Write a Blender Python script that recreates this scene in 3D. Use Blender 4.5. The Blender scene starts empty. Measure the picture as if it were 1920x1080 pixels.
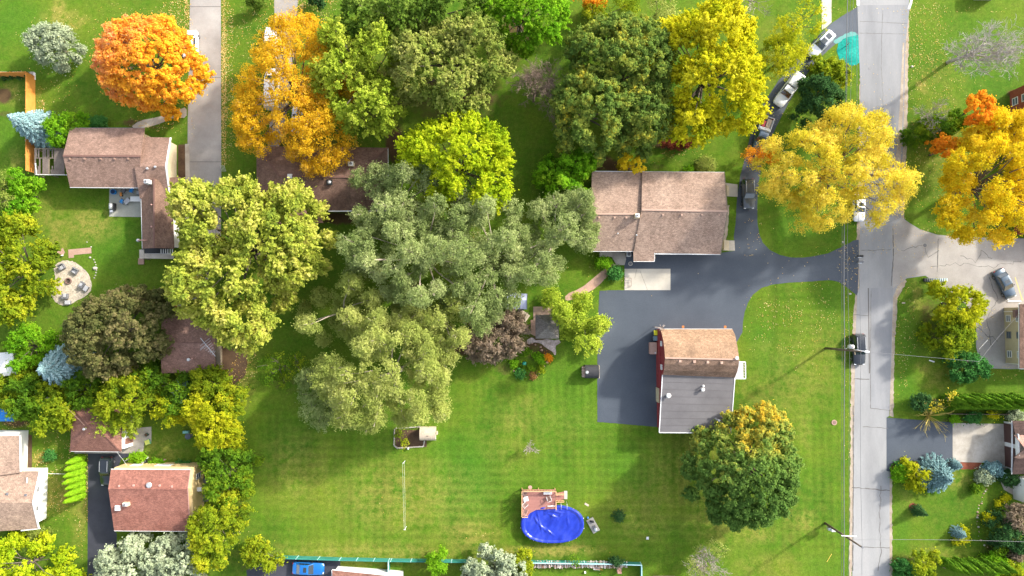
import bpy, math, random
import numpy as np
from mathutils import Vector, Matrix
from mathutils.geometry import tessellate_polygon
R = math.radians; PI = math.pi
random.seed(7)
scn = bpy.context.scene
col = scn.collection
# ------------------------------------------------------------------ camera, world, sun, exposure
CAMH = 107.0; FPX = 1280.0; TILT = math.atan(60/1280)
cam = bpy.data.objects.new('camera', bpy.data.cameras.new('camera')); col.objects.link(cam)
cam.location = (0, 0, CAMH); cam.rotation_euler = (TILT, 0, 0)
cam.data.sensor_width = 36; cam.data.lens = 24; cam.data.clip_start = 1; cam.data.clip_end = 3000
scn.camera = cam
SUN_EL = 30.0
SUN_DIR = Vector((0.84*math.cos(R(SUN_EL)), 0.545*math.cos(R(SUN_EL)), math.sin(R(SUN_EL)))).normalized()
world = bpy.data.worlds.new('World'); scn.world = world; world.use_nodes = True
wn = world.node_tree; bg = wn.nodes['Background']
sky = wn.nodes.new('ShaderNodeTexSky'); sky.sky_type = 'NISHITA'; sky.sun_disc = False
sky.sun_elevation = R(SUN_EL); sky.sun_rotation = math.atan2(SUN_DIR.x, SUN_DIR.y)
sky.dust_density = 3.0; sky.air_density = 1.0; sky.ozone_density = 1.0
hs = wn.nodes.new('ShaderNodeHueSaturation'); hs.inputs['Saturation'].default_value = .55   # thin high cloud whitens the sky
wn.links.new(sky.outputs[0], hs.inputs['Color']); wn.links.new(hs.outputs[0], bg.inputs[0]); bg.inputs[1].default_value = 0.15
sl = bpy.data.lights.new('sun', 'SUN'); sl.energy = 2.3; sl.angle = R(3.0); sl.color = (1, .95, .86)
sun = bpy.data.objects.new('sun', sl); col.objects.link(sun)
sun.rotation_euler = (-SUN_DIR).to_track_quat('-Z', 'Y').to_euler(); sun.location = (60, 40, 60)
scn.view_settings.view_transform = 'Standard'; scn.view_settings.look = 'None'
scn.view_settings.exposure = 1.48; scn.view_settings.gamma = 1
scn.cycles.use_denoising = True
try:
    scn.cycles.max_bounces = 6; scn.cycles.transparent_max_bounces = 4
except Exception: pass

# ------------------------------------------------------------------ pixel -> place in the world
CT, ST = math.cos(TILT), math.sin(TILT)
def W(px, py, z=0.0):
    dx = (px-960)/FPX; dy = (540-py)/FPX
    y2 = dy*CT + ST; z2 = dy*ST - CT
    t = (z-CAMH)/z2
    return Vector((dx*t, y2*t, z))
def M(px, z=0.0): return px*(CAMH-z)/FPX       # pixels -> metres at height z

# ------------------------------------------------------------------ materials
def newmat(name):
    m = bpy.data.materials.new(name); m.use_nodes = True
    return m, m.node_tree, m.node_tree.nodes['Principled BSDF']
def ramp(nt, fac, cols, pos=None):
    r = nt.nodes.new('ShaderNodeValToRGB'); n = len(cols)
    while len(r.color_ramp.elements) < n: r.color_ramp.elements.new(.5)
    for i, c in enumerate(cols):
        e = r.color_ramp.elements[i]; e.position = pos[i] if pos else i/(n-1) if n > 1 else 0
        e.color = (*c, 1)
    nt.links.new(fac, r.inputs[0]); return r.outputs[0]
def noise(nt, vec, scale, detail=4, rough=.6, dist=0):
    n = nt.nodes.new('ShaderNodeTexNoise'); n.inputs['Scale'].default_value = scale
    n.inputs['Detail'].default_value = detail; n.inputs['Roughness'].default_value = rough
    n.inputs['Distortion'].default_value = dist
    nt.links.new(vec, n.inputs['Vector']); return n.outputs['Fac']
def mth(nt, op, a, b=None, c=None, clamp=False):
    n = nt.nodes.new('ShaderNodeMath'); n.operation = op; n.use_clamp = clamp
    for i, v in enumerate((a, b, c)):
        if v is None: continue
        if isinstance(v, (int, float)): n.inputs[i].default_value = v
        else: nt.links.new(v, n.inputs[i])
    return n.outputs[0]
def mixc(nt, fac, a, b, mode='MIX'):
    n = nt.nodes.new('ShaderNodeMix'); n.data_type = 'RGBA'; n.blend_type = mode
    if isinstance(fac, (int, float)): n.inputs[0].default_value = fac
    else: nt.links.new(fac, n.inputs[0])
    for i, v in ((6, a), (7, b)):
        if isinstance(v, tuple): n.inputs[i].default_value = (*v, 1)
        else: nt.links.new(v, n.inputs[i])
    return n.outputs[2]
def pos(nt):
    return nt.nodes.new('ShaderNodeNewGeometry').outputs['Position']
def bump(nt, b, h, strength=.3, dist=.02):
    n = nt.nodes.new('ShaderNodeBump'); n.inputs['Strength'].default_value = strength
    n.inputs['Distance'].default_value = dist
    nt.links.new(h, n.inputs['Height']); nt.links.new(n.outputs[0], b.inputs['Normal'])
def nmat(name, cols, scale=.5, fine=6.0, famt=.35, rough=.85, metal=0, bmp=.25, stretch=None, spec=.3):
    """colour from a broad noise, broken up by a fine one"""
    m, nt, b = newmat(name); p = pos(nt)
    if stretch:
        mp = nt.nodes.new('ShaderNodeMapping'); mp.inputs['Scale'].default_value = stretch
        nt.links.new(p, mp.inputs[0]); p = mp.outputs[0]
    a = noise(nt, p, scale, 5, .65)
    a = mth(nt, 'MULTIPLY_ADD', a, 2.2, -.6, True)
    c = ramp(nt, a, cols)
    f = noise(nt, p, fine, 3, .7)
    f = mth(nt, 'MULTIPLY_ADD', f, 2*famt, 1-famt)
    g = nt.nodes.new('ShaderNodeCombineColor')
    for i in range(3): nt.links.new(f, g.inputs[i])
    c = mixc(nt, 1.0, c, g.outputs[0], 'MULTIPLY')
    nt.links.new(c, b.inputs['Base Color'])
    b.inputs['Roughness'].default_value = rough; b.inputs['Metallic'].default_value = metal
    b.inputs['Specular IOR Level'].default_value = spec
    if bmp: bump(nt, b, f, bmp, .03)
    return m
def shingle(name, cols, axis='x', row=.14, stain=(.05,.035,.028), stainamt=.55):
    """asphalt shingles: courses along one axis, speckle, soot stains"""
    m, nt, b = newmat(name); p = pos(nt)
    sx = nt.nodes.new('ShaderNodeSeparateXYZ'); nt.links.new(p, sx.inputs[0])
    a = mth(nt, 'MULTIPLY_ADD', noise(nt, p, .35, 6, .7), 2.4, -.7, True)
    c = ramp(nt, a, cols)
    cx = nt.nodes.new('ShaderNodeCombineXYZ')
    br = nt.nodes.new('ShaderNodeTexBrick')
    if axis == 'x':
        nt.links.new(sx.outputs[0], cx.inputs[0]); nt.links.new(sx.outputs[1], cx.inputs[1])
    else:
        nt.links.new(sx.outputs[1], cx.inputs[0]); nt.links.new(sx.outputs[0], cx.inputs[1])
    nt.links.new(cx.outputs[0], br.inputs['Vector'])
    br.inputs['Scale'].default_value = 1; br.inputs['Brick Width'].default_value = .34
    br.inputs['Row Height'].default_value = row; br.inputs['Mortar Size'].default_value = .012
    br.inputs['Color1'].default_value = (1, 1, 1, 1); br.inputs['Color2'].default_value = (.68, .68, .68, 1)
    br.inputs['Mortar'].default_value = (.5, .5, .5, 1)
    c = mixc(nt, .85, c, br.outputs['Color'], 'MULTIPLY')
    f = mth(nt, 'MULTIPLY', mth(nt, 'MULTIPLY_ADD', noise(nt, p, 5, 3, .8), 1.5, .25), mth(nt, 'MULTIPLY_ADD', noise(nt, p, 1.6, 4, .7), .9, .55))
    g = nt.nodes.new('ShaderNodeCombineColor')
    for i in range(3): nt.links.new(f, g.inputs[i])
    c = mixc(nt, 1.0, c, g.outputs[0], 'MULTIPLY')
    mp = nt.nodes.new('ShaderNodeMapping'); nt.links.new(p, mp.inputs[0])
    mp.inputs['Scale'].default_value = (1, .35, 1) if axis == 'x' else (.35, 1, 1)
    s = mth(nt, 'MULTIPLY_ADD', noise(nt, mp.outputs[0], .5, 6, .75, .4), 5, -2.75, True)
    c = mixc(nt, mth(nt, 'MULTIPLY', s, stainamt), c, stain)
    nt.links.new(c, b.inputs['Base Color']); b.inputs['Roughness'].default_value = .92
    b.inputs['Specular IOR Level'].default_value = .2
    bump(nt, b, f, .4, .03)
    return m
def plain(name, c, rough=.5, metal=0, spec=.5, coat=0):
    m, nt, b = newmat(name); p = pos(nt)
    f = mth(nt, 'MULTIPLY_ADD', noise(nt, p, 3, 4, .6), .3, .85)
    g = nt.nodes.new('ShaderNodeCombineColor')
    for i in range(3): nt.links.new(f, g.inputs[i])
    nt.links.new(mixc(nt, 1.0, c, g.outputs[0], 'MULTIPLY'), b.inputs['Base Color'])
    b.inputs['Roughness'].default_value = rough; b.inputs['Metallic'].default_value = metal
    b.inputs['Specular IOR Level'].default_value = spec
    b.inputs['Coat Weight'].default_value = coat
    return m
def leafmat(name, cols, patch=.28, trans=.46, per=.45, poss=None, grad=None):
    """leaf colour: drifts across the crown and differs leaf to leaf"""
    m = bpy.data.materials.new(name); m.use_nodes = True; nt = m.node_tree
    nt.nodes.remove(nt.nodes['Principled BSDF']); out = nt.nodes['Material Output']
    tc = nt.nodes.new('ShaderNodeTexCoord').outputs['Object']
    n1 = noise(nt, tc, patch, 3, .5)
    n1 = mth(nt, 'MULTIPLY_ADD', n1, 2.6, -.8, True)
    if grad:      # colour turns across the crown, as leaves turn first on one side
        sp = nt.nodes.new('ShaderNodeSeparateXYZ'); nt.links.new(tc, sp.inputs[0])
        n1 = mth(nt, 'ADD', mth(nt, 'MULTIPLY', n1, .55), mth(nt, 'ADD', mth(nt, 'MULTIPLY', sp.outputs[0], grad[0]), mth(nt, 'MULTIPLY_ADD', sp.outputs[1], grad[1], grad[2])), None, True)
    at = nt.nodes.new('ShaderNodeAttribute'); at.attribute_name = 'rnd'
    f = mth(nt, 'ADD', mth(nt, 'MULTIPLY', n1, 1-per), mth(nt, 'MULTIPLY', at.outputs['Fac'], per))
    c = ramp(nt, f, cols, poss)
    df = nt.nodes.new('ShaderNodeBsdfDiffuse'); tr = nt.nodes.new('ShaderNodeBsdfTranslucent')
    mx = nt.nodes.new('ShaderNodeMixShader'); mx.inputs[0].default_value = trans
    nt.links.new(c, df.inputs[0]); nt.links.new(c, tr.inputs[0])
    nt.links.new(df.outputs[0], mx.inputs[1]); nt.links.new(tr.outputs[0], mx.inputs[2])
    nt.links.new(mx.outputs[0], out.inputs[0])
    return m

# ------------------------------------------------------------------ mesh helpers
def tag(o, label=None, cat=None, group=None, kind=None):
    if label: o['label'] = label
    if cat: o['category'] = cat
    if group: o['group'] = group
    if kind: o['kind'] = kind
    return o
WOFF = {}
def thing(name, label, cat, loc=(0, 0, 0), group=None):
    o = bpy.data.objects.new(name, None); col.objects.link(o)
    o.location = loc; WOFF[o.name] = Vector(loc); o.empty_display_size = .3
    return tag(o, label, cat, group)
class MB:
    def __init__(s): s.v = []; s.f = []; s.mi = []
    def add(s, vs, fs):
        n = len(s.v); s.v += [tuple(v) for v in vs]; s.f += [tuple(i+n for i in f) for f in fs]; return s
    def box(s, c, d, rz=0, rx=0, ry=0):
        M3 = Matrix.Rotation(rz, 3, 'Z') @ Matrix.Rotation(ry, 3, 'Y') @ Matrix.Rotation(rx, 3, 'X')
        c = Vector(c); x, y, z = d[0]/2, d[1]/2, d[2]/2
        vs = [c + M3 @ Vector(p) for p in ((-x,-y,-z),(x,-y,-z),(x,y,-z),(-x,y,-z),(-x,-y,z),(x,-y,z),(x,y,z),(-x,y,z))]
        return s.add(vs, [(0,3,2,1),(4,5,6,7),(0,1,5,4),(1,2,6,5),(2,3,7,6),(3,0,4,7)])
    def beam(s, a, b, w, h):
        a, b = Vector(a), Vector(b); d = (b-a); L = d.length
        if L < 1e-6: return s
        d.normalize(); side = d.cross(Vector((0, 0, 1)))
        if side.length < 1e-4: side = Vector((1, 0, 0))
        side.normalize(); up = side.cross(d)
        vs = []
        for p in (a, b):
            for u, v in ((-1,-1),(1,-1),(1,1),(-1,1)): vs.append(p + side*u*w/2 + up*v*h/2)
        return s.add(vs, [(0,1,2,3),(7,6,5,4),(0,4,5,1),(1,5,6,2),(2,6,7,3),(3,7,4,0)])
    def tube(s, pts, rad, n=8, cap=True):
        pts = [Vector(p) for p in pts]
        if isinstance(rad, (int, float)): rad = [rad]*len(pts)
        vs = []; prev = None
        for i, p in enumerate(pts):
            d = (pts[min(i+1, len(pts)-1)] - pts[max(i-1, 0)])
            if d.length < 1e-9: d = Vector((0, 0, 1))
            d.normalize()
            ref = prev if prev is not None and abs(prev.dot(d)) < .99 else (Vector((1, 0, 0)) if abs(d.x) < .9 else Vector((0, 1, 0)))
            u = (ref - d*ref.dot(d)).normalized(); w = d.cross(u); prev = u
            for k in range(n):
                a = 2*PI*k/n; vs.append(p + (u*math.cos(a)+w*math.sin(a))*rad[i])
        fs = []
        for i in range(len(pts)-1):
            for k in range(n):
                a = i*n+k; b = i*n+(k+1) % n; fs.append((a, b, b+n, a+n))
        if cap:
            fs.append(tuple(range(n-1, -1, -1))); fs.append(tuple((len(pts)-1)*n+k for k in range(n)))
        return s.add(vs, fs)
    def cyl(s, c, r, h, n=14, r2=None):
        c = Vector(c); return s.tube([c, c+Vector((0, 0, h))], [r, r if r2 is None else r2], n)
    def prism(s, pts, z0, z1):
        pts = [Vector((p[0], p[1], 0)) for p in pts]
        ar = sum(pts[i].x*pts[(i+1) % len(pts)].y - pts[(i+1) % len(pts)].x*pts[i].y for i in range(len(pts)))
        if ar < 0: pts.reverse()
        n = len(pts); vs = [(p.x, p.y, z0) for p in pts] + [(p.x, p.y, z1) for p in pts]
        fs = [(i, (i+1) % n, (i+1) % n + n, i+n) for i in range(n)]
        for t in tessellate_polygon([pts]):
            a, b, c = t
            cr = (pts[b]-pts[a]).cross(pts[c]-pts[a]).z
            if cr < 0: a, c = c, a
            fs.append((a+n, b+n, c+n)); fs.append((c, b, a))
        return s.add(vs, fs)
    def slab(s, faces, th=.16):
        """roof planes: each a polygon of 3D points, given real thickness"""
        for f in faces:
            f = [Vector(p) for p in f]; n = len(f)
            nz = sum((f[i].x*f[(i+1) % n].y - f[(i+1) % n].x*f[i].y) for i in range(n))
            if nz < 0: f = f[::-1]
            vs = f + [p - Vector((0, 0, th)) for p in f]
            s.add(vs, [tuple(range(n)), tuple(range(2*n-1, n-1, -1))] + [(i, i+n, (i+1) % n + n, (i+1) % n) for i in range(n)])
        return s
    def build(s, name, mat, parent=None, bevel=0, smooth=False, seg=2, rnd=False):
        me = bpy.data.meshes.new(name)
        if parent is not None: off = WOFF[parent.name]
        else:
            a = np.array(s.v); off = Vector(((a[:, 0].min()+a[:, 0].max())/2, (a[:, 1].min()+a[:, 1].max())/2, a[:, 2].min()))
        me.from_pydata([(v[0]-off.x, v[1]-off.y, v[2]-off.z) for v in s.v], [], s.f)
        me.materials.append(mat)
        o = bpy.data.objects.new(name, me); col.objects.link(o)
        WOFF[o.name] = off
        if parent is not None: o.parent = parent
        else: o.location = off
        if smooth:
            me.polygons.foreach_set('use_smooth', [True]*len(me.polygons))
        if bevel:
            b = o.modifiers.new('bevel', 'BEVEL'); b.width = bevel; b.segments = seg; b.limit_method = 'ANGLE'; b.angle_limit = R(35)
        return o
def chaikin(p, it=2):
    for _ in range(it):
        q = []
        for i in range(len(p)):
            a, b = p[i], p[(i+1) % len(p)]
            q += [(a[0]*.75+b[0]*.25, a[1]*.75+b[1]*.25), (a[0]*.25+b[0]*.75, a[1]*.25+b[1]*.75)]
        p = q
    return p
def sheet(name, pts, z, mat, smooth=0, kind='structure', jit=0, seed=1):
    rr = random.Random(seed)
    if smooth: pts = chaikin(pts, smooth)
    if jit:
        q = []
        for i in range(len(pts)):
            a, b = pts[i], pts[(i+1) % len(pts)]; n = max(1, int(math.dist(a, b)/5))
            for k in range(n):
                t = k/n; q.append((a[0]*(1-t)+b[0]*t+rr.uniform(-jit, jit), a[1]*(1-t)+b[1]*t+rr.uniform(-jit, jit)))
        pts = q
    P = [W(x, y, 0) for x, y in pts]
    mb = MB()
    mb.v = [(p.x, p.y, z) for p in P]
    for t in tessellate_polygon([[Vector((p.x, p.y, 0)) for p in P]]):
        a, b, c = t
        if (P[b]-P[a]).cross(P[c]-P[a]).z < 0: a, c = c, a
        mb.f.append((a, b, c))
    o = mb.build(name, mat)
    if kind: tag(o, kind=kind)
    return o
def strip(pts, w):
    """a ribbon of half width w (px) along a px polyline -> px polygon"""
    L, Rr = [], []
    for i, p in enumerate(pts):
        a = pts[max(i-1, 0)]; b = pts[min(i+1, len(pts)-1)]
        dx, dy = b[0]-a[0], b[1]-a[1]; l = math.hypot(dx, dy) or 1
        ww = w[i] if isinstance(w, (list, tuple)) else w
        L.append((p[0]-dy/l*ww, p[1]+dx/l*ww)); Rr.append((p[0]+dy/l*ww, p[1]-dx/l*ww))
    return L + Rr[::-1]

# ================================================================== GROUND
xs = np.concatenate([[-900, -400, -200, -130], np.arange(-100, 100.01, .5), [130, 200, 400, 900]])
ys = np.concatenate([[-900, -400, -200, -100], np.arange(-62, 62.01, .5), [100, 200, 400, 900]])
GX, GY = np.meshgrid(xs, ys)
nx, ny = len(xs), len(ys)
def to_px(X, Y):      # where a ground point appears, only to read off which patch of lawn it is
    z = -CAMH; yc = Y*CT + z*ST; zc = -Y*ST + z*CT
    return 960 + FPX*X/(-zc), 540 - FPX*yc/(-zc)
PX, PY = to_px(GX, GY)
def blobs(L):
    a = np.zeros_like(PX)
    for cx, cy, rx, ry, s in L:
        d = np.sqrt(((PX-cx)/rx)**2 + ((PY-cy)/ry)**2)
        a = np.maximum(a, s*np.clip(1.5-d, 0, 1))
    return a
def rects(L, soft=12):
    a = np.zeros_like(PX)
    for x0, y0, x1, y1, s in L:
        d = np.minimum(np.minimum(PX-x0, x1-PX), np.minimum(PY-y0, y1-PY))
        a = np.maximum(a, s*np.clip(d/soft+.5, 0, 1))
    return a
DRY = blobs([(560,880,60,60,.35),(760,930,130,60,.45),(880,1000,50,30,.6),(700,1040,220,22,.5),(1000,1035,70,10,1),(1060,1030,60,9,.9),(120,40,40,18,.7),
    (110,25,14,26,1),(20,170,16,24,.6),(30,300,14,20,.5),(170,420,40,28,.75),(110,440,20,40,.6),(90,400,20,30,.5),(1770,270,40,80,.35),(1730,160,10,14,.9),
    (1440,655,34,16,.3),(1500,700,60,60,.32),(1450,740,60,40,.3),(1300,870,40,60,.5),(1350,960,60,60,.45),(1260,900,60,70,.3),(1200,960,60,50,.3),(100,930,30,30,.8),
    (40,900,30,40,.6),(70,860,18,12,.8),(150,960,14,60,.5),(1800,900,22,16,.5),(1700,940,20,30,.25),(1760,1040,60,16,.35),(1310,850,30,14,.4),
    (460,690,20,60,.5),(300,850,40,30,.45),(970,790,30,20,.35),(985,760,30,20,.3),(1540,660,40,60,.25),(1510,800,12,40,.3),(1480,900,14,120,.35),
    (1720,560,14,30,.5),(1730,690,14,10,.5),(1760,710,30,20,.4),(1510,980,20,20,.5),(1440,1060,60,20,.3),(650,120,60,60,.3),(1470,100,40,60,.35),
    (905,470,20,20,.4),(60,190,20,30,.5),(175,430,50,16,.4),(1770,140,40,20,.2),(960,840,50,60,.15),(1050,790,60,30,.15),(1420,1000,30,20,.5)])
DIRT = blobs([(5,180,22,16,1),(10,215,18,10,.7),(440,680,18,30,.85),(430,720,18,30,.8),(640,410,50,14,.9),(950,100,50,60,.6),(970,60,40,60,.8),(1000,200,50,30,.45),
    (740,270,20,40,1),(1120,305,40,16,1),(1160,312,40,12,1),(780,580,20,60,.9),(840,640,40,20,1),(870,650,40,20,.9),(790,640,40,20,.8),(1260,270,60,12,.9),(1230,310,30,8,.6),(600,560,30,30,.4),
    (960,620,24,26,.9),(1010,650,44,34,.75),(940,690,24,20,.6),(1320,1060,40,20,.5),(30,790,30,14,.9),(250,230,40,10,.7),(60,720,60,24,.7),(240,710,60,24,.9),(300,750,60,16,.7),
    (60,590,24,30,.5),(290,560,24,24,.6),(1880,960,40,40,.5),(1890,1030,50,30,.8),(480,700,20,30,.4),(540,720,60,30,.5),(1745,225,30,16,.5),(1700,1055,50,20,.6),(1900,175,16,10,.8),
    (1850,750,80,10,.8),(1790,790,80,5,.7),(1750,600,40,60,.6),(700,180,120,80,.6),(850,180,120,60,.7),(560,280,100,40,.7),(830,420,120,120,.55),(1200,180,80,80,.6),(700,500,60,60,.5),
    (400,900,30,60,.6),(400,800,60,30,.6),(460,1065,14,14,.6),(1330,600,0.1,.1,0),(220,790,30,20,.6),(985,410,12,14,.5),(270,240,50,6,.6)])
LUSH = blobs([(1010,900,60,40,.5),(870,900,60,70,.9),(860,840,50,30,.6),(1160,870,50,40,.6),(1090,700,120,50,.5),(1080,770,90,40,.5),(1430,640,30,40,.9),(1460,680,40,30,.5),(200,450,60,60,.5),
    (30,40,60,40,.6),(20,260,24,50,.6),(1700,740,24,40,.8),(1700,620,20,60,.5),(1560,560,20,40,.5),(60,130,50,40,.4),(1690,980,16,60,.7),(1380,230,60,40,.3),(1480,430,40,40,.4),(1860,960,10,10,0),
    (1570,440,30,30,.2),(1420,1020,40,40,.3),(1540,1060,40,20,.4),(1290,1000,40,20,.2),(1860,150,60,40,.4),(1850,720,60,16,.4),(1820,60,60,30,.2),(230,420,30,20,.4)])
MOW = rects([(480,770,1590,1040,1),(860,700,1120,1040,1),(1400,530,1590,1080,.55)], 26)
me = bpy.data.meshes.new('ground')
V = np.stack([GX.ravel(), GY.ravel(), np.zeros(nx*ny)], 1)
i0 = (np.arange(ny-1)[:, None]*nx + np.arange(nx-1)[None, :]).ravel()
F = np.stack([i0, i0+1, i0+nx+1, i0+nx], 1)
def fast_mesh(me, V, F, attrs=None):
    me.vertices.add(len(V)); me.vertices.foreach_set('co', np.ascontiguousarray(V, dtype=np.float32).ravel())
    me.loops.add(F.size); me.loops.foreach_set('vertex_index', np.ascontiguousarray(F, dtype=np.int32).ravel())
    me.polygons.add(len(F)); k = F.shape[1]
    me.polygons.foreach_set('loop_start', (np.arange(len(F))*k).astype(np.int32))
    for n, a in (attrs or {}).items():
        at = me.attributes.new(n, 'FLOAT', 'POINT'); at.data.foreach_set('value', np.ascontiguousarray(a, dtype=np.float32).ravel())
    me.update(calc_edges=True)
fast_mesh(me, V, F, {'dry': DRY, 'dirt': DIRT, 'lush': LUSH, 'mow': MOW})
gm, nt, b = newmat('lawn_grass'); p = pos(nt)
def attr(nt, n):
    a = nt.nodes.new('ShaderNodeAttribute'); a.attribute_name = n; return a.outputs['Fac']
n1 = noise(nt, p, .09, 5, .6); n2 = noise(nt, p, .7, 5, .7); n3 = noise(nt, p, 5, 4, .8)
base = ramp(nt, mth(nt, 'MULTIPLY_ADD', n1, 2.4, -.7, True), [(.042,.116,.008), (.077,.154,.010), (.128,.182,.015)])
base = mixc(nt, mth(nt, 'MULTIPLY', mth(nt, 'MULTIPLY_ADD', n2, 4, -1.6, True), .55), base, (.130,.165,.022))
n4 = noise(nt, p, 1.9, 5, .8)
lush = mth(nt, 'MULTIPLY', attr(nt, 'lush'), mth(nt, 'MULTIPLY_ADD', n2, 1.6, .0, True))
base = mixc(nt, mth(nt, 'MULTIPLY', lush, .8), base, (.045,.150,.010))
dry = mth(nt, 'MULTIPLY', attr(nt, 'dry'), mth(nt, 'MULTIPLY_ADD', mth(nt, 'ADD', n2, mth(nt, 'MULTIPLY', n4, .6)), 4.2, -2.7, True))
base = mixc(nt, mth(nt, 'MULTIPLY', dry, .8), base, (.300,.245,.060))
# mower passes run both ways
sx = nt.nodes.new('ShaderNodeSeparateXYZ'); nt.links.new(p, sx.inputs[0])
wob = mth(nt, 'MULTIPLY', noise(nt, p, .3, 4, .6), 3.0)
s1 = mth(nt, 'SINE', mth(nt, 'ADD', mth(nt, 'MULTIPLY', sx.outputs[0], 4.9), wob))
s2 = mth(nt, 'SINE', mth(nt, 'ADD', mth(nt, 'MULTIPLY', sx.outputs[1], 4.6), wob))
s3 = mth(nt, 'SINE', mth(nt, 'ADD', mth(nt, 'MULTIPLY', sx.outputs[0], 1.1), wob))
vs_ = mth(nt, 'MULTIPLY_ADD', noise(nt, p, .05, 2, .5), 3.2, -1.1, True)
st = mth(nt, 'ADD', mth(nt, 'MULTIPLY', s1, vs_), mth(nt, 'MULTIPLY', s2, mth(nt, 'SUBTRACT', 1.0, vs_)))
st = mth(nt, 'ADD', st, mth(nt, 'MULTIPLY', s3, .5))
st = mth(nt, 'MULTIPLY', st, mth(nt, 'MULTIPLY_ADD', noise(nt, p, .12, 3, .6), 2.6, -.6, True))
st = mth(nt, 'MULTIPLY_ADD', mth(nt, 'MULTIPLY', st, attr(nt, 'mow')), .15, 1.0)
fine = mth(nt, 'MULTIPLY', st, mth(nt, 'MULTIPLY', mth(nt, 'MULTIPLY_ADD', n3, 1.5, .25), mth(nt, 'MULTIPLY_ADD', n4, 1.3, .35)))
g = nt.nodes.new('ShaderNodeCombineColor')
for i in range(3): nt.links.new(fine, g.inputs[i])
base = mixc(nt, 1.0, base, g.outputs[0], 'MULTIPLY')
dd = mth(nt, 'MULTIPLY_ADD', mth(nt, 'ADD', attr(nt, 'dirt'), mth(nt, 'MULTIPLY', n2, .8)), 3.0, -2.6, True)
base = mixc(nt, dd, base, mixc(nt, n3, (.045,.028,.014), (.15,.095,.045)))
nt.links.new(base, b.inputs['Base Color']); b.inputs['Roughness'].default_value = .95
b.inputs['Specular IOR Level'].default_value = .1
bump(nt, b, n3, .6, .06)
me.materials.append(gm)
ground = bpy.data.objects.new('ground', me); col.objects.link(ground); tag(ground, kind='structure')

# ------------------------------------------------------------------ paving materials
m_asph = nmat('sealed_asphalt', [(.046,.057,.075), (.056,.069,.088), (.066,.080,.100), (.090,.105,.126)], .11, 6, .28, .75, spec=.4, bmp=.2)
m_asph2 = nmat('old_sealed_asphalt', [(.034,.036,.048), (.060,.062,.075)], .3, 9, .25, .8)
m_road = nmat('road_concrete', [(.22,.22,.222), (.29,.29,.288), (.35,.34,.33)], .12, 8, .14, .9, stretch=(1.4, .35, 1))
m_road_dark = nmat('road_grey_asphalt', [(.19,.193,.20), (.24,.243,.25), (.29,.29,.294)], .2, 10, .16, .9, stretch=(1.6, .25, 1))
m_road_warm = nmat('side_street_concrete', [(.21,.19,.17), (.31,.285,.26), (.40,.375,.34)], .14, 7, .2, .9)
m_conc = nmat('pale_concrete', [(.42,.38,.31), (.55,.51,.43)], .4, 9, .14, .9)
m_conc_grey = nmat('weathered_concrete', [(.26,.23,.19), (.40,.36,.30), (.52,.48,.42)], .35, 6, .2, .9)
m_patio = nmat('patio_concrete', [(.30,.30,.25), (.40,.40,.34)], .5, 8, .15, .9)
m_gravel = nmat('shoulder_gravel', [(.26,.20,.14), (.46,.39,.31)], .8, 9, .45, .95)
m_stone_pad = nmat('pale_pebbles', [(.36,.30,.22), (.60,.53,.42)], 1.6, 4, .75, .95, bmp=.6)
m_pave = nmat('pink_paver', [(.36,.22,.16), (.48,.32,.24)], .8, 6, .3, .9)
m_mulch = nmat('red_mulch', [(.16,.045,.022), (.28,.09,.05)], 1, 7, .5, .95, bmp=.6)
m_soil = nmat('garden_soil', [(.055,.032,.018), (.13,.08,.045)], .9, 7, .5, .95, bmp=.6)
m_teal = nmat('teal_hydroseed', [(0,.15,.12), (.0,.25,.20), (.03,.36,.29)], .5, 3, .8, .9, bmp=.4)
m_tealdust = nmat('teal_dusting', [(.16,.26,.25), (.10,.33,.29)], .5, 5, .25, .9)
m_line = plain('white_edge', (.75, .74, .70), .8)
m_yel = plain('faded_yellow_paint', (.62, .46, .14), .8)
m_crack = plain('crack_filler', (.13, .12, .11), .9)

# ------------------------------------------------------------------ roads and drives
sheet('road_shoulder', [(1613,100),(1609,300),(1606,500),(1603,555),(1597,640),(1595,760),(1592,1090),(1597,1090),(1603,760),(1604,640),(1611,540),(1613,440),(1618,100)], .008, m_gravel, jit=1.2)
sheet('road_shoulder', [(1700,25),(1693,200),(1687,330),(1684,410),(1695,415),(1702,200),(1704,25)], .008, m_gravel, jit=1.0)
sheet('road_shoulder', [(1690,520),(1673,545),(1669,640),(1668,780),(1675,782),(1678,640),(1683,560),(1700,527)], .008, m_gravel, jit=1.2)
sheet('road_shoulder', [(1666,885),(1666,1090),(1673,1090),(1673,885)], .008, m_gravel, jit=1.2)
road_pts = [(1603,-60),(1607,0),(1609,60),(1613,160),(1613,300),(1612,440),(1611,540),(1607,552),(1604,640),(1602,760),(1598,1000),(1598,1140),
    (1668,1140),(1668,880),(1662,872),(1662,783),(1667,780),(1671,690),(1673,600),(1675,555),(1684,535),(1700,522),(1735,517),(1750,528),(1800,560),(1830,590),
    (1830,650),(1840,690),(1893,692),(1960,690),(1960,448),(1880,446),(1800,444),(1757,440),(1725,430),(1705,418),(1690,407),(1690,340),(1695,200),(1698,80),(1703,20),(1710,-60)]
sheet('road', road_pts, .02, m_road)
sheet('road_surface_patch', [(1608,10),(1706,9),(1698,80),(1695,200),(1689,408),(1660,420),(1613,440),(1613,300),(1613,160),(1609,60)], .024, m_road_dark)
sheet('side_street', [(1672,428),(1690,409),(1725,431),(1757,441),(1800,445),(1960,449),(1960,689),(1893,691),(1842,688),(1831,650),(1831,590),(1800,558),(1750,527),(1735,516),(1700,521),(1684,534),(1674,540)], .024, m_road_warm)
sheet('road_lane_patch', [(1633,540),(1674,540),(1672,600),(1670,690),(1668,768),(1632,766)], .024, m_road_dark)
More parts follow.
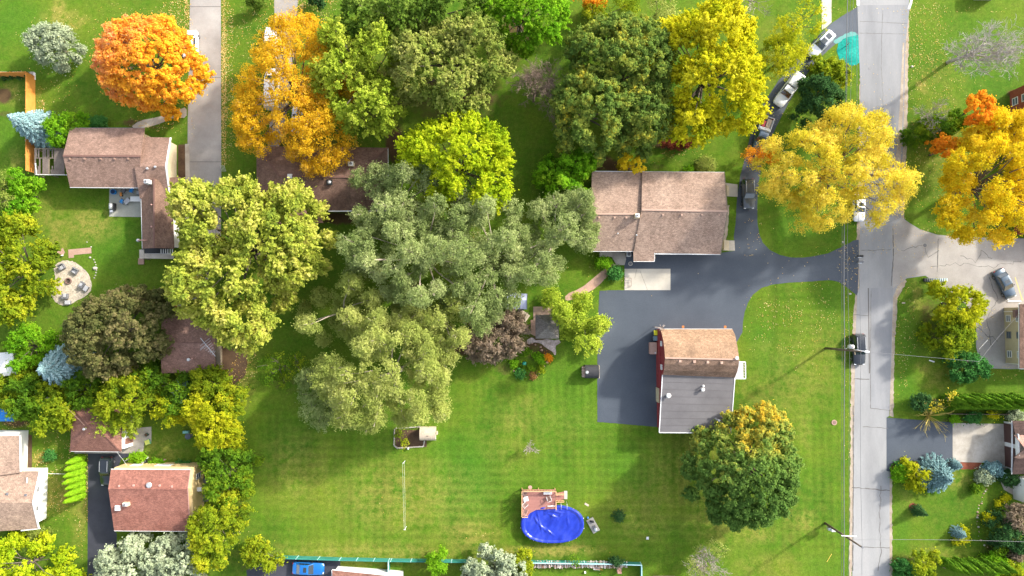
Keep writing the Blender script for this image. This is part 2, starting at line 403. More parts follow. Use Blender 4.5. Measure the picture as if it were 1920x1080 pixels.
sheet('road_edge_line', strip([(1607,-20),(1609,10)], 2.6), .03, m_line)
sheet('road_edge_line', strip([(1712,-20),(1708,5),(1704,17)], 2.2), .03, m_line)
sheet('gutter_line', strip([(1694,80),(1690,200),(1684,300),(1682,400)], [1.5, 3, 4.5, 3]), .03, m_gravel)
# cracks and joints in the road, one sheet
ck = MB()
def crack(pts, w=.05, j=1.2, seed=0):
    rr = random.Random(seed); P = []
    for i in range(len(pts)-1):
        n = max(2, int(math.dist(pts[i], pts[i+1])/6))
        for k in range(n):
            t = k/n; P.append((pts[i][0]*(1-t)+pts[i+1][0]*t+rr.uniform(-j, j), pts[i][1]*(1-t)+pts[i+1][1]*t+rr.uniform(-j, j)))
    P.append(pts[-1]); Q = [W(*q) for q in P]
    for a, c in zip(Q, Q[1:]):
        d = (c-a).normalized(); s_ = Vector((-d.y, d.x, 0))*w*rr.uniform(.5, 1.2)
        z = Vector((0, 0, .031))
        ck.add([a-s_+z, c-s_+z, c+s_+z, a+s_+z], [(0, 1, 2, 3)])
crack([(1674,428),(1675,480),(1671,536)], .07, .4, 1); crack([(1759,447),(1757,510)], .08, .4, 2)
crack([(1598,914),(1635,917),(1668,920)], .07, 1, 3); crack([(1620,1026),(1668,1027)], .05, .6, 4)
crack([(1651,910),(1649,980),(1652,1040),(1646,1070)], .05, 1.5, 5); crack([(1600,710),(1630,711)], .07, .6, 6)
crack([(1633,545),(1632,640),(1632,765),(1670,770)], .04, .3, 7); crack([(1600,760),(1600,900),(1599,1070)], .08, .5, 8)
crack([(1690,470),(1730,460),(1740,480),(1760,470)], .04, 3, 9); crack([(1800,480),(1830,490),(1840,470),(1860,485)], .04, 3, 10)
crack([(1745,500),(1790,495),(1860,500),(1915,490)], .04, 3, 11); crack([(1600,590),(1630,592)], .04, .5, 12)
crack([(1612,40),(1700,44)], .03, .4, 13); crack([(1612,62),(1698,64)], .03, .4, 14); crack([(1614,470),(1670,468)], .04, .8, 15)
crack([(1855,520),(1870,560),(1850,600),(1860,650)], .05, 2, 16); crack([(1810,600),(1870,640)], .05, 3, 17)
crack([(1618,800),(1665,803)], .04, 1, 18); crack([(1655,20),(1652,120),(1658,240),(1656,330)], .03, .8, 19)
tag(ck.build('road_cracks', m_crack), kind='stuff')
# repaired circle and manholes
sheet('road_patch', strip([(1628,540),(1630,700)], 1.0), .029, m_crack)
# shared blacktop drive on the east side of the gabled house
drive = [(1608,13),(1592,22),(1573,34),(1556,46),(1540,62),(1500,102),(1460,150),(1425,205),(1408,250),(1396,300),(1388,330),(1382,370),(1379,420),(1376,445),(1378,470),(1350,474),(1345,466),(1140,470),
    (1172,488),(1171,500),(1171,544),(1124,545),(1121,600),(1120,700),(1120,791),(1231,800),(1300,780),(1392,623),(1393,603),(1396,585),(1402,568),(1412,552),(1428,540),(1450,533),(1480,530),(1530,527),(1556,525),
    (1573,529),(1586,537),(1597,546),(1608,555),(1610,500),(1611,449),(1600,451),(1590,457),(1570,467),(1552,475),(1530,480),(1508,483),(1485,483),(1462,478),(1442,468),(1430,455),(1423,438),(1420,415),(1420,380),
    (1422,345),(1428,310),(1440,270),(1460,228),(1485,182),(1510,142),(1535,110),(1560,88),(1580,72),(1613,64),(1610,30)]
sheet('driveway', drive, .012, m_asph, jit=.35)
sheet('driveway', [(1662,783),(1786,792),(1786,865),(1680,864),(1671,870),(1668,884),(1662,883)], .024, m_asph)
sheet('grass_corner', [(1664,781),(1672,787),(1690,792),(1712,791),(1712,775),(1690,770),(1672,770)], .005, gm)
sheet('driveway', [(1786,793),(1886,795),(1886,868),(1874,868),(1786,866)], .028, m_conc_grey)
sheet('garden_walk', [(1872,866),(1886,866),(1885,895),(1889,908),(1900,916),(1930,920),(1930,930),(1898,927),(1882,918),(1874,900)], .024, m_conc_grey)
sheet('hydroseeded_lawn', [(1580,68),(1573,76),(1569,92),(1571,108),(1576,116),(1586,118),(1596,124),(1604,123),(1612,118),(1613,116),(1613,68),(1612,65),(1600,66)], .018, m_teal, smooth=1, jit=1.3)
sheet('hydroseed_overspray', [(1560,78),(1580,66),(1600,58),(1612,66),(1585,70),(1570,84)], .021, m_tealdust, smooth=1, jit=.8)
sheet('footpath', [(1540,-40),(1559,-40),(1559,42),(1548,52),(1541,56)], .02, m_conc)
sheet('lane', [(357,-40),(414,-40),(415,350),(414,480),(350,600),(351,420),(352,230),(354,120)], .012, m_road_warm)
sheet('lane_kerb', strip([(351,270),(352,350),(350,420),(350,600)], 4), .03, m_conc_grey)
sheet('lane_path', [(350,200),(350,222),(330,219),(300,232),(272,240),(243,240),(262,226),(290,221),(318,214),(335,206)], .024, m_conc, smooth=1)
sheet('driveway', [(513,-40),(560,-40),(556,60),(540,200),(520,290),(500,290),(517,120)], .012, m_road_warm)
sheet('concrete_pad', [(1171,504),(1257,504),(1257,544),(1171,544)], .032, m_conc)
for q, (a, b_) in enumerate((((1194,504), (1190,522)), ((1200,508), (1214,544)))): sheet('pad_crack', strip([a, b_], .25), .037, m_crack)
sheet('house_apron', [(1145,472),(1172,474),(1174,486),(1171,497),(1156,497),(1146,480)], .03, m_conc_grey)
sheet('garden_path', [(1148,494),(1158,497),(1140,517),(1118,540),(1095,552),(1080,560),(1060,565),(1060,552),(1090,540),(1112,522),(1132,505)], .01, m_pave, smooth=1)
sheet('entry_walk', [(1360,343),(1383,346),(1383,369),(1360,368)], .03, m_conc)
sheet('gravel_border', strip([(1365,385),(1361,440),(1358,455)], 2.5), .02, m_gravel, jit=.8)
sheet('driveway', [(165,846),(165,838),(268,838),(255,852),(228,860),(212,900),(214,995),(219,1000),(219,1140),(164,1140)], .012, m_asph2)
sheet('concrete_apron', [(226,805),(284,800),(284,828),(271,830),(268,850),(140,850),(140,845),(222,845)], .02, m_conc_grey)
sheet('driveway', [(470,1140),(462,1070),(500,1046),(638,1050),(640,1140)], .012, m_asph2)
sheet('patio', [(205,352),(268,352),(268,407),(205,406)], .03, m_patio)
sheet('fire_pit_pad', [(100,500),(112,490),(128,488),(140,491),(152,499),(166,513),(172,530),(171,546),(160,556),(148,562),(130,572),(116,573),(102,566),(96,552),(96,540),(104,528),(103,512)], .02, m_stone_pad, smooth=2, jit=.8)
sheet('paving_strip', [(128,468),(171,464),(172,475),(139,478),(139,483),(129,484)], .03, m_pave)
sheet('paver_pile_base', [(107,472),(118,465),(122,473),(118,480),(108,478)], .025, m_pave)
sheet('mulch_bed', [(334,271),(351,271),(351,340),(340,345),(334,334)], .015, m_soil)
sheet('mulch_bed', [(1700,866),(1680,868),(1672,876),(1672,893),(1680,898),(1700,880),(1760,874),(1800,880),(1840,880),(1840,867)], .006, m_mulch, jit=.8)
sheet('mulch_bed', [(1704,946),(1712,942),(1720,946),(1722,954),(1716,961),(1708,959),(1704,953)], .008, m_mulch, smooth=2)
sheet('bed_soil', [(740,806),(800,806),(800,838),(742,838)], .02, m_soil)
sheet('stone_gravel', [(986,638),(998,632),(1006,639),(1020,637),(1036,636),(1051,638),(1050,644),(1041,650),(1044,664),(1040,668),(1034,658),(1024,652),(1012,643),(1000,641),(990,647)], .02, nmat('pink_white_stones', [(.30,.22,.18), (.66,.56,.52)], 1.8, 4, .7, .9), smooth=1, jit=1.2)
sheet('parking_stripe', strip([(1903,520),(1917,563)], .8), .032, m_yel)
# concrete joints on the lane
for y in (12, 145, 303):
    sheet('lane_joint', [(355,y),(414,y),(414,y+1),(355,y+1)], .02, m_crack)

# ================================================================== VEGETATION
STY = dict(
 #        s1    r1   nt  r2    nl  leaf  L    gap  flat  spread
 puff =  (1.60, 1.15, 17, .32, 42, .16, 0.0, .00, .75),
 frond=  (1.75, 1.25, 19, .15, 38, .17, 1.0, .00, .70),
 willow= (2.10, 1.45, 32, .30, 36, .115, .35, .12, .60),
 airy =  (1.80, 1.30, 24, .30, 24, .115, .40, .08, .80),
 shag =  (1.25, 0.85, 15, .16, 40, .125, .60, .02, .80),
 bush =  (0.90, 0.62, 11, .20, 34, .12, .15, .02, .80),
 thin =  (2.00, 1.20, 12, .28, 14, .12, .50, .25, .80),
)
def unit(a): return a/np.maximum(np.linalg.norm(a, axis=1, keepdims=True), 1e-6)
def leaf_mesh(name, mat, C, N, T, size, rng, aspect=.6, parent=None, tuft=None):
    n = len(C)
    T = unit(T - N*np.sum(T*N, 1, keepdims=True)); B = np.cross(N, T)
    l = (size*rng.uniform(.65, 1.35, n))[:, None]; w = l*aspect
    V = np.stack([C - T*l, C - B*w + N*l*.15, C + T*l, C + B*w + N*l*.15], 1).reshape(-1, 3)
    F = np.arange(4*n).reshape(n, 4)
    rnd = rng.uniform(0, 1, n)
    if tuft is not None: rnd = rnd*.45 + tuft*.55
    rnd = np.repeat(rnd, 4)
    off = WOFF[parent.name]
    me = bpy.data.meshes.new(name); fast_mesh(me, V - np.array(off), F, {'rnd': rnd}); me.materials.append(mat)
    o = bpy.data.objects.new(name, me); col.objects.link(o); o.parent = parent; WOFF[o.name] = off
    return o
m_bark = nmat('grey_bark', [(.10,.08,.06), (.20,.16,.13)], 1, 8, .4, .95)
m_pale_bark = nmat('pale_bark', [(.34,.27,.20), (.50,.42,.34)], 1, 8, .3, .95)
m_dead = nmat('bare_twigs', [(.26,.21,.18), (.42,.36,.32)], 1, 8, .3, .95)
m_dead2 = nmat('brown_twigs', [(.16,.11,.08), (.30,.22,.17)], 1, 8, .3, .95)
def branch_tree(mb, base, tops, r0, fork=.35, rng=None, n=5):
    """trunk up to the fork, then curved limbs out to the given points"""
    base = Vector(base); z = max(t[2] for t in tops); fz = z*fork
    c = Vector((sum(t[0] for t in tops)/len(tops), sum(t[1] for t in tops)/len(tops), 0))
    f = Vector((base.x*.7+c.x*.3, base.y*.7+c.y*.3, fz))
    mb.tube([base, base.lerp(f, .5), f], [r0*1.25, r0, r0*.85], 8)
    for t in tops:
        t = Vector(t); m1 = f.lerp(t, .45) + Vector((rng.uniform(-.3, .3), rng.uniform(-.3, .3), abs(t.z-f.z)*.12))
        mb.tube([f - Vector((0, 0, .2)), m1, t], [r0*.5, r0*.28, r0*.08], n, cap=False)
def tree(label, ells, zt, zb, style, mat, seed, cat='tree', group=None, name='tree', trunk=True, bark=None, gap=None, dens=1.0, leaf=None,
         nlimb=14, base=None, crown='crown', r0=None, bare=0):
    S = STY[style]; s1, r1, ntf, r2, nl, lf, L, gp, flat = S
    if gap is not None: gp = gap
    if leaf: lf = leaf
    rng = np.random.default_rng(seed); prng = random.Random(seed)
    zm = zb*.5 + zt*.5
    E = []
    for cx, cy, rx, ry in ells:
        c = W(cx, cy, zm); E.append((c.x, c.y, M(rx, zm), M(ry, zm)))
    E = np.array(E)
    A = E[:, 2]*E[:, 3]; cen = np.array([np.average(E[:, 0], weights=A), np.average(E[:, 1], weights=A)])
    Rm = np.sqrt(A.sum())
    if Rm < 1.6: s1 *= .6; r1 *= .6
    def din(P):
        rho = np.sqrt(((P[:, None, 0]-E[None, :, 0])/E[None, :, 2])**2 + ((P[:, None, 1]-E[None, :, 1])/E[None, :, 3])**2)
        return ((1-rho)*np.minimum(E[:, 2], E[:, 3])[None, :]).max(1)
    lo = (E[:, :2]-E[:, 2:]).min(0); hi = (E[:, :2]+E[:, 2:]).max(0)
    area = np.prod(hi-lo); cand = rng.uniform(lo, hi, (int(area/s1**2*40)+60, 2))
    wob = np.sin(cand[:, 0]*1.3+seed)*np.cos(cand[:, 1]*1.1+seed*2)*.6*min(1, Rm/4)
    d = din(cand); cand = cand[d + wob > r1*.50]
    keep = []
    for p_ in cand:
        if all((p_[0]-q[0])**2+(p_[1]-q[1])**2 > (s1*.92)**2 for q in keep): keep.append(p_)
    if not keep: keep = [cen]
    K = np.array(keep); d = din(K); D = max(d.max(), .5)
    t = np.clip(d/D, .0, 1)
    z = zb + (zt-zb)*np.sqrt(np.clip(1-(1-t)**2, 0, 1))*1.0 - r1*flat*.9 + rng.normal(0, .16*s1*(1 if style != 'willow' else 2.2), len(K))
    if style in ('willow', 'airy', 'thin'): z = z + 0
    drop = np.zeros(len(K), bool)
    if Rm > 3.2:      # the crown is built of boughs 4-5 m across with dark clefts between them
        s2 = max(3.2, min(5.2, Rm*.62)); LB = []
        for p_ in K[rng.permutation(len(K))]:
            if all(np.hypot(*(p_-q)) > s2 for q in LB): LB.append(p_)
        LB = np.array(LB); dl = np.sort(np.hypot(K[:, None, 0]-LB[None, :, 0], K[:, None, 1]-LB[None, :, 1]), axis=1)
        amp = dict(puff=.9, frond=1.6, willow=1.9, airy=1.0, shag=.9).get(style, .8)
        lobe = 1-(dl[:, 0]/(s2*.62))**2; z = z + amp*np.clip(lobe, -.9, 1) - amp*.15
        if dl.shape[1] > 1:
            border = (dl[:, 1]-dl[:, 0]) < s1*.55
            drop = border & (rng.uniform(0, 1, len(K)) < dict(puff=.22, frond=.5, willow=.65, airy=.3, shag=.35).get(style, .3)) & (t > .22)
    edge = t < .55
    K2 = K[edge] + (K[edge]-cen)*.02; z2 = z[edge] - r1*1.3
    K3 = K[::2]; z3 = z[::2] - r1*2.0
    ok = (rng.uniform(0, 1, len(K)) > gp) & ~drop
    if not ok.any(): ok[:] = True
    CX = np.concatenate([np.c_[K[ok], z[ok]], np.c_[K2, z2], np.c_[K3, z3]])
    CX = CX[CX[:, 2] > max(.25, zb*.5)] if len(CX[CX[:, 2] > max(.25, zb*.5)]) else CX
    nc = len(CX); top = np.zeros(nc, bool); top[:ok.sum()] = True
    ra = r1*rng.uniform(.78, 1.22, nc)
    # tufts over the upper part of every clump
    nT = max(3, int(ntf*dens)); ci = np.repeat(np.arange(nc), nT)
    dr = unit(rng.normal(0, 1, (len(ci), 3))); dr[:, 2] = np.where(dr[:, 2] < -.35, -dr[:, 2], dr[:, 2])
    TC = CX[ci] + dr*np.array([1, 1, flat])*(ra[ci]*rng.uniform(.62, 1.05, len(ci)))[:, None]
    ti = np.repeat(np.arange(len(TC)), nl); n = len(ti)
    out = TC.copy(); out[:, :2] -= cen; out[:, 2] -= zb; out = unit(out)
    if L > 0:
        ax = unit(out*np.array([1, 1, .35])*1.0 + dr*.9 + rng.normal(0, .25, dr.shape)); u = rng.uniform(-.5, .5, n)**1
        P = TC[ti] + ax[ti]*(u*L)[:, None] + rng.normal(0, 1, (n, 3))*r2*.75*(1.15-np.abs(u)*1.2)[:, None]
        Nn = unit(rng.normal(0, .62, (n, 3)) + dr[ti]*.7 + np.array([0, 0, .55]))
        Tt = ax[ti] + rng.normal(0, .6, (n, 3))
    else:
        q = unit(rng.normal(0, 1, (n, 3))); P = TC[ti] + q*(r2*rng.uniform(.5, 1.1, n))[:, None]
        Nn = unit(q*.7 + rng.normal(0, .5, (n, 3)) + dr[ti]*.4 + np.array([0, 0, .35])); Tt = rng.normal(0, 1, (n, 3))
    stray = rng.uniform(0, 1, n) < .09; P[stray] += rng.normal(0, .30, (int(stray.sum()), 3))
    P[:, 2] = np.maximum(P[:, 2], .05)
    TF = rng.uniform(0, 1, len(TC))[ti]
    if bare:      # leaves gone from the given sector (px centre, radius)
        for bx, by, br, f in bare:
            c = W(bx, by, zm); k = (np.hypot(P[:, 0]-c.x, P[:, 1]-c.y) < M(br, zm)) & (rng.uniform(0, 1, n) < f)
            P, Nn, Tt, TF = P[~k], Nn[~k], Tt[~k], TF[~k]; n = len(P)
    bx_, by_ = (cen if base is None else W(*base)[:2])
    root = thing(name, label, cat, (bx_, by_, 0), group)
    leaf_mesh(crown, mat, P, Nn, Tt, lf, rng, parent=root, tuft=TF)
    if trunk:
        mb = MB(); rr = r0 or max(.05, min(.42, zt*.028))
        Kt = CX[:ok.sum()]; idx = rng.permutation(len(Kt))[:nlimb]
        tops = [Kt[i] - np.array([0, 0, .1]) for i in idx]
        branch_tree(mb, (bx_, by_, -.05), tops, rr, .32, prng)
        if style in ('willow', 'thin', 'airy') or bare:
            f0 = Vector((bx_, by_, zt*.3))
            for k in range(min(len(Kt)*2, 70)):
                i = prng.randrange(len(Kt)); a = Vector(Kt[i]); a2 = a + Vector(dr[prng.randrange(len(dr))])*r1*.9
                a2.z = max(a2.z, a.z)+.3
                a0 = a.lerp(f0, .3)
                mb.tube([a0, a.lerp(a0, .4)+Vector((0, 0, .2)), a2], [.07, .05, .02], 4, cap=False)
        mb.build('trunk', bark or m_bark, root, smooth=True)
    return root
def spruce(label, base, zt, rad, mat, seed, cat='spruce', name='spruce', zb=.3, leaf=.17, whorls=None, droop=.25, group=None, trunk=True):
    rng = np.random.default_rng(seed); b0 = W(*base); root = thing(name, label, cat, (b0.x, b0.y, 0), group)
    nw = whorls or int((zt-zb)/.3); P = []; N_ = []; T_ = []
    mb = MB(); mb.tube([b0, b0+Vector((0, 0, zt*.5)), b0+Vector((0, 0, zt))], [zt*.02+.03, zt*.013+.02, .015], 7)
    for i in range(nw):
        h = i/(nw-1); z = zb+(zt-zb)*h*.98; r = rad*(1-h)**.85*rng.uniform(.88, 1.08)+.08
        nb = max(5, int(9+9*(1-h))); a0 = rng.uniform(0, 6.28)
        for k in range(nb):
            a = a0+2*PI*k/nb+rng.uniform(-.12, .12); rr = r*rng.uniform(.82, 1.12)
            d = np.array([math.cos(a), math.sin(a), 0]); sd = np.array([-d[1], d[0], 0])
            m = max(6, int(rr*26)); u = rng.uniform(.12, 1, m)**.75; v = rng.normal(0, 1, m)*.16*rr*(1.1-u)
            zz = z + u*rr*(.12) - droop*rr*u**2 + rng.normal(0, .04, m)
            p_ = np.array([b0.x, b0.y, 0])+d*(u*rr)[:, None]+sd*v[:, None]; p_[:, 2] = zz
            P.append(p_); nn = np.array([0, 0, 1.])+d*.35; N_.append(np.tile(nn, (m, 1))+rng.normal(0, .38, (m, 3)))
            T_.append(np.tile(d, (m, 1))+sd*(np.sign(v)*.55)[:, None]+rng.normal(0, .15, (m, 3)))
        if i % 3 == 0 and trunk:
            for k in range(5):
                a = 2*PI*k/5+i; mb.tube([(b0.x, b0.y, z), (b0.x+math.cos(a)*r*.8, b0.y+math.sin(a)*r*.8, z-.1*r)], [.03, .01], 4, cap=False)
    leaf_mesh('crown', mat, np.concatenate(P), unit(np.concatenate(N_)), np.concatenate(T_), leaf, rng, .42, root)
    mb.build('trunk', m_bark, root)
    return root
def columnar(label, base, zt, rad, mat, seed, cat='arborvitae', name='arborvitae', group=None):
    """slim upright evergreen: leaf fans on a spindle"""
    rng = np.random.default_rng(seed); b0 = W(*base); root = thing(name, label, cat, (b0.x, b0.y, 0), group)
    n = int(zt*rad*1300); h = rng.uniform(0, 1, n); a = rng.uniform(0, 2*PI, n)
    prof = rad*np.minimum(1, (h/.12)**.5)*np.clip(1-h, 0, 1)**.55*1.15
    lum = 1+.10*np.sin(a*4+h*7+seed)+.08*np.sin(a*9-h*17+seed*3)
    r = prof*lum*rng.uniform(.72, 1.03, n)
    P = np.c_[b0.x+np.cos(a)*r, b0.y+np.sin(a)*r, .08+h*zt]
    N_ = unit(np.c_[np.cos(a), np.sin(a), .35+0*a]+rng.normal(0, .35, (n, 3)))
    T_ = np.c_[np.cos(a)*.3, np.sin(a)*.3, 1+0*a]+rng.normal(0, .3, (n, 3))
    leaf_mesh('foliage', mat, P, N_, T_, .14, rng, .45, root)
    mb = MB(); mb.tube([b0, b0+Vector((0, 0, zt*.85))], [.07, .02], 6); mb.build('trunk', m_bark, root)
    return root
def bare_tree(label, base, tip, zt, spread, seed, mat=None, depth=5, n0=5, name='bare_tree', cat='tree', r0=.2, lean=None, fork=.3, wand=False):
    """leafless: every limb forks down to twigs"""
    rr = random.Random(seed); b0 = W(*base); root = thing(name, label, cat, (b0.x, b0.y, 0)); mb = MB(); tw = MB()
    top = W(*tip, zt) if tip else b0+Vector((0, 0, zt))
    main = top-b0
    def grow(p, d, L, r, dep):
        q = p; pts = [p]; rad = [r]; dd = d.copy()
        for i in range(3):
            dd = (dd + Vector((rr.uniform(-.2, .2), rr.uniform(-.2, .2), rr.uniform(-.08, .14)))).normalized()
            q = q + dd*L/3; pts.append(q); rad.append(r*(1-.17*(i+1)))
        (mb if dep > depth-2 else tw).tube(pts, rad, 7 if dep > depth-1 else 4, cap=False)
        if dep <= 0: return
        for k in range(3 if dep > 1 else 3):
            s_ = pts[rr.choice((1, 2, 3, 3))]
            nd = (dd + Vector((rr.gauss(0, 1), rr.gauss(0, 1), rr.gauss(.1, .5)))*spread).normalized()
            grow(s_, nd, L*rr.uniform(.58, .82), max(r*.55, .022), dep-1)
    if wand:
        for k in range(n0):
            a = rr.uniform(0, 2*PI); e = rr.uniform(.25, 1.2)
            d = Vector((math.cos(a)*math.cos(e), math.sin(a)*math.cos(e), math.sin(e)))
            L = zt*rr.uniform(.6, 1.1); p1 = b0+d*L*.5+Vector((0, 0, .15)); p2 = b0+d*L+Vector((math.cos(a), math.sin(a), 0))*L*.12
            tw.tube([b0, p1, p2], [r0, r0*.6, r0*.25], 4, cap=False)
            for j in range(4):
                s_ = p1.lerp(p2, rr.random()); tw.tube([s_, s_+(d+Vector((rr.uniform(-1, 1), rr.uniform(-1, 1), rr.uniform(-.2, .6)))*.6)*L*.2], [r0*.4, r0*.2], 3, cap=False)
        mb.cyl(b0-Vector((0, 0, .05)), r0*3, .25, 8)
    else:
        f = b0+main*fork; mb.tube([b0-Vector((0, 0, .1)), b0+main*fork*.5, f], [r0*1.2, r0, r0*.85], 9, cap=False)
        for k in range(n0):
            d = (main.normalized() + Vector((rr.gauss(0, 1), rr.gauss(0, 1), rr.uniform(-.3, .4)))*spread*.8).normalized()
            grow(f, d, main.length*(1-fork)*.42*rr.uniform(.8, 1.15), r0*.55, depth-1)
    mb.build('trunk', mat or m_dead, root, smooth=True); tw.build('branches', mat or m_dead, root)
    return root
def leaf_litter(name, L, mat, seed, size=.062, z=.045):
    """fallen leaves: (cx, cy, rx, ry, count) in px"""
    rng = np.random.default_rng(seed); P = []
    for cx, cy, rx, ry, n in L:
        k = max(3, n//9); ca = rng.uniform(0, 2*PI, k); cr = np.sqrt(rng.uniform(0, 1, k))      # drifts, not an even scatter
        q = rng.integers(0, k, n); X = np.cos(ca)*cr; Y = np.sin(ca)*cr; m_ = rng.uniform(0, 1, n) < .55
        ex = np.where(m_, X[q]+rng.normal(0, .07, n), np.cos(rng.uniform(0, 6.28, n))*np.sqrt(rng.uniform(0, 1, n))); ey = np.where(m_, Y[q]+rng.normal(0, .07, n), rng.uniform(-1, 1, n))
        a = np.arctan2(ey, ex); r = np.hypot(ex, ey)
        for x, y in zip(cx+np.cos(a)*r*rx, cy+np.sin(a)*r*ry):
            P.append(W(x, y, 0))
    P = np.array(P); P[:, 2] = z+rng.uniform(0, .02, len(P)); n = len(P)
    N_ = unit(np.array([0, 0, 1.])+rng.normal(0, .25, (n, 3))); T = unit(rng.normal(0, 1, (n, 3))); T = unit(T-N_*np.sum(T*N_, 1, keepdims=True)); B = np.cross(N_, T)
    l = (size*rng.uniform(.6, 1.5, n))[:, None]
    V = np.stack([P-T*l, P-B*l*.7, P+T*l, P+B*l*.7], 1).reshape(-1, 3)
    me = bpy.data.meshes.new(name); fast_mesh(me, V, np.arange(4*n).reshape(n, 4), {'rnd': np.repeat(rng.uniform(0, 1, n), 4)}); me.materials.append(mat)
    o = bpy.data.objects.new(name, me); col.objects.link(o); tag(o, kind='stuff')

LM = {}
def lm(k, cols, **kw): LM[k] = leafmat(k+'_leaves', cols, **kw)
lm('orange', [(.88,.44,.26), (.90,.42,.09), (.95,.52,.04), (.88,.60,.04)], patch=.22, per=.35, grad=(.055, -.02, .22))
lm('locust', [(.40,.28,.03), (.66,.42,.02), (.80,.50,.03), (.66,.42,.14)], patch=.2)
lm('lime', [(.20,.32,.03), (.42,.52,.05), (.62,.66,.10)], patch=.3)
lm('olive', [(.13,.23,.035), (.34,.40,.08), (.64,.60,.20)], patch=.25)
lm('deep', [(.07,.15,.02), (.18,.29,.04), (.34,.42,.08)], patch=.3)
lm('bright', [(.09,.28,.015), (.22,.45,.02), (.42,.58,.04)], patch=.25)
lm('acid', [(.17,.33,.015), (.48,.58,.02), (.70,.70,.04)], patch=.25)
lm('chestnut', [(.08,.16,.035), (.19,.29,.055), (.38,.42,.07), (.78,.58,.04)], patch=.3, per=.5, poss=[0,.42,.70,.95])
lm('chestnut_gold', [(.09,.19,.04), (.20,.32,.065), (.40,.43,.08), (.74,.52,.05)], patch=.3, per=.38, poss=[0,.48,.66,.9], grad=(-.004, .085, .05))
lm('gold', [(.28,.38,.015), (.66,.62,.02), (.84,.77,.06)], patch=.3)
lm('amber', [(.30,.34,.03), (.68,.56,.04), (.82,.68,.10), (.74,.42,.03)], patch=.2, per=.4)
lm('gold_deep', [(.42,.40,.02), (.80,.60,.02), (.88,.68,.07)], patch=.2)
lm('flame', [(.80,.50,.03), (.90,.38,.03), (.90,.32,.05)], patch=.3)
lm('pale', [(.16,.26,.04), (.46,.51,.07), (.84,.74,.22)], patch=.3)
lm('willow', [(.15,.22,.055), (.33,.40,.14), (.58,.61,.28)], patch=.25)
lm('willow_y', [(.20,.27,.05), (.40,.45,.11), (.64,.63,.22)], patch=.25)
lm('copper', [(.06,.09,.03), (.18,.185,.06), (.42,.33,.16)], patch=.25, per=.55)
lm('blue', [(.16,.30,.30), (.30,.46,.46), (.52,.66,.66)], patch=.6, trans=.12, per=.7)
lm('blue_dark', [(.09,.18,.19), (.17,.29,.29), (.30,.44,.43)], patch=.6, trans=.12, per=.7)
lm('sage', [(.22,.27,.14), (.36,.42,.26), (.52,.56,.36)], patch=.4, trans=.2)
lm('evergreen', [(.025,.075,.025), (.05,.12,.035), (.09,.18,.05)], patch=.4, trans=.15)
lm('juniper', [(.03,.13,.03), (.07,.22,.045), (.14,.30,.07)], patch=.5, trans=.2)
lm('hedge_lime', [(.10,.26,.01), (.22,.42,.015), (.36,.56,.03)], patch=.8, trans=.25)
lm('hedge', [(.05,.14,.012), (.12,.25,.018), (.24,.38,.03)], patch=.8, trans=.25)
lm('mixed', [(.05,.14,.02), (.16,.30,.02), (.46,.50,.03)], patch=.3)
lm('mixed_gold', [(.09,.20,.02), (.30,.38,.02), (.68,.64,.04)], patch=.3)
lm('sunny', [(.16,.27,.015), (.50,.52,.02), (.80,.72,.05)], patch=.3)
lm('russet', [(.22,.11,.05), (.40,.22,.08), (.30,.28,.07)], patch=.5)
lm('heather', [(.17,.14,.08), (.34,.26,.18), (.46,.36,.28)], patch=.4)
lm('litter', [(.42,.22,.05), (.66,.42,.10), (.75,.62,.30), (.5,.32,.08)], patch=1, trans=.1, per=.9)

# ------------------------------------------------------------------ every tree, with its crown outline
T = tree
T('round orange maple with a pinkish west side beside the concrete lane', [(272,112,98,90),(240,100,66,68),(320,130,60,62)], 11, 2.5, 'puff', LM['orange'], 1, bare=[(232,112,38,.45)])
T('small grey-green tree alone on the top left lawn', [(97,82,46,40)], 6, 1.2, 'bush', LM['sage'], 2, gap=0)
T('dome of dense yellow-green leaves between the blue spruce and the brown roof', [(118,240,27,30),(112,258,22,18),(135,228,22,18)], 4.5, .6, 'bush', LM['bright'], 3, name='shrub', cat='shrub')
T('wide airy golden locust with parked vans showing through its leaves', [(548,150,105,125),(480,210,60,75),(590,240,68,80),(560,60,70,45)], 14, 4, 'airy', LM['locust'], 4, nlimb=22, gap=.12, bare=[(505,80,24,.80),(508,165,22,.85),(505,195,16,.8),(555,218,14,.8),(470,120,40,.35),(580,80,50,.3)])
T('lime green maple overlapping the golden locust on its east side', [(668,95,72,52),(640,150,52,48),(690,195,62,58),(705,100,50,50)], 14, 4, 'frond', LM['lime'], 5)
T('pale olive tree with a bushy crown left of the brown bare shrub', [(800,115,72,78),(860,150,66,72),(905,95,52,75),(850,80,60,50)], 15, 4, 'frond', LM['olive'], 6, leaf=.18)
T('dark green spreading tree cut by the top edge, left of the bright green one', [(690,38,54,44),(770,28,90,44),(850,20,70,50)], 14, 4, 'frond', LM['deep'], 7)
T('bright green pointed maple at the top edge right of the olive tree', [(1000,32,80,56),(940,10,70,50)], 13, 3.5, 'frond', LM['bright'], 8)
T('vivid yellow-green maple right of the hip-roofed house', [(860,290,108,78),(880,340,95,58),(900,370,60,30),(800,290,55,50)], 14, 3.5, 'frond', LM['acid'], 9)
T('broad dark green tree flecked with yellow behind the round green one', [(1180,110,92,92),(1122,92,56,58),(1205,205,62,78),(1150,60,60,40)], 13, 3.5, 'puff', LM['chestnut'], 10)
T('round dense green tree with a yellowing left side north of the chimney house', [(1115,210,82,88),(1085,190,50,60)], 13, 2.5, 'puff', LM['chestnut'], 11)
T('tall brilliant yellow tree left of the curved driveway', [(1345,62,82,62),(1350,150,88,88),(1275,60,50,40),(1300,225,70,34),(1390,180,50,70)], 15, 4, 'frond', LM['gold'], 12, nlimb=20)
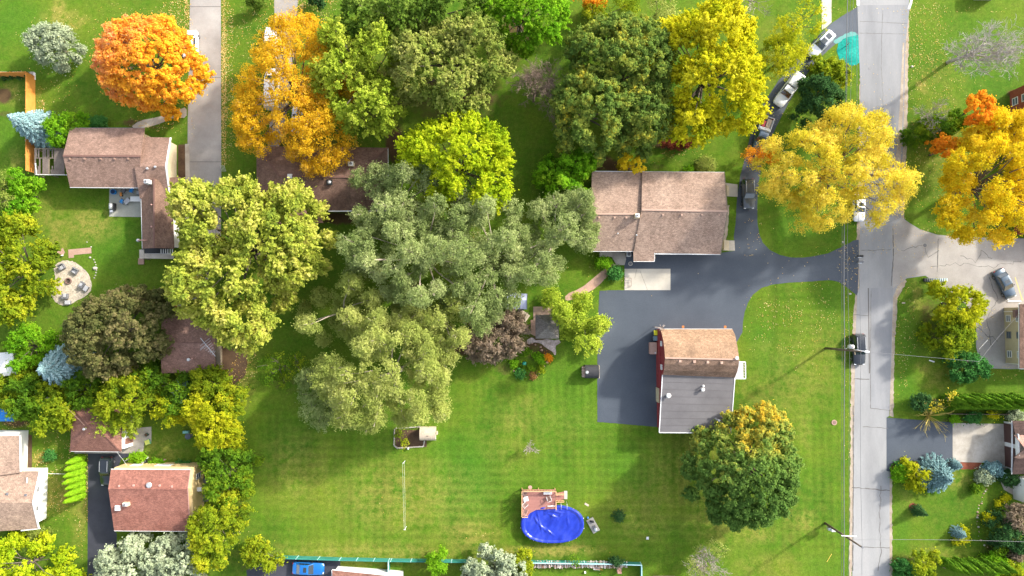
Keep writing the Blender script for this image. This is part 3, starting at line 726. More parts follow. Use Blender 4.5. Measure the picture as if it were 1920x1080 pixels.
bare_tree('leafless brown-twigged tree between the olive tree and the round green tree', (1000,190), (1003,155), 9, .80, 14, m_dead2, 6, 9, r0=.15)
T('sparse grey-olive tree at the top edge above the dark flecked tree', [(1232,18,34,30)], 8, 2, 'airy', LM['willow_y'], 15)
T('small bright orange tree at the top edge right of the green maple', [(1108,2,30,18),(1085,-4,20,14)], 6, 1.5, 'puff', LM['flame'], 16)
T('yellow-brown undergrowth tree below the small orange one', [(1120,30,40,26),(1160,10,40,24)], 5, .6, 'airy', LM['mixed_gold'], 17)
T('bright green leafy tree at the west end of the chimney house', [(1055,330,46,42),(1095,305,40,26),(1078,370,30,16)], 7, 1, 'puff', LM['bright'], 18)
T('small golden tree leaning over the north eave of the chimney house', [(1181,314,22,19)], 5.5, 2, 'puff', LM['gold_deep'], 19, leaf=.15)
T('big amber and yellow tree over the end of the curved driveway and road', [(1505,310,70,68),(1600,258,78,66),(1645,345,66,70),(1540,385,62,46),(1468,345,38,38),(1590,330,76,66)], 14, 4.5, 'airy', LM['amber'], 20, nlimb=24, gap=.16, dens=1.0, bare=[(1613,390,17,.9),(1655,310,20,.5)])
T('sprig-like small orange tree beside the dark pickup on the curved driveway', [(1425,290,22,16),(1440,305,20,18)], 5, 2, 'airy', LM['flame'], 21, leaf=.12, gap=.1)
T('dark green spruce-like tree between the white pickup and the road', [(1540,192,40,44),(1530,170,30,30)], 7, .8, 'bush', LM['evergreen'], 22)
T('feathery yellow-green shrub above the dark evergreen by the teal patch', [(1562,140,34,30),(1545,120,20,16)], 3.5, .4, 'shag', LM['mixed_gold'], 23, name='shrub', cat='shrub')
T('amber crowned tree between the silver and white parked vehicles', [(1472,105,40,38),(1490,90,20,20)], 8, 2, 'airy', LM['sunny'], 24)
T('thin yellow-leaved tree with bare boughs left of the top footpath', [(1505,28,36,30),(1470,55,26,18),(1525,50,18,16)], 8, 2, 'thin', LM['sunny'], 25, gap=.1, leaf=.14)
bare_tree('leafless pale tree sprawling at the top edge right of the yellow tree', (1395,-6), (1430,22), 6, .6, 26, m_dead, 4, 5, r0=.12)
T('large bright golden tree covering the brick house on the right', [(1858,330,84,80),(1890,245,44,46),(1792,400,40,46),(1900,405,54,52),(1788,315,34,24),(1840,412,38,28)], 14, 4, 'willow', LM['gold_deep'], 27, gap=.20, nlimb=24, leaf=.13)
T('orange-topped tree beside the golden tree at the brick house', [(1822,198,34,26),(1830,230,30,20)], 9, 3, 'puff', LM['flame'], 28)
T('low orange branchy tree right of the road above the junction lawn', [(1775,272,34,16),(1770,295,16,14)], 6, 2, 'puff', LM['flame'], 29)
T('dark green undergrowth tree left of the orange tree by the road', [(1745,245,46,22),(1780,225,36,20)], 4.5, .5, 'bush', LM['mixed'], 30)
bare_tree('leafless grey shrub-like tree right of the road beside the orange tree', (1735,232), (1745,215), 6, .7, 31, m_dead, 5, 6, r0=.09)
bare_tree('large leafless tree leaning over the upper right lawn', (1777,117), (1866,84), 12.5, .78, 32, plain('silver_twigs', (.38,.34,.31), .9), 6, 9, r0=.26, fork=.42)
T('huge pale yellow-green maple in the left centre over the lane', [(430,415,108,82),(505,455,104,92),(420,530,112,84),(455,600,66,54),(540,400,60,60),(360,380,46,44)], 15, 4, 'frond', LM['pale'], 33, nlimb=26, leaf=.2)
T('grey-green willow crown at the east end of the hip roof', [(705,350,44,46),(745,400,76,50),(770,350,50,40)], 13, 3, 'willow', LM['willow'], 34, bark=m_pale_bark, nlimb=20)
T('grey-green willow in the middle of the grove below the yellow-green maple', [(740,470,108,60),(790,520,96,60),(850,470,66,56),(840,400,50,46)], 14, 3, 'willow', LM['willow'], 35, bark=m_pale_bark, nlimb=14, gap=.18)
T('silvery willow between the grove and the brown chimney roof', [(1055,425,64,60),(1010,492,56,50),(1085,392,34,32)], 12, 3, 'willow', LM['willow'], 36, bark=m_pale_bark, nlimb=20, gap=.06)
T('soft grey willow between the middle grove and the silvery willow', [(935,450,54,58),(905,410,50,34),(945,400,30,34),(925,532,50,54),(902,582,34,36)], 12, 3, 'willow', LM['willow'], 37, bark=m_pale_bark)
T('wide olive-yellow willow at the lower edge of the grove above the mown lawn', [(735,640,105,66),(690,720,112,66),(790,730,58,70),(700,770,90,34),(760,690,90,80)], 14, 3, 'willow', LM['willow_y'], 38, bark=m_pale_bark, nlimb=11, gap=.05)
T('thin grey willow bough tree just right of the huge pale maple', [(590,590,46,40),(655,565,60,44),(620,620,40,24)], 10, 3, 'willow', LM['willow_y'], 39, bark=m_pale_bark, gap=.2)
T('greyish low willow at the lower left of the grove', [(590,740,46,40),(610,770,40,24)], 6, 1.5, 'willow', LM['willow'], 40, gap=.03)
T('olive-green willow crown beside the pinkish bush in the grove', [(820,590,56,40),(850,640,34,30)], 11, 3, 'willow', LM['willow_y'], 41, bark=m_pale_bark, gap=.08)
T('mauve-brown smoke bush west of the garden pond', [(925,638,62,40),(895,655,40,24),(960,610,30,24)], 5, 1, 'shag', LM['heather'], 42, name='shrub', cat='shrub')
T('copper-brown round tree left of the small red-brown outbuilding', [(205,620,88,76),(250,610,66,70),(180,660,60,50),(180,590,50,40)], 11, 2, 'puff', LM['copper'], 43)
T('yellow-green tree with golden tips at the left edge beside the fire pit', [(38,480,54,76),(22,560,40,46),(66,510,26,40)], 9, 1.5, 'frond', LM['mixed_gold'], 44)
T('fresh green bush at the left edge below the orange fence', [(48,352,28,38),(40,385,24,24)], 5, .8, 'puff', LM['bright'], 45, name='shrub', cat='shrub')
T('dull brown-green bush cut by the left edge above the yellow-green tree', [(10,362,28,44)], 6, 1, 'airy', LM['olive'], 46, name='shrub', cat='shrub')
T('feathery lime bush right of the white shed roof', [(56,645,34,40),(40,680,20,16)], 5, .6, 'shag', LM['bright'], 47, name='shrub', cat='shrub')
T('yellow and green bush below the white shed roof', [(45,690,22,14),(15,725,34,24)], 4, .5, 'shag', LM['mixed_gold'], 48, name='shrub', cat='shrub')
T('green tree left of the white boat in the left thicket', [(45,745,34,44),(75,770,28,34),(70,720,30,22)], 5, .5, 'shag', LM['mixed'], 49)
T('golden green tree right of the white boat in the left thicket', [(110,728,32,18),(118,765,26,36),(100,795,30,22)], 5, .6, 'shag', LM['mixed_gold'], 50)
T('dark green bush between the blue spruce and the red garage', [(155,725,40,34),(160,750,32,20)], 4.5, .5, 'shag', LM['mixed'], 51, name='shrub', cat='shrub')
T('yellow tree hanging over the north side of the red garage', [(240,740,46,44),(215,770,40,28)], 7, 1, 'shag', LM['mixed_gold'], 52)
T('weeping lime green tree over the east corner of the red garage', [(225,795,54,18),(200,800,34,14)], 4, 1.2, 'shag', LM['lime'], 53)
T('mid green tree below the red-brown outbuilding', [(320,720,50,30),(285,710,34,28),(345,755,30,24)], 5, .5, 'shag', LM['mixed'], 54)
T('green tree with yellow tips at the right end of the thicket row', [(400,715,44,30),(435,745,30,28)], 5.5, .6, 'shag', LM['mixed_gold'], 55)
T('small bluish conifer in the middle of the thicket row', [(345,735,14,22)], 4, .4, 'bush', LM['blue_dark'], 56)
T('small yellow-leaved tree left of the large yellow one above the small lawn', [(315,765,22,24),(325,785,20,14)], 5, 1, 'shag', LM['sunny'], 57)
T('large yellow tree at the corner of the small lawn', [(398,775,56,44),(405,815,44,28)], 7, 1, 'shag', LM['sunny'], 58)
T('green tree between the large yellow tree and the red-roofed bungalow', [(425,900,46,50),(400,860,30,30),(440,870,28,30)], 6, .6, 'shag', LM['mixed'], 59)
T('yellow-green tree at the south-east corner of the red-roofed bungalow', [(400,985,46,44),(395,1030,44,36),(420,960,34,34)], 7, .8, 'shag', LM['mixed_gold'], 60)
T('small olive-gold tree at the west end of the teal fence', [(484,1035,32,28),(500,1050,20,18)], 4, .6, 'shag', LM['mixed_gold'], 61)
T('grey-green pine at the bottom left, left one of the pair', [(243,1056,56,46),(220,1075,40,30)], 7, 1, 'puff', LM['sage'], 62)
T('grey-green pine at the bottom left, right one of the pair', [(325,1058,56,48),(345,1075,40,30)], 7, 1, 'puff', LM['sage'], 63)
T('bright yellow-green maple in the bottom left corner', [(40,1060,66,40),(110,1080,50,26),(0,1050,40,40)], 7, 1.5, 'frond', LM['acid'], 64)
T('cream-tinged pine beside the teal fence at the bottom', [(925,1062,54,36),(905,1080,40,26),(950,1075,40,30)], 6, .6, 'puff', LM['sage'], 65)
T('olive shrub at the west end of the firewood stack', [(980,1060,20,26)], 4, .5, 'bush', LM['mixed_gold'], 66, name='shrub', cat='shrub')
T('small leafy sapling growing at the teal fence above the white roof', [(820,1055,17,22),(828,1038,10,12)], 4, 1, 'bush', LM['bright'], 67)
T('great round green tree with orange top at the corner of the grey flat roof', [(1401,890,105,104),(1422,818,74,54)], 14, 2, 'puff', LM['chestnut_gold'], 68, nlimb=24)
bare_tree('half bare tangled bush at the bottom edge below the great round tree', (1325,1062), (1322,1045), 4.5, .8, 69, m_dead, 5, 8, r0=.07)
T('wispy grey-green bush at the bottom edge among bare twigs', [(1320,1050,50,30),(1345,1030,30,18)], 3.5, .4, 'thin', LM['willow_y'], 70, name='shrub', cat='shrub', leaf=.11)
T('golden-green tree beside the side street, upper of the two', [(1800,572,48,40),(1780,560,34,30)], 6, .8, 'shag', LM['sunny'], 71)
T('golden-green tree beside the side street, lower of the two', [(1782,628,40,36),(1790,650,34,20)], 5.5, .7, 'shag', LM['mixed_gold'], 72)
T('low dark green juniper below the golden-green pair', [(1816,689,42,27),(1800,682,26,20)], 3, .2, 'bush', LM['juniper'], 73, name='juniper', cat='shrub', leaf=.12)
T('bushy brownish shrub with amber leaves at the west end of the tall hedge', [(1768,745,26,20),(1755,765,16,16)], 3, .4, 'thin', LM['amber'], 74, name='shrub', cat='shrub', gap=0)
T('dark blue-green low shrub on the lawn edge left of the amber one', [(1722,752,22,14),(1745,760,16,10)], 2, .2, 'bush', LM['evergreen'], 75, name='shrub', cat='shrub')
bare_tree('spiky shrub of bare yellow wands over the dark driveway', (1739,779), None, 3.4, .5, 76, plain('yellow_wands', (.46, .36, .08), .8), n0=46, wand=True, name='shrub', cat='shrub', r0=.05)
T('yellow weeping larch at the kerb of the lower right driveway', [(1720,885,26,18),(1742,890,20,10),(1712,866,8,14),(1716,905,10,12)], 3.5, .6, 'shag', LM['sunny'], 77, name='larch', cat='tree', gap=.1)
T('small green shrub in the pebble corner by the lower right driveway', [(1690,888,14,14)], 1.6, .2, 'bush', LM['bright'], 78, name='shrub', cat='shrub')
spruce('blue spruce beside the brown fence at the top left', (88,246), 8.5, 3.2, LM['blue'], 79)
spruce('blue spruce in the left thicket below the copper tree', (137,687), 8.0, 4.2, LM['blue'], 80, leaf=.18)
spruce('stout blue-green spruce on the lower right lawn by the driveway', (1742,885), 5.5, 3.1, LM['blue_dark'], 81, droop=.1)
spruce('young dark spruce alone on the wide lawn right of the pool', (1160,966), 1.8, 1.0, LM['evergreen'], 82, leaf=.1)
spruce('small dark conifer beside the ring of red mulch', (1716,955), 3.2, .95, LM['evergreen'], 83, leaf=.11)
spruce('small blue conifer in the round flower ring on the lower right lawn', (1792,997), 2.4, 1.1, LM['blue_dark'], 84, leaf=.11)
spruce('small spiky conifer in the mulch beside the lower right driveway', (1786,870), 2.2, 1.05, LM['blue_dark'], 85, leaf=.12)
columnar('slim vivid green conifer standing inside the willow grove', (780,556), 9, 1.0, LM['hedge'], 86)
T('round green bush in the front bed of the top left house', [(180,229,28,9)], 1.6, .2, 'bush', LM['juniper'], 87, name='shrub', cat='shrub')
T('tangled dark green shrub in the shade at the left side of the wide lawn', [(512,700,34,34),(540,680,24,18)], 3, .3, 'thin', LM['mixed'], 88, name='shrub', cat='shrub', gap=.05)
T('dark shrub with yellow tips in the shade beside the low grey willow', [(555,690,30,24)], 2.6, .3, 'thin', LM['mixed_gold'], 89, name='shrub', cat='shrub', gap=.05)
bare_tree('small bare shrub alone on the wide lawn above the pool', (990,845), (994,838), 2.4, .8, 90, m_dead, 4, 7, r0=.035, name='shrub', cat='shrub')
T('yellow-green spreading tree between the garden pond and the dark driveway', [(1098,595,34,34),(1100,640,30,30),(1075,610,34,40),(1115,570,20,22)], 6.5, 1.5, 'willow', LM['lime'], 91, gap=0, leaf=.15)
T('yellow and green shrub above the grey gazebo', [(1040,562,24,16),(1025,545,22,14)], 5, 1, 'willow', LM['lime'], 92, name='shrub', cat='shrub', gap=0)
T('dense green bush at the top of the garden path beside the house', [(1132,493,14,10)], 1.5, .2, 'bush', LM['bright'], 93, name='shrub', cat='shrub')
T('dense green bush below the house apron by the concrete pad', [(1153,512,13,12)], 1.5, .2, 'bush', LM['juniper'], 94, name='shrub', cat='shrub')
T('flowering pale shrub at the north wall of the chimney house', [(1322,308,19,14)], 2, .2, 'bush', LM['olive'], 95, name='shrub', cat='shrub')
T('small vivid green shrub left of the pale one at the north wall', [(1293,318,10,6)], 1.2, .2, 'bush', LM['bright'], 96, name='shrub', cat='shrub')
T('red-leaved low shrub under the yellow tree at its lower edge', [(1280,268,26,8),(1250,272,16,7)], 1.2, .1, 'bush', leafmat('red_leaves', [(.20,.05,.03), (.32,.10,.05)]), 97, name='shrub', cat='shrub')
T('dark green tree at the top edge between the lane and the locust', [(600,-2,36,12)], 4, .5, 'bush', LM['evergreen'], 98)
T('dark green bush right of the lane at the top edge', [(480,2,20,10)], 3, .4, 'bush', LM['deep'], 99, name='shrub', cat='shrub')
T('copper-leaved tree at the lower right garden beside the walk', [(1900,965,24,26)], 4, .5, 'shag', LM['heather'], 100)
T('dark evergreen shrub mass in the lower right garden', [(1880,995,30,30),(1905,1010,30,26)], 3, .3, 'bush', LM['evergreen'], 101, name='shrub', cat='shrub')
for i, (x, y, r, k, lb) in enumerate([(1885,933,7,'gold','small yellow shrub nearest the curved walk in the lower right garden'), (1871,945,5,'gold','tiny yellow shrub just below the one nearest the curved walk'),
    (1854,973,9,'gold','round yellow shrub at the stone edging of the lower right garden'), (1848,894,14,'sage','greyish shrub left of the curved walk'), (1862,880,16,'blue_dark','bluish shrub at the top of the curved walk'),
    (1870,1030,12,'mixed','green shrub in the bare bed at the lower right edge'), (1905,1040,14,'heather','brownish shrub at the lower right edge'), (1895,895,16,'evergreen','dark shrub enclosed by the curved walk'),
    (1865,1056,22,'bright','lime shrub right of the bottom hedge'), (1895,1072,24,'mixed_gold','yellow-green shrub in the bottom right corner'), (1832,915,9,'mixed','low green shrub at the upper bend of the stone edging')]):
    T(lb, [(x,y,r,r*.85)], .8+r*.06, .15, 'bush', LM[k], 110+i, name='shrub', cat='shrub', trunk=r > 10)
T('green and yellow shrub at the bottom edge by the road', [(1725,1058,36,24),(1750,1050,20,16)], 3, .3, 'puff', LM['mixed_gold'], 130, name='shrub', cat='shrub')
T('grey-green shrub at the bottom edge nearest the road', [(1700,1068,20,20)], 2.6, .3, 'bush', LM['juniper'], 131, name='shrub', cat='shrub')
T('yellow flowering ring around the small blue conifer', [(1792,1015,9,5),(1803,1012,10,7),(1812,1003,6,9),(1805,992,10,6)], .8, .1, 'bush', LM['sunny'], 132, name='shrub', cat='shrub', trunk=False, group='flower ring')
T('dark leafy plants in the round bed by the mulch strip', [(1695,875,6,5),(1686,870,6,4)], .8, .1, 'bush', LM['juniper'], 133, name='shrub', cat='shrub', trunk=False)
# plants in the pond garden
for i, (x, y, r, k, lb) in enumerate([(978,700,10,'juniper','green plants at the lower left of the pond garden'), (992,690,12,'mixed','low green planting beside the green jug'), (1010,672,12,'bright','leafy planting in the middle of the pond garden'),
    (985,660,10,'mixed','green planting left of the pebble patch'), (1000,706,13,'russet','rusty planting at the foot of the pond garden'), (1030,670,7,'flame','orange plant below the pebble patch'), (1016,694,9,'mixed_gold','yellowing planting right of the green jug'), (965,680,10,'bright','green planting at the left rim of the pond garden')]):
    T(lb, [(x,y,r,r*.8)], .7, .08, 'bush', LM[k], 140+i, name='garden_plants', cat='plants', trunk=False)
T('row of dark shrubs under the tall hedge by the driveway, left end', [(1790,785,12,6)], 1, .1, 'bush', LM['bright'], 150, name='shrub', cat='shrub', trunk=False)
T('row of dark shrubs under the tall hedge by the driveway, middle', [(1825,783,18,7)], 1, .1, 'bush', LM['juniper'], 151, name='shrub', cat='shrub', trunk=False)
T('golden small shrub at the right end below the tall hedge', [(1862,779,7,6)], 1, .1, 'bush', LM['gold'], 152, name='shrub', cat='shrub', trunk=False)
T('greyish shrub beside the dark roof at the right edge', [(1905,779,18,8)], 1.5, .1, 'bush', LM['sage'], 153, name='shrub', cat='shrub', trunk=False)
T('dark shrub below the white gable house, left of the two', [(30,1006,18,12)], 1.5, .1, 'bush', LM['mixed'], 154, name='shrub', cat='shrub', trunk=False)
T('olive shrub below the white gable house, right of the two', [(68,1000,24,13)], 1.5, .1, 'bush', LM['olive'], 155, name='shrub', cat='shrub', trunk=False)
T('small round green shrub between the white gable house and the arborvitae', [(94,853,8,8)], 1, .1, 'bush', LM['juniper'], 156, name='shrub', cat='shrub', trunk=False)
T('low dark shrub on the fence line above the firewood stack', [(1155,1052,13,8)], 1.6, .1, 'bush', LM['evergreen'], 157, name='shrub', cat='shrub', trunk=False)
T('narrow shrub left on the fence line above the firewood stack', [(1078,1050,14,4)], 1.4, .1, 'thin', LM['mixed'], 158, name='shrub', cat='shrub', trunk=False, gap=0)
T('bush of green leaves below the grey barn shingles of the red-roofed bungalow north wall', [(290,866,24,5)], 1, .1, 'bush', LM['bright'], 159, name='shrub', cat='shrub', trunk=False)
T('dark leafy row along the rest of the bungalow north wall', [(335,869,26,4)], .9, .1, 'bush', LM['juniper'], 160, name='shrub', cat='shrub', trunk=False)
T('lime shrub in front of the dark tank by the bungalow', [(257,858,14,7)], 1.6, .1, 'bush', LM['hedge_lime'], 161, name='shrub', cat='shrub', trunk=False)
T('weed patch with yellow flowers in the wooden framed vegetable bed', [(752,812,10,9),(758,828,6,5)], .8, .05, 'thin', LM['mixed_gold'], 162, name='garden_plants', cat='plants', trunk=False, gap=0)
# clipped arborvitae rows
for i in range(7):
    columnar('slim lime arborvitae in the row beside the left asphalt driveway', (157, 858+i*11.5), 4.2+.25*((i*5) % 4), .58+.03*((i*3) % 4), LM['hedge_lime'], 200+i, group='arborvitae row by the left driveway')
for i in range(16):
    r_, c_ = i % 2, i//2
    columnar('slim green arborvitae in the staggered double row above the right driveway', (1770+c_*17+r_*8, 746+r_*9), 5.0+.5*((i*7) % 5)/2, .70+.05*((i*3) % 4), LM['hedge'], 220+i, group='double arborvitae row at the right')
for i in range(9):
    columnar('slim green arborvitae in the row at the bottom right edge', (1763+i*12, 1050+(i % 2)*3), 5.2, .7, LM['hedge'], 250+i, group='arborvitae row at the bottom right')
leaf_litter('fallen_leaves', [(420,150,5,160,1500),(428,150,12,150,700),(350,60,5,60,400),(565,20,8,40,300),(330,30,30,40,500),(350,150,26,100,160),(470,60,50,50,300),(90,200,60,90,260),(200,70,160,60,300),(560,20,90,30,500),(290,232,50,14,150),(80,205,8,18,90),
    (1500,500,110,40,60),(1590,500,20,45,90),(1740,200,50,190,800),(1730,60,40,70,260),(1800,130,80,60,200),(1820,440,100,26,200),(1470,600,90,60,200),(1530,620,60,90,120),(1460,590,40,30,110),(1590,700,10,200,60),
    (110,880,30,80,330),(100,930,40,50,200),(75,860,14,20,120),(162,900,4,80,150),(150,1000,10,50,60),(430,950,40,100,200),(1700,600,26,90,140),(1850,700,70,14,90),(1690,660,14,100,60),(1405,410,22,60,40),
    (1560,280,130,160,500),(690,180,90,80,300),(860,420,60,60,100),(460,690,24,40,200),(290,560,40,20,100),(1700,20,200,6,80),(1660,410,50,60,160),(1250,290,60,16,80),(1170,520,200,40,30),
    (1840,600,30,60,60),(1680,330,14,80,200),(1700,470,150,40,50),(350,600,10,100,100),(30,800,30,12,120),(1000,960,280,120,30)], LM['litter'], 9)

# ================================================================== BUILDINGS
m_sh_brown = shingle('brown_shingles', [(.24,.15,.112), (.37,.24,.185)])
m_sh_brown_y = shingle('brown_shingles_turned', [(.19,.112,.08), (.29,.18,.13)], 'y')
m_sh_tan = shingle('tan_shingles', [(.32,.20,.12), (.45,.29,.185)])
m_sh_big = shingle('pinkish_brown_shingles', [(.32,.215,.16), (.47,.335,.255)], stainamt=.5)
m_sh_dark = shingle('dark_brown_shingles', [(.17,.10,.075), (.30,.185,.14)], stainamt=.7)
m_sh_red = shingle('reddish_shingles', [(.28,.115,.085), (.40,.18,.135)], stain=(.08,.03,.025))
m_sh_gar = shingle('red_brown_shingles', [(.21,.10,.075), (.30,.15,.112)], stain=(.07,.03,.025))
m_sh_west = shingle('sandy_shingles', [(.34,.235,.175), (.48,.34,.25)], row=.2)
m_sh_choc = shingle('chocolate_shingles', [(.06,.038,.032), (.11,.07,.06)])
m_sh_gaz = shingle('grey_gazebo_shingles', [(.17,.15,.13), (.25,.225,.20)])
m_ridge = plain('ridge_cap', (.44, .29, .22), .9)
m_ridge_d = plain('dark_ridge_cap', (.17, .09, .07), .9)
m_white = plain('white_trim', (.78, .77, .74), .5)
m_gutter = plain('pale_gutter', (.62, .63, .63), .45)
m_vent = plain('brown_vent_metal', (.20, .12, .10), .7)
m_vent_p = plain('pink_vent_metal', (.50, .28, .23), .7)
m_metal = plain('galvanised_metal', (.62, .63, .64), .35, .6)
m_wall_yel = nmat('yellow_siding', [(.62,.45,.20), (.72,.54,.27)], .6, 3, .12, .8)
m_wall_wh = nmat('white_siding', [(.72,.71,.66), (.80,.79,.75)], .6, 3, .08, .7)
m_wall_red = nmat('barn_red_siding', [(.20,.028,.030), (.28,.045,.045)], .8, 4, .15, .75, stretch=(1, 3, 1))
m_wall_tan = nmat('beige_siding', [(.46,.38,.24), (.56,.47,.31)], .6, 4, .12, .8)
m_wall_brick = nmat('red_brick', [(.24,.06,.035), (.36,.10,.06)], 1.5, 8, .3, .9)
m_wall_wood = nmat('weathered_wood', [(.16,.13,.09), (.26,.21,.15)], 1.2, 7, .3, .9)
m_wall_stone = nmat('cream_stone', [(.52,.43,.28), (.62,.52,.36)], 1.2, 5, .2, .85)
m_flat = nmat('grey_roll_roofing', [(.105,.10,.104), (.155,.148,.152)], .3, 8, .15, .85)
m_seam = plain('roofing_seam', (.11, .10, .105), .9)
m_glass = plain('window_glass', (.10, .13, .16), .08, 0, .6)
m_brass = plain('rust_stain', (.48, .18, .05), .9)
m_deckw = nmat('brown_deck_boards', [(.27,.12,.10), (.36,.17,.14)], .8, 6, .2, .8, stretch=(.3, 5, 1))
m_rail = plain('tan_rail_wood', (.58, .34, .17), .7)
m_orange = nmat('orange_stained_wood', [(.62,.22,.04), (.74,.34,.08)], .8, 5, .18, .6, stretch=(3, 1, 1))
m_black = plain('black_paint', (.012, .012, .014), .4)
m_gry = plain('grey_plastic', (.16, .16, .17), .5)
m_cush = plain('grey_cushion', (.42, .42, .43), .9)
m_wood = nmat('bleached_planks', [(.46,.37,.27), (.60,.50,.39)], 1, 6, .25, .85)
m_log = nmat('split_logs', [(.42,.27,.20), (.66,.52,.44)], 4, 8, .5, .9)
m_bluep = plain('blue_plastic', (.01, .24, .62), .45)
m_tarp = nmat('blue_tarp', [(.01,.16,.55), (.03,.26,.72)], 1.2, 4, .2, .35)

def roofs(root, faces, mat, th=.16, name='roof'): return MB().slab(faces, th).build(name, mat, root)
def ridge(root, pts, w=.28, mat=None, name='ridge_cap'):
    mb = MB()
    for a, c in zip(pts, pts[1:]): mb.beam(Vector(a)+Vector((0, 0, .03)), Vector(c)+Vector((0, 0, .03)), w, .05)
    return mb.build(name, mat or m_ridge, root)
def gutter(root, pts, w=.13, mat=None, dz=-.06, name='gutter'):
    mb = MB()
    for a, c in zip(pts, pts[1:]): mb.beam(Vector(a)+Vector((0, 0, dz)), Vector(c)+Vector((0, 0, dz)), w, .12)
    return mb.build(name, mat or m_gutter, root)
def body(root, corners, zs, mat, inset=.4, ridgeends=None, zr=0, name='wall'):
    """walls under the eaves; corners px at eave height; ridge ends make gables"""
    P = [W(x, y, z) for (x, y), z in zip(corners, zs)]; c = sum(P, Vector())/4
    Q = []
    for i in range(4):
        a, b_, d = P[i-1], P[i], P[(i+1) % 4]
        u = (a-b_); u.z = 0; u.normalize(); v = (d-b_); v.z = 0; v.normalize()
        q = b_ + (u+v)*inset; Q.append(q)
    mb = MB()
    if ridgeends:      # order NW NE SE SW ; ridge W, ridge E (x) 
        r1, r2 = W(*ridgeends[0], zr), W(*ridgeends[1], zr); d = (r2-r1).normalized()*inset
        r1 = r1+d - Vector((0, 0, .2)); r2 = r2-d - Vector((0, 0, .2))
        tp = [Vector((q.x, q.y, z-.12)) for q, z in zip(Q, zs)]; bt = [Vector((q.x, q.y, -.02)) for q in Q]
        vs = bt+tp+[r1, r2]
        mb.add(vs, [(3,2,1,0), (1,0,4,5)[::1], (2,1,5,9,6), (3,2,6,7), (0,3,7,8,4), (4,8,9,5), (8,7,6,9)])
    else:
        z = min(zs)-.16
        mb.prism([(q.x, q.y) for q in Q], -.02, z)
    return mb.build(name, mat, root)
def vent(root, x, y, z, mat, s=.32, h=.22, name='roof_vent', dx=0):
    p_ = W(x, y, z); return MB().box((p_.x, p_.y, z+h*.3), (s, s, h)).build(name, mat, root, bevel=.04)
def pipe(root, x, y, z, mat, r=.12, h=.8, name='vent_pipe', cap=True):
    p_ = W(x, y, z); mb = MB().cyl((p_.x, p_.y, z-.4), r, h+.4, 12)
    if cap: mb.cyl((p_.x, p_.y, z+h), r*1.7, .14, 14, r*1.2)
    return mb.build(name, mat, root, smooth=False)
def chim(root, x, y, z, w, d, h, mat, cap=None):
    p_ = W(x, y, z+h*.5); o = MB().box((p_.x, p_.y, z+h/2-.6), (w, d, h+1.2)).build('chimney', mat, root, bevel=.02)
    MB().box((p_.x, p_.y, z+h+.04), (w*.82, d*.82, .1)).build('chimney_cap', cap or m_white, o)
    MB().cyl((p_.x, p_.y, z+h+.09), w*.22, .2, 10).build('flue', m_gry, o)
def window_on(root, a, b, z0, z1, out, frame=None, glass=None, bars=1):
    """window in the wall line a->b (world xy), standing proud along 'out'"""
    a, b = Vector(a), Vector(b); d = (b-a).normalized(); o = Vector(out).normalized(); L = (b-a).length
    c = (a+b)/2; zc = (z0+z1)/2; rz = math.atan2(d.y, d.x)
    f = MB()
    for s_ in (-1, 1): f.box((c.x+d.x*s_*L/2+o.x*.04, c.y+d.y*s_*L/2+o.y*.04, zc), (.09, .1, z1-z0+.09), rz)
    for zz in (z0, z1, zc) if bars else (z0, z1): f.box((c.x+o.x*.04, c.y+o.y*.04, zz), (L-.095, .09, .08), rz)
    fo = f.build('window', frame or m_white, root)
    MB().box((c.x+o.x*.012, c.y+o.y*.012, zc), (L-.1, .02, z1-z0-.09), rz).build('pane', glass or m_glass, fo)

# ---- top left house: two gables and a long wing
zE, zR = 3.1, 4.9
c0 = W(200, 300); H1 = thing('house', 'brown-shingled house with a long wing and side patio beside the concrete lane', 'house', (c0.x, c0.y, 0))
A, B_, C_, D_ = W(131,240,zE), W(271,240,zE), W(262,352,zE), W(131,351,zE); r1, r2 = W(118,292,zR), W(264,293,zR)
roofs(H1, [(A, B_, r2, r1), (r1, r2, C_, D_)], m_sh_brown); ridge(H1, [r1, r2], mat=m_ridge_d)
body(H1, [(133,241),(268,241),(260,351),(133,351)], [zE]*4, m_wall_stone, .45, [(120,292),(262,293)], zR)
zE2, zR2 = 2.9, 4.55
A2, B2, r3, r4 = W(270,257,zE2), W(320,258,zE2), W(252,312,zR2), W(311,312,zR2)
C2, D2 = W(319,372,zE2), W(262,372,zE2)
roofs(H1, [(A2, B2, r4, W(262,312,zR2)), (r3, r4, C2, D2)], m_sh_brown)
gutter(H1, [B2, r4, C2], .2, m_white, -.02, 'rake_board')
body(H1, [(268,259),(318,260),(317,372),(262,372)], [zE2]*4, m_wall_stone, .3, [(262,312),(309,312)], zR2)
# long wing running south
zE3, zR3 = 2.75, 4.25
Wn, Wr, We = W(264,340,zE3), W(289,335,zR3), W(322,345,zE3); Sn, Sr, Se = W(267,466,zE3), W(289,465,zR3), W(326,466,zE3)
roofs(H1, [(Wn, Wr, Sr, Sn), (Wr, We, Se, Sr)], m_sh_brown_y); ridge(H1, [Wr, Sr], .2, m_ridge_d)
gutter(H1, [Wn, Sn], .14)
P4 = [W(264,345,zE3), W(322,345,zE3), W(326,466,zE3), W(267,466,zE3)]
mb = MB(); q = [(P4[0].x+.45, P4[0].y), (P4[1].x-.45, P4[1].y), (P4[2].x-.45, P4[2].y+.4), (P4[3].x+.45, P4[3].y+.4)]
mb.prism(q, -.02, 2.6); mb.build('wall', m_wall_wh, H1)
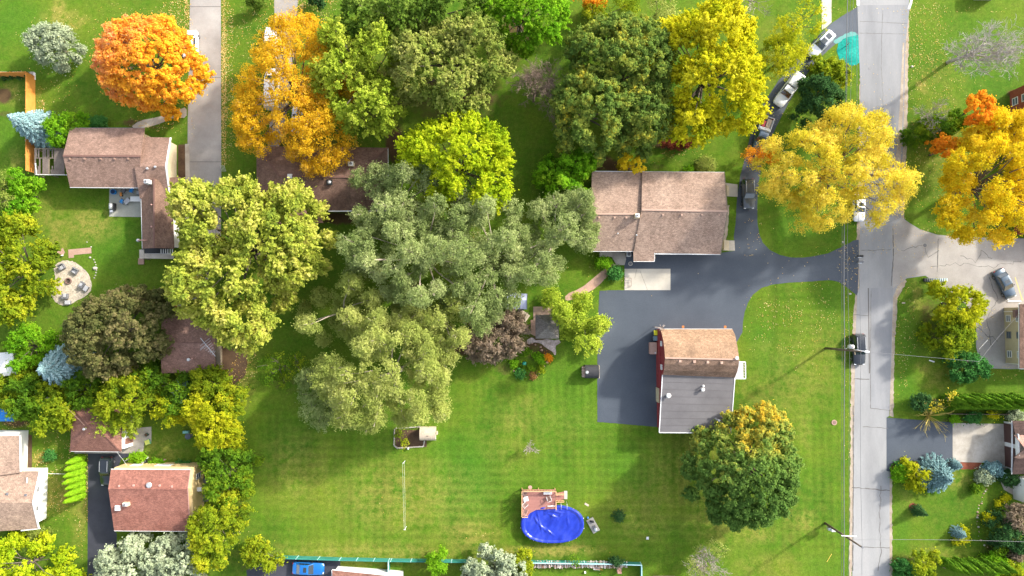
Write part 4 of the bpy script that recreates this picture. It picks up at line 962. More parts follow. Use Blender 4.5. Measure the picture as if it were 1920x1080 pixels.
# east porch roof
e0 = [W(318,333,2.9), W(338,332,2.5), W(338,376,2.5), W(320,376,2.9)]
roofs(H1, [e0], m_sh_brown_y, .12, 'porch_roof')
mb = MB(); a = W(319,372,0); 
for x, y in ((336,335), (336,374)):
    p_ = W(x, y, 2.4); mb.box((p_.x, p_.y, 1.17), (.12, .12, 2.3))
mb.build('porch_post', m_white, H1)
# pergola end of the wing
pg0, pg1 = W(263,470,2.3), W(326,486,2.3)
mb = MB(); w = lambda x, y, z=2.3: W(x, y, z)
mb.beam(w(266,468), w(266,485), .7, .16); mb.beam(w(271,480), w(326,481), .75, .16)
mb.build('pergola_beam', m_conc_grey, H1)
mb = MB(); a, c = w(271,476), w(325,476); mb.beam(a, c, .1, .12); mb.build('pergola_edge', m_white, H1)
mb = MB()
for k in range(6): x = 302+k*4.3; mb.beam(w(x,467,2.2), w(x,475,2.2), .1, .1)
mb.build('pergola_rafter', m_white, H1)
mb = MB()
for x, y in ((266,484), (322,482), (292,482)): p_ = w(x, y); mb.box((p_.x, p_.y, 1.1), (.18, .18, 2.2))
mb.build('pergola_post', m_wall_wood, H1)
p_ = W(292,471,0); MB().box((p_.x, p_.y+.1, .05), (4.2, 1.0, .1)).build('porch_shade_floor', m_black, H1)  # floor slab coloured black for the shade in the pergola opening
p_ = W(267,489,0); MB().box((p_.x-.1, p_.y-.1, .14), (.9, .95, .2)).build('brick_step', m_pave, H1, bevel=.02)
for x in (132, 159, 189, 215, 241): vent(H1, x, 298, 4.7, m_sh_brown)
for x, y in ((285,384), (285,425)): vent(H1, x, y, 3.95, m_vent_p, .22, .3)
chim(H1, 277, 341, 4.0, .75, .6, .9, m_white, m_white)
for x, y in ((279,317), (294,314)): pipe(H1, x, y, 4.2, m_metal, .12, .45)
p_ = W(277,451,3.4); pp = MB(); q = W(259,450.5,3.8)
pp.tube([(p_.x, p_.y, 3.5), ((p_.x+q.x)/2, p_.y, 3.9), (q.x, q.y, 3.9)], .08, 8); MBm = pp.build('mast_arm', m_vent_p, H1, smooth=True)
MB().tube([(q.x-.05, q.y, 3.62), (q.x-.05, q.y, 3.95)], [.28, .18], 14).build('roof_lamp', m_metal, H1, smooth=True)
gutter(H1, [D_, C_], .14); gutter(H1, [A, B_], .1, m_gry)

# ---- hip roofed house under the trees
c0 = W(600, 340); H2 = thing('house', 'dark brown hip-roofed house half hidden under the locust and willow', 'house', (c0.x, c0.y, 0))
z0, z1 = 3.0, 4.9
A, B_, C_, D_ = W(481,274,z0), W(727,277,z0), W(728,395,z0), W(481,394,z0); r1, r2 = W(524,330,z1), W(662,332,z1)
roofs(H2, [(A, B_, r2, r1), (B_, C_, r2), (C_, D_, r1, r2), (D_, A, r1)], m_sh_dark); ridge(H2, [r1, r2], mat=m_ridge_d); ridge(H2, [r2, B_], .25, m_ridge_d); ridge(H2, [r1, A], .25, m_ridge_d)
s1, s2, s3, s4 = W(500,420,z0+.02), W(540,350,z1-.4), W(540,420,z1-.4), W(606,418,z0)
roofs(H2, [(s2, s3, W(606,418,z0), W(590,360,z0+.6)), (s3, s2, W(500,370,z0), s1)], m_sh_dark)
gutter(H2, [W(616,396,z0), C_], .16, m_white); gutter(H2, [B_, C_], .16, m_white)
body(H2, [(482,275),(727,277),(728,395),(482,394)], [z0]*4, m_wall_wood, .5)
mb = MB(); a, c = W(510,392,0), W(596,416,0); mb.box(((a.x+c.x)/2, (a.y+c.y)/2, 1.35), (6.4, 2.2, 2.7)); mb.build('rear_wall', m_wall_wood, H2)
chim(H2, 659, 308, 4.1, .9, .75, .8, m_wall_stone, m_white)
p_ = W(618,342,4.7); MB().box((p_.x, p_.y, 4.75), (.85, .85, .25)).build('skylight', m_black, H2, bevel=.03); MB().cyl((p_.x, p_.y, 4.88), .3, .12, 16, .2).build('skylight_dome', m_metal, H2, smooth=True)
vent(H2, 544, 331, 4.8, m_white, .7, .35, 'box_vent')
for x, y in ((562,334), (605,335), (651,335), (524,329)): vent(H2, x, y, 4.65, m_black, .3, .18)

# ---- big house with a chimney in the middle of the block
c0 = W(1240, 400); H3 = thing('house', 'wide pinkish-brown gabled house with a central chimney beside the curved driveway', 'house', (c0.x, c0.y, 0))
zn, zr, zs = 3.9, 5.6, 2.9
A, B_, rR, C_ = W(1204,322,zn), W(1358,323,zn), W(1364,396,zr), W(1351,477,zs); rL = W(1203,393,zr); D_ = W(1204,474,zs)
E1, E2, E3, E4 = W(1188,474,zs), W(1188,490,2.5), W(1227,490,2.5), W(1227,474,zs)
roofs(H3, [(A, B_, rR, rL), (rL, rR, C_, E4, E1)], m_sh_big); ridge(H3, [rL, rR])
roofs(H3, [(W(1187.5,470,zs+.14), W(1226.5,470,zs+.14), E3, E2)], m_sh_big, .16, 'entry_roof')
zn2, zr2, zs2 = 3.6, 5.2, 2.85
A4, B4, r5, r6 = W(1110,321,zn2), W(1205,322,zn2), W(1108,401,zr2), W(1204,401,zr2); C4, D4 = W(1197,471,zs2), W(1110,471,zs2)
roofs(H3, [(A4, B4, r6, r5), (r5, r6, C4, D4)], m_sh_big); ridge(H3, [r5, W(1196,401,zr2)], .26)
body(H3, [(1206,323),(1358,324),(1351,476),(1206,475)], [zn, zn, zs, zs], m_wall_stone, .5, [(1206,393),(1364,396)], zr)
body(H3, [(1110,322),(1206,323),(1206,471),(1110,471)], [zn2, zn2, zs2, zs2], m_wall_wood, .5, [(1108,401),(1206,401)], zr2)
mb = MB(); a, c = W(1193,487,0), W(1223,470,0); mb.box(((a.x+c.x)/2-.05, (a.y+c.y)/2+.3, 1.15), (2.6, 2.0, 2.3)); mb.build('entry_wall', m_wall_stone, H3)
gutter(H3, [W(1227,476,zs), C_]); gutter(H3, [E2, E3], .12, m_white); gutter(H3, [E3, E4], .12, m_white); gutter(H3, [D4, W(1188,471,zs2)]); gutter(H3, [A4, B_], .09)
gutter(H3, [B_, rR, C_], .12, m_wall_wood, -.03, 'rake_board')
chim(H3, 1194, 405, 5.0, .7, .65, 1.0, m_wall_stone, m_white)
for x in (1243, 1278, 1316, 1348): vent(H3, x, 403, 5.35, m_ridge, .28, .16)
for x in (1123, 1152, 1174): vent(H3, x, 408, 5.0, m_ridge, .28, .16)
for x, y in ((1158,438), (1193,441)): pipe(H3, x, y, 3.9, m_gutter, .07, .3)
mb = MB(); p_ = W(1151,481,0)

MB().box((W(1135,477,0).x, W(1135,477,0).y, .5), (2.0, .9, 1.0)).build('basement_steps', m_conc_grey, H3, bevel=.02)
for (x0, y0, x1, y1) in ((1357,349,1364,367), (1352,451,1364,470)):      # stair flights on the driveway side
    st_ = MB(); n = 5
    for k in range(n):
        xa = x0+(x1-x0)*k/n; pa, pc = W(xa, (y0+y1)/2, 0), W(xa+(x1-x0)/n, (y0+y1)/2, 0); h = .9*(n-k)/n
        st_.box(((pa.x+pc.x)/2+.2, pa.y, h/2), (pc.x-pa.x, M(y1-y0), h))
    st_.build('entry_steps', m_wall_stone, H3)
sheet('stair_landing', [(1364,451),(1377,451),(1378,470),(1364,470)], .02, m_conc_grey)

# ---- barn garage: curved gambrel roof and low flat annexe
c0 = W(1305, 700); H4 = thing('barn_garage', 'red barn garage with a curved tan roof and a grey flat-roofed annexe', 'garage', (c0.x, c0.y, 0))
def prof(x_w, x_e):      # gambrel profile points north to south (px y, z)
    pts = [(617,617,3.2), (626,627,4.5), (640,641,5.5), (656,658,6.1), (671,674,6.4), (683,686,5.9), (694,698,5.1), (703,708,4.0)]
    xw = [1238,1241,1244,1246,1247,1246,1245,1243]; xe = [1373,1378,1381,1384,1386,1385,1382,1378]
    return [(W(xw[i], pts[i][0], pts[i][2]), W(xe[i], pts[i][1], pts[i][2])) for i in range(8)]
PR = prof(0, 0)
mb = MB(); mb.slab([(PR[i][0], PR[i][1], PR[i+1][1], PR[i+1][0]) for i in range(4)], .14); mb.build('roof', m_sh_tan, H4)
m_sh_tan2 = shingle('stained_tan_shingles', [(.24,.15,.10), (.37,.24,.17)], stain=(.07,.045,.03), stainamt=.9)
mb = MB(); mb.slab([(PR[i][0], PR[i][1], PR[i+1][1], PR[i+1][0]) for i in range(4, 7)], .14); mb.build('roof', m_sh_tan2, H4)
ridge(H4, list(PR[4]), .2); gutter(H4, list(PR[0]), .12); gutter(H4, list(PR[7]), .1, m_gry, -.1)
# end walls follow the roof
mb = MB()
xw = min(p_[0].x for p_ in PR)+.05; xe = max(p_[1].x for p_ in PR)-.75
for x0, sgn in ((xw, 1), (xe, -1)):
    lo = [Vector((x0 + (0 if sgn > 0 else .3), p_[0].y, 0)) for p_ in PR]
vsl = [(xw, p_[0].y, p_[0].z-.12) for p_ in PR] + [(xw, PR[7][0].y, 0), (xw, PR[0][0].y, 0)]
vsr = [(xe, p_[1].y, p_[1].z-.12) for p_ in PR] + [(xe, PR[7][1].y, 0), (xe, PR[0][1].y, 0)]
n = len(vsl); mb.add(vsl+vsr, [tuple(range(n)), tuple(range(2*n-1, n-1, -1))]+[(i, i+n, (i+1) % n+n, (i+1) % n) for i in range(n)])
mb.build('wall', m_wall_red, H4)
zf = 3.9
F4 = [W(1242,703,zf), W(1378,707,zf), W(1370,812,zf), W(1236,811,zf)]
roofs(H4, [F4], m_flat, .22, 'flat_roof')
mb = MB()
for k in range(1, 8):
    t = k/8; a = F4[0].lerp(F4[3], t); c = F4[1].lerp(F4[2], t); mb.beam(a+Vector((.05, 0, .012)), c+Vector((-.05, 0, .012)), .06, .02)
mb.build('roof_seam', m_seam, H4)
gutter(H4, [F4[0], F4[3], F4[2], F4[1]], .13, m_gutter, .0, 'roof_edging')
mb = MB(); mb.prism([(xw, F4[0].y+.3), (F4[1].x-.3, F4[1].y+.3), (F4[2].x-.3, F4[2].y+.3), (xw+.05, F4[3].y+.2)], -.02, zf-.24); mb.build('annexe_wall', m_wall_red, H4)
for y, zc in ((644, 3.9), (688, 3.9)):
    q0 = W(1241, y-4, zc); q1 = W(1241, y+4.5, zc); window_on(H4, (xw, q0.y, 0), (xw, q1.y, 0), zc-.5, zc+.45, (-1, 0, 0), bars=0, glass=m_gutter)
dy0, dy1 = W(1230,727,1).y, W(1230,754,1).y
o = MB().box((xw-.05, (dy0+dy1)/2, 1.1), (.1, dy0-dy1, 2.2)).build('garage_door', m_wall_tan, H4); MB().box((xw-.12, (dy0+dy1)/2-.3, 1.05), (.04, .25, .06)).build('handle', m_metal, o)
MB().beam((xw-.12, F4[0].y+6.0, 3.3), (xw-.12, F4[3].y+4.6, 3.3), .2, .25).build('trim_board', m_wall_red, H4)
for x, y, r in ((1252,741,.22), (1316,730,.17), (1317,723,.1)): pipe(H4, x, y, zf, m_white, r, .6)
pipe(H4, 1379, 671, 6.0, m_white, .16, .6); p_ = W(1343,853-100+2,zf)
pipe(H4, 1341, 785, zf, m_metal, .12, 1.9)
for x, y in ((1275,677), (1302,678), (1327,679), (1353,680)): vent(H4, x, y, 6.2, m_ridge, .4, .14)
mb = MB()          # white balcony and stair on the east side
p0, p1, p2, p3 = W(1378,637,2.6), W(1386,677,2.6), W(1395,678,2.6), W(1393,710,2.6)
bx0, bx1, by0, by1 = xe+.02, W(1394,700,2.6).x, W(1390,678,2.6).y, W(1390,709,2.6).y
MB().box(((bx0+bx1)/2, (by0+by1)/2, 2.5), (bx1-bx0, by0-by1, .12)).build('balcony_floor', m_gutter, H4)
for (a, c) in (((bx0, by0), (bx1, by0)), ((bx1, by0), (bx1, by1)), ((bx1, by1), (bx0, by1))):
    mb.beam((*a, 3.5), (*c, 3.5), .14, .1)
    for k in range(7):
        t = k/6; mb.box((a[0]+(c[0]-a[0])*t, a[1]+(c[1]-a[1])*t, 3.0), (.05, .05, .95))
for x, y in ((bx1-.1, by0-.1), (bx1-.1, by1+.1)): mb.box((x, y, 1.25), (.16, .16, 2.5))
mb.build('balcony_railing', m_white, H4)
mb = MB(); sy0 = W(1382,637,2.6).y
n = 9
for k in range(n):
    yy = by0+(sy0-by0)*(k+.5)/n; zz = 2.5-2.4*(k+.5)/n; mb.box((xe+.45, yy, zz), (.8, (sy0-by0)/n-.02, .06))
mb.beam((xe+.88, by0, 3.4), (xe+.88, sy0, 1.0), .07, .1); mb.build('stair_flight', m_white, H4)

for x in (1281, 1360):
    p_ = W(x, 613, 2.6); o = MB().box((p_.x, p_.y, 2.5), (.35, .4, .12)).build('wall_lamp', m_brass, H4, bevel=.02)

# ---- bungalow with red roof, lower left
c0 = W(285, 935); H5 = thing('bungalow', 'yellow-walled bungalow with a faded red roof beside the left asphalt driveway', 'house', (c0.x, c0.y, 0))
zn, zr, zs = 3.9, 4.75, 3.0
A, B_, rW, rE, C_, D_ = W(208,880,zn), W(357,881,zn), W(203,916,zr), W(352,917,zr), W(357,996,zs), W(214,995,zs)
roofs(H5, [(A, B_, rE, rW), (rW, rE, C_, D_)], m_sh_red); ridge(H5, [rW, rE], .2, m_sh_red)
wx0, wx1 = W(212,900,3.4).x+.35, W(357,900,3.4).x+.62; wy0, wy1 = W(300,880,3.9).y+.25, W(300,995,3.0).y+.35
mb = MB(); yr = rW.y
vs = [(wx0,wy0,0),(wx1,wy0,0),(wx1,wy1,0),(wx0,wy1,0),(wx0,wy0,zn-.2),(wx1,wy0,zn-.2),(wx1,wy1,zs-.2),(wx0,wy1,zs-.2),(wx0,yr,zr-.2),(wx1,yr,zr-.2)]
mb.add(vs, [(3,2,1,0),(0,1,5,4),(1,2,6,9,5),(2,3,7,6),(3,0,4,8,7),(4,5,9,8),(8,9,6,7)]); mb.build('wall', m_wall_yel, H5)
gutter(H5, [A, B_], .14, m_white); gutter(H5, [D_, C_], .14, m_white); gutter(H5, [B_, rE, C_], .1, m_vent_p, -.02, 'rake_board')
for x, y in ((224,911), (251,910), (300,910), (323,912)): vent(H5, x, y, 4.55, m_vent_p, .3, .26)
pipe(H5, 281, 909, 4.5, m_metal, .26, .3, 'turbine_vent')
chim(H5, 237, 945, 4.1, .8, .55, .7, m_wall_stone, m_white); vent(H5, 222, 952, 4.0, m_white, .75, .4, 'box_vent')
yw0, yw1 = W(360,888,2.5).y, W(360,898,2.5).y; window_on(H5, (wx1, yw0, 0), (wx1, yw1, 0), 1.6, 2.9, (1, 0, 0))
MB().box((wx1+.5, W(373,918,.5).y, .3), (.9, 3.6, .6)).build('bulkhead_door', m_gry, H5, bevel=.03)
MB().box((wx1+.35, W(360,917,2.4).y, 2.5), (.7, .6, .1)).build('door_awning', m_white, H5)
for x0, x1 in ((246,262), (292,320)):
    a, c = W(x0, 876, 2.5), W(x1, 876, 2.5); window_on(H5, (a.x, wy0, 0), (c.x, wy0, 0), 1.7, 2.8, (0, 1, 0))

# ---- hip roofed garage with white door
c0 = W(185, 805); H6 = thing('garage', 'red-brown hip-roofed garage with a white striped side wall at the head of the left driveway', 'garage', (c0.x, c0.y, 0))
z0, z1 = 2.6, 4.3
A, B_, C_, D_ = W(136,763,z0), W(228,763,z0), W(227,847,z0), W(131,846,z0); ap, ap2 = W(172,803,z1), W(184,803,z1)
roofs(H6, [(A, B_, ap2, ap), (B_, C_, ap2), (C_, D_, ap, ap2), (D_, A, ap)], m_sh_gar)
for a, c in ((ap, D_), (ap2, C_), (ap2, B_), (ap, A)): ridge(H6, [a, c], .22, m_sh_gar, 'hip_cap')
gutter(H6, [D_, C_], .12)
gx0, gx1, gy0, gy1 = D_.x+.4, C_.x+.35, A.y-.4, D_.y+.35
MB().prism([(gx0, gy0), (gx1, gy0), (gx1, gy1), (gx0, gy1)], -.02, 2.42).build('wall', m_wall_wh, H6)
y0_, y1_ = W(236,820,1).y, W(236,831,1).y; MB().box((gx1+.03, (y0_+y1_)/2, 1.15), (.06, y0_-y1_, 2.1)).build('side_door', m_sh_gar, H6)
MB().box((W(190,850,0).x, gy1-.03, 1.05), (4.9, .06, 2.1)).build('garage_door', m_white, H6)
pipe(H6, 160, 805-1, 4.0, m_metal, .12, .35)

# ---- white gable house cut by the left edge
c0 = W(40, 905); H7 = thing('house', 'white-walled house with sandy shingles cut by the left edge', 'house', (c0.x, c0.y, 0))
zn, zr, zs = 3.6, 5.0, 3.6
roofs(H7, [(W(-60,884,zn), W(75,884,zn), W(62,943,zr), W(-60,943,zr)), (W(-60,943,zr), W(62,943,zr), W(73,991,zs), W(-60,1000,zs))], m_sh_west)
roofs(H7, [(W(-60,817,3.3), W(39,817,3.3), W(38,886,4.0), W(-60,900,4.1))], m_sh_west)
gutter(H7, [W(38,816,3.3), W(39,884,4.0)], .2, m_white, .0); gutter(H7, [W(75,884,zn), W(62,943,zr), W(73,991,zs)], .22, m_white, .0, 'rake_board'); gutter(H7, [W(75,991,zs), W(39,995,zs)], .14, m_white)
hx = W(88,940,0).x; y0_, y1_, yr = W(80,884,zn).y-.2, W(80,988,zs).y+.2, W(62,943,zr).y
vs = [(-90,y0_,0),(hx,y0_,0),(hx,y1_,0),(-90,y1_,0),(-90,y0_,zn-.2),(hx,y0_,zn-.2),(hx,y1_,zs-.2),(-90,y1_,zs-.2),(-90,yr,zr-.2),(hx,yr,zr-.2)]
MB().add(vs, [(3,2,1,0),(0,1,5,4),(1,2,6,9,5),(2,3,7,6),(3,0,4,8,7),(4,5,9,8),(8,9,6,7)]).build('wall', m_wall_wh, H7)
hx2 = W(52,850,0).x; MB().prism([(-90, W(50,813,3.2).y), (hx2, W(50,813,3.2).y), (hx2, y0_+.1), (-90, y0_+.1)], -.02, 3.15).build('wing_wall', m_wall_wh, H7)
for y in (918, 954):
    a, c = W(80, y-5, 2.4), W(80, y+5, 2.4); window_on(H7, (hx, a.y, 0), (hx, c.y, 0), 1.9, 3.1, (1, 0, 0), glass=m_gry)
for x, y in ((14,926), (49,928)): vent(H7, x, y, 4.6, m_gry, .34, .2)
sheet('side_bed', [(52,814),(60,816),(60,884),(52,884)], .012, m_soil)

# ---- small outbuilding under the pale maple
c0 = W(355, 645); H8 = thing('outbuilding', 'small red-brown roofed outbuilding with a TV aerial left of the huge pale maple', 'house', (c0.x, c0.y, 0))
z0, z1 = 2.9, 4.1
A, B_, C_, D_ = W(304,593,z0), W(404,592,z0), W(404,697,z0), W(303,700,z0); r1, r2 = W(300,643,z1), W(402,643,z1)
roofs(H8, [(A, B_, r2, r1), (r1, r2, C_, D_)], shingle('lightened_red_brown_shingles', [(.27,.15,.115), (.37,.22,.17)])); ridge(H8, [W(340,643,z1), r2], .14, m_ridge_d)  # shingle colour lightened to offset the shade falling on this roof
body(H8, [(304,594),(404,593),(404,697),(304,699)], [z0]*4, m_wall_wood, .2, [(302,643),(401,643)], z1)
a, c = W(405,593,2.9), W(411,695,2.7); MB().box(((a.x+c.x)/2, (a.y+c.y)/2, 2.65), (.8, a.y-c.y, .1)).build('side_canopy', m_wall_wood, H8)
MB().box(((a.x+c.x)/2+.55, a.y-2.0, 1.3), (.3, 3.6, 2.6)).build('side_wall', m_black, H8)
p_ = W(304,663,3.2); mb = MB().tube([(p_.x-.1, p_.y, 2.6), (p_.x-.1, p_.y, 3.3)], .03, 6); dsh = mb.build('dish_bracket', m_gry, H8)
mb = MB(); mb.tube([(p_.x, p_.y, 3.3), (p_.x+.06, p_.y+.02, 3.38), (p_.x+.16, p_.y+.06, 3.42)], [.12, .34, .42], 18); mb.build('satellite_dish', m_gutter, H8, smooth=True)
pipe(H8, 355, 674, 3.5, m_gutter, .15, .35); pipe(H8, 363, 672, 3.6, m_vent_p, .08, .4)
# aerial
p_ = W(399,659,4.6); AE = MB(); q1, q2 = W(376,634,5.6), W(404,668,5.6)
AE.tube([(p_.x, p_.y, 3.6), (p_.x, p_.y, 5.6)], .035, 6); AE.beam(q1, q2, .07, .07)
for k in range(7):
    t = .25+k*.1; c_ = q1.lerp(q2, t); d = (q2-q1).normalized(); s_ = Vector((-d.y, d.x, 0))*(1.35-k*.14); AE.beam(c_-s_*(.9 if k == 1 else .6), c_+s_*.75, .03, .03)
AE.beam(W(375,657,5.6), W(387,647,5.6), .03, .03); AE.build('tv_aerial', m_gutter, H8)
sheet('outbuilding_apron', [(326,570),(362,568),(362,592),(326,593)], .012, m_conc_grey)
sheet('dirt_yard', [(412,634),(463,636),(465,700),(440,720),(414,722)], .006, m_soil, smooth=1, jit=1)

# ---- beige house at the right edge
c0 = W(1915, 632); H9 = thing('house', 'beige-sided two-storey house with three window columns at the right edge', 'house', (c0.x, c0.y, 0))
hx = W(1884,632,0).x; y0_, y1_ = W(1884,577,0).y, W(1884,682,0).y
MB().prism([(hx, y0_), (hx+12, y0_), (hx+12, y1_), (hx, y1_)], -.02, 3.6).build('wall', m_wall_tan, H9)
roofs(H9, [(W(1912,570,3.9), W(1990,570,5.4), W(1990,692,5.4), W(1912,691,3.9))], m_sh_brown_y); gutter(H9, [W(1911.5,569,3.8), W(1911.5,691,3.8), W(1960,692,4.6)], .18, m_white)
for y in (597, 628, 664):
    for z0_, z1_ in ((.5, 1.35), (2.6, 3.35)):
        a, c = W(1890, y-6, 1), W(1890, y+6, 1); window_on(H9, (hx, a.y, 0), (hx, c.y, 0), z0_, z1_, (-1, 0, 0), frame=m_white if y != 628 else m_gry)
MB().box((hx-.06, y0_-.6, 1.8), (.1, .1, 3.4)).build('downpipe', m_white, H9); MB().box((hx-.06, y1_+.1, 1.8), (.1, .1, 3.4)).build('downpipe', m_white, H9)
MB().box((hx-.3, W(1884,588,3).y, 2.9), (.6, 1.2, .5)).build('wall_box', m_vent, H9)

# ---- brick house top right
c0 = W(1915, 240); H10 = thing('house', 'red brick house behind the golden tree at the right edge', 'house', (c0.x, c0.y, 0))
a, c = W(1893,172,0), W(1893,440,0); Z = 4.2
MB().prism([(a.x, a.y), (a.x+14, a.y+2.2), (a.x+14, c.y), (a.x, c.y)], -.02, Z).build('wall', m_wall_brick, H10)
roofs(H10, [(Vector((a.x-.3+1.2, a.y+.8, Z)), Vector((a.x+14, a.y+2.9, Z+1)), Vector((a.x+14, c.y, Z+1)), Vector((a.x+.9, c.y, Z)))], m_sh_brown_y)
gutter(H10, [Vector((a.x-.1, a.y+.3, Z)), Vector((a.x+12, a.y+2.4, Z))], .2, m_white)
for y in (190, 268, 326, 400):
    for z0_ in (.6, 2.6):
        q0, q1 = W(1898, y-6, 1), W(1898, y+7, 1); window_on(H10, (a.x, q0.y, 0), (a.x, q1.y, 0), z0_, z0_+1.1, (-1, 0, 0))
MB().box((a.x-1.0, W(1890,275,0).y, 1.9), (2.2, 5.5, .14)).build('entry_canopy', m_gry, H10)
# ---- dark roofed house, right edge lower
c0 = W(1905, 840); H11 = thing('house', 'chocolate-roofed house with a two-bay garage at the lower right edge', 'house', (c0.x, c0.y, 0))
hx = W(1884,840,0).x
y0_, y1_ = W(1884,790,0).y, W(1884,880,0).y
MB().prism([(hx, y0_), (hx+9, y0_), (hx+9, y1_), (hx, y1_)], -.02, 2.9).build('wall', m_white, H11)
for ya, yb in ((793,828), (836,874)):
    pa, pb = W(1884,ya,0).y, W(1884,yb,0).y; MB().box((hx-.04, (pa+pb)/2, 1.15), (.08, pa-pb, 2.3)).build('garage_door', plain('brown_garage_door', (.09, .045, .038), .6), H11)
e0, e1 = W(1898,789,2.9), W(1898,889,2.9); rz_ = 4.6
g0 = W(1903,814,3.2); g1 = W(1898,860,3.2)
roofs(H11, [(e0, W(1990,789,2.9), W(1990,812,rz_), W(1904,815,3.4)), (W(1903,858,3.4), W(1990,838,rz_), W(1990,889,2.9), e1)], m_sh_choc)
roofs(H11, [(W(1902,816,3.45), W(1926,846,4.4), W(1990,846,4.6), W(1990,813,3.6))], shingle('salmon_shingles', [(.44,.25,.19), (.55,.34,.27)]), .12, 'dormer_roof')
roofs(H11, [(W(1902,858,3.45), W(1926,838,4.4), W(1990,838,4.5), W(1990,880,3.4))], m_sh_brown, .12, 'dormer_roof')
gutter(H11, [e0, e1], .16, m_gutter); MB().box((W(1907,833,3.3).x, W(1907,833,3.3).y, 3.35), (.1, 3.2, .7)).build('gable_board', m_white, H11)
wf = W(1917,915,2).x; MB().prism([(wf, W(1917,892,0).y), (wf+8, W(1917,892,0).y), (wf+8, W(1917,935,0).y), (wf, W(1917,935,0).y)], -.02, 2.8).build('front_wall', m_wall_wh, H11)
# ---- building cut by the bottom edge
c0 = W(705, 1078); H12 = thing('house', 'white-walled low house with a red roof corner at the bottom edge', 'house', (c0.x, c0.y, 0))
z0 = 3.2
a, b_ = W(623,1069,z0), W(790,1086,z0); c, d = W(800,1180,z0), W(623,1180,z0)
q0, q1 = W(634,1061,0), W(738,1070,0)
MB().prism([(q0.x, q0.y), (q1.x+1.5, q1.y), (q1.x+2, q1.y-12), (q0.x, q0.y-12)], -.02, z0-.2).build('wall', m_wall_wh, H12)
roofs(H12, [(a, b_, W(800,1140,z0+1.2), W(623,1140,z0+1.2)), (W(623,1140,z0+1.2), W(800,1140,z0+1.2), W(806,1225,z0-.1), W(623,1225,z0-.1))], m_sh_gar); gutter(H12, [W(623,1130,z0), a, b_], .22, m_white)
c0 = W(1245,1078,0); Z1 = thing('low_shed', 'pale shed roof edge cut by the bottom edge right of the teal fence', 'shed', (c0.x, c0.y, 0))
MB().box((c0.x, c0.y-1.6, 1.0), (3.4, 3.0, 2.0)).build('wall', m_wall_wood, Z1); MB().box((c0.x, c0.y-1.55, 2.06), (3.8, 3.3, .12)).build('roof', m_wood, Z1, bevel=.02)
c0 = W(8,685,0); Z2 = thing('shed', 'bright white shed roof at the left edge below the lime bush', 'shed', (c0.x, c0.y, 0))
a, b_, c, d = W(-30,663,2.4), W(23,660,2.4), W(31,702,2.4), W(-30,710,2.4); roofs(Z2, [(a, b_, c, d)], m_white, .1)
body(Z2, [(-28,664),(24,661),(32,701),(-28,708)], [2.4]*4, m_wall_wh, .2)
c0 = W(1842,-2,0); Z3 = thing('playhouse', 'blue-grey small structure peeking in at the top right edge', 'shed', (c0.x, c0.y, 0))
MB().box((c0.x, c0.y+.6, .9), (2.9, 1.6, 1.8)).build('wall', m_gutter, Z3); MB().box((c0.x, c0.y+.6, 1.85), (3.3, 1.9, .1)).build('roof', plain('pale_teal', (.25, .6, .6), .5), Z3)

# ---- gazebo, greenhouse, wood shelter, barrel hut
c0 = W(1025, 615); G1 = thing('gazebo', 'square grey hip-roofed gazebo beside the pond garden', 'gazebo', (c0.x, c0.y, 0))
z0, z1 = 2.5, 3.6
A, B_, C_, D_ = W(1004,590,z0), W(1048,590,z0), W(1048,635,z0), W(1004,635,z0); ap, aq = W(1026,606,z1), W(1026,614,z1)
roofs(G1, [(A, B_, ap), (B_, C_, aq, ap), (C_, D_, aq), (D_, A, ap, aq)], m_sh_gaz, .1)
for p_ in (A, B_, C_, D_): q = p_.lerp(aq, .1); MB().box((q.x, q.y, 1.2), (.14, .14, 2.4)).build('post', m_wall_wood, G1)
sheet('wood_deck', [(1000,575),(1044,575),(1048,590),(1050,600),(1000,600)], .03, nmat('pinkish_decking', [(.40,.27,.21), (.50,.36,.28)], .8, 6, .2, .85, stretch=(5, .4, 1)))
sheet('garden_paving', [(995,600),(1010,600),(1010,634),(995,626)], .028, m_pave)
c0 = W(970, 565); G2 = thing('greenhouse', 'small white-blue glazed greenhouse among the grey willows', 'greenhouse', (c0.x, c0.y, 0))
m_gh = plain('pale_blue_glazing', (.50, .53, .72), .25)
A, B_, C_, D_ = W(952,548,2.1), W(989,551,2.1), W(988,580,2.1), W(950,578,2.1); r1, r2 = W(951,561,2.8), W(988,563,2.8)
roofs(G2, [(A, B_, r2, r1), (r1, r2, C_, D_)], m_gh, .05); body(G2, [(952,549),(989,552),(988,579),(951,577)], [2.1]*4, m_gh, .08, name='glass_wall')
mb = MB()
for t in (0, .33, .66, 1): mb.beam(A.lerp(B_, t)+Vector((0, 0, .04)), r1.lerp(r2, t)+Vector((0, 0, .04)), .06, .05); mb.beam(r1.lerp(r2, t)+Vector((0, 0, .04)), D_.lerp(C_, t)+Vector((0, 0, .04)), .06, .05)
mb.build('frame', m_gry, G2)
c0 = W(983,592,0); G3 = thing('garden_bridge', 'small plank footbridge between the greenhouse and the gazebo', 'bridge', (c0.x, c0.y, 0))
mb = MB(); a, b_ = W(972,585), W(988,597)
for k in range(6): t = k/5; p_ = a.lerp(b_, t); mb.box((p_.x, p_.y, .25), (.3, 1.3, .06), R(-35))
mb.build('planks', m_wood, G3); MB().beam(a+Vector((.3, .5, .18)), b_+Vector((.3, .5, .18)), .08, .12).build('beam', m_wall_wood, G3)
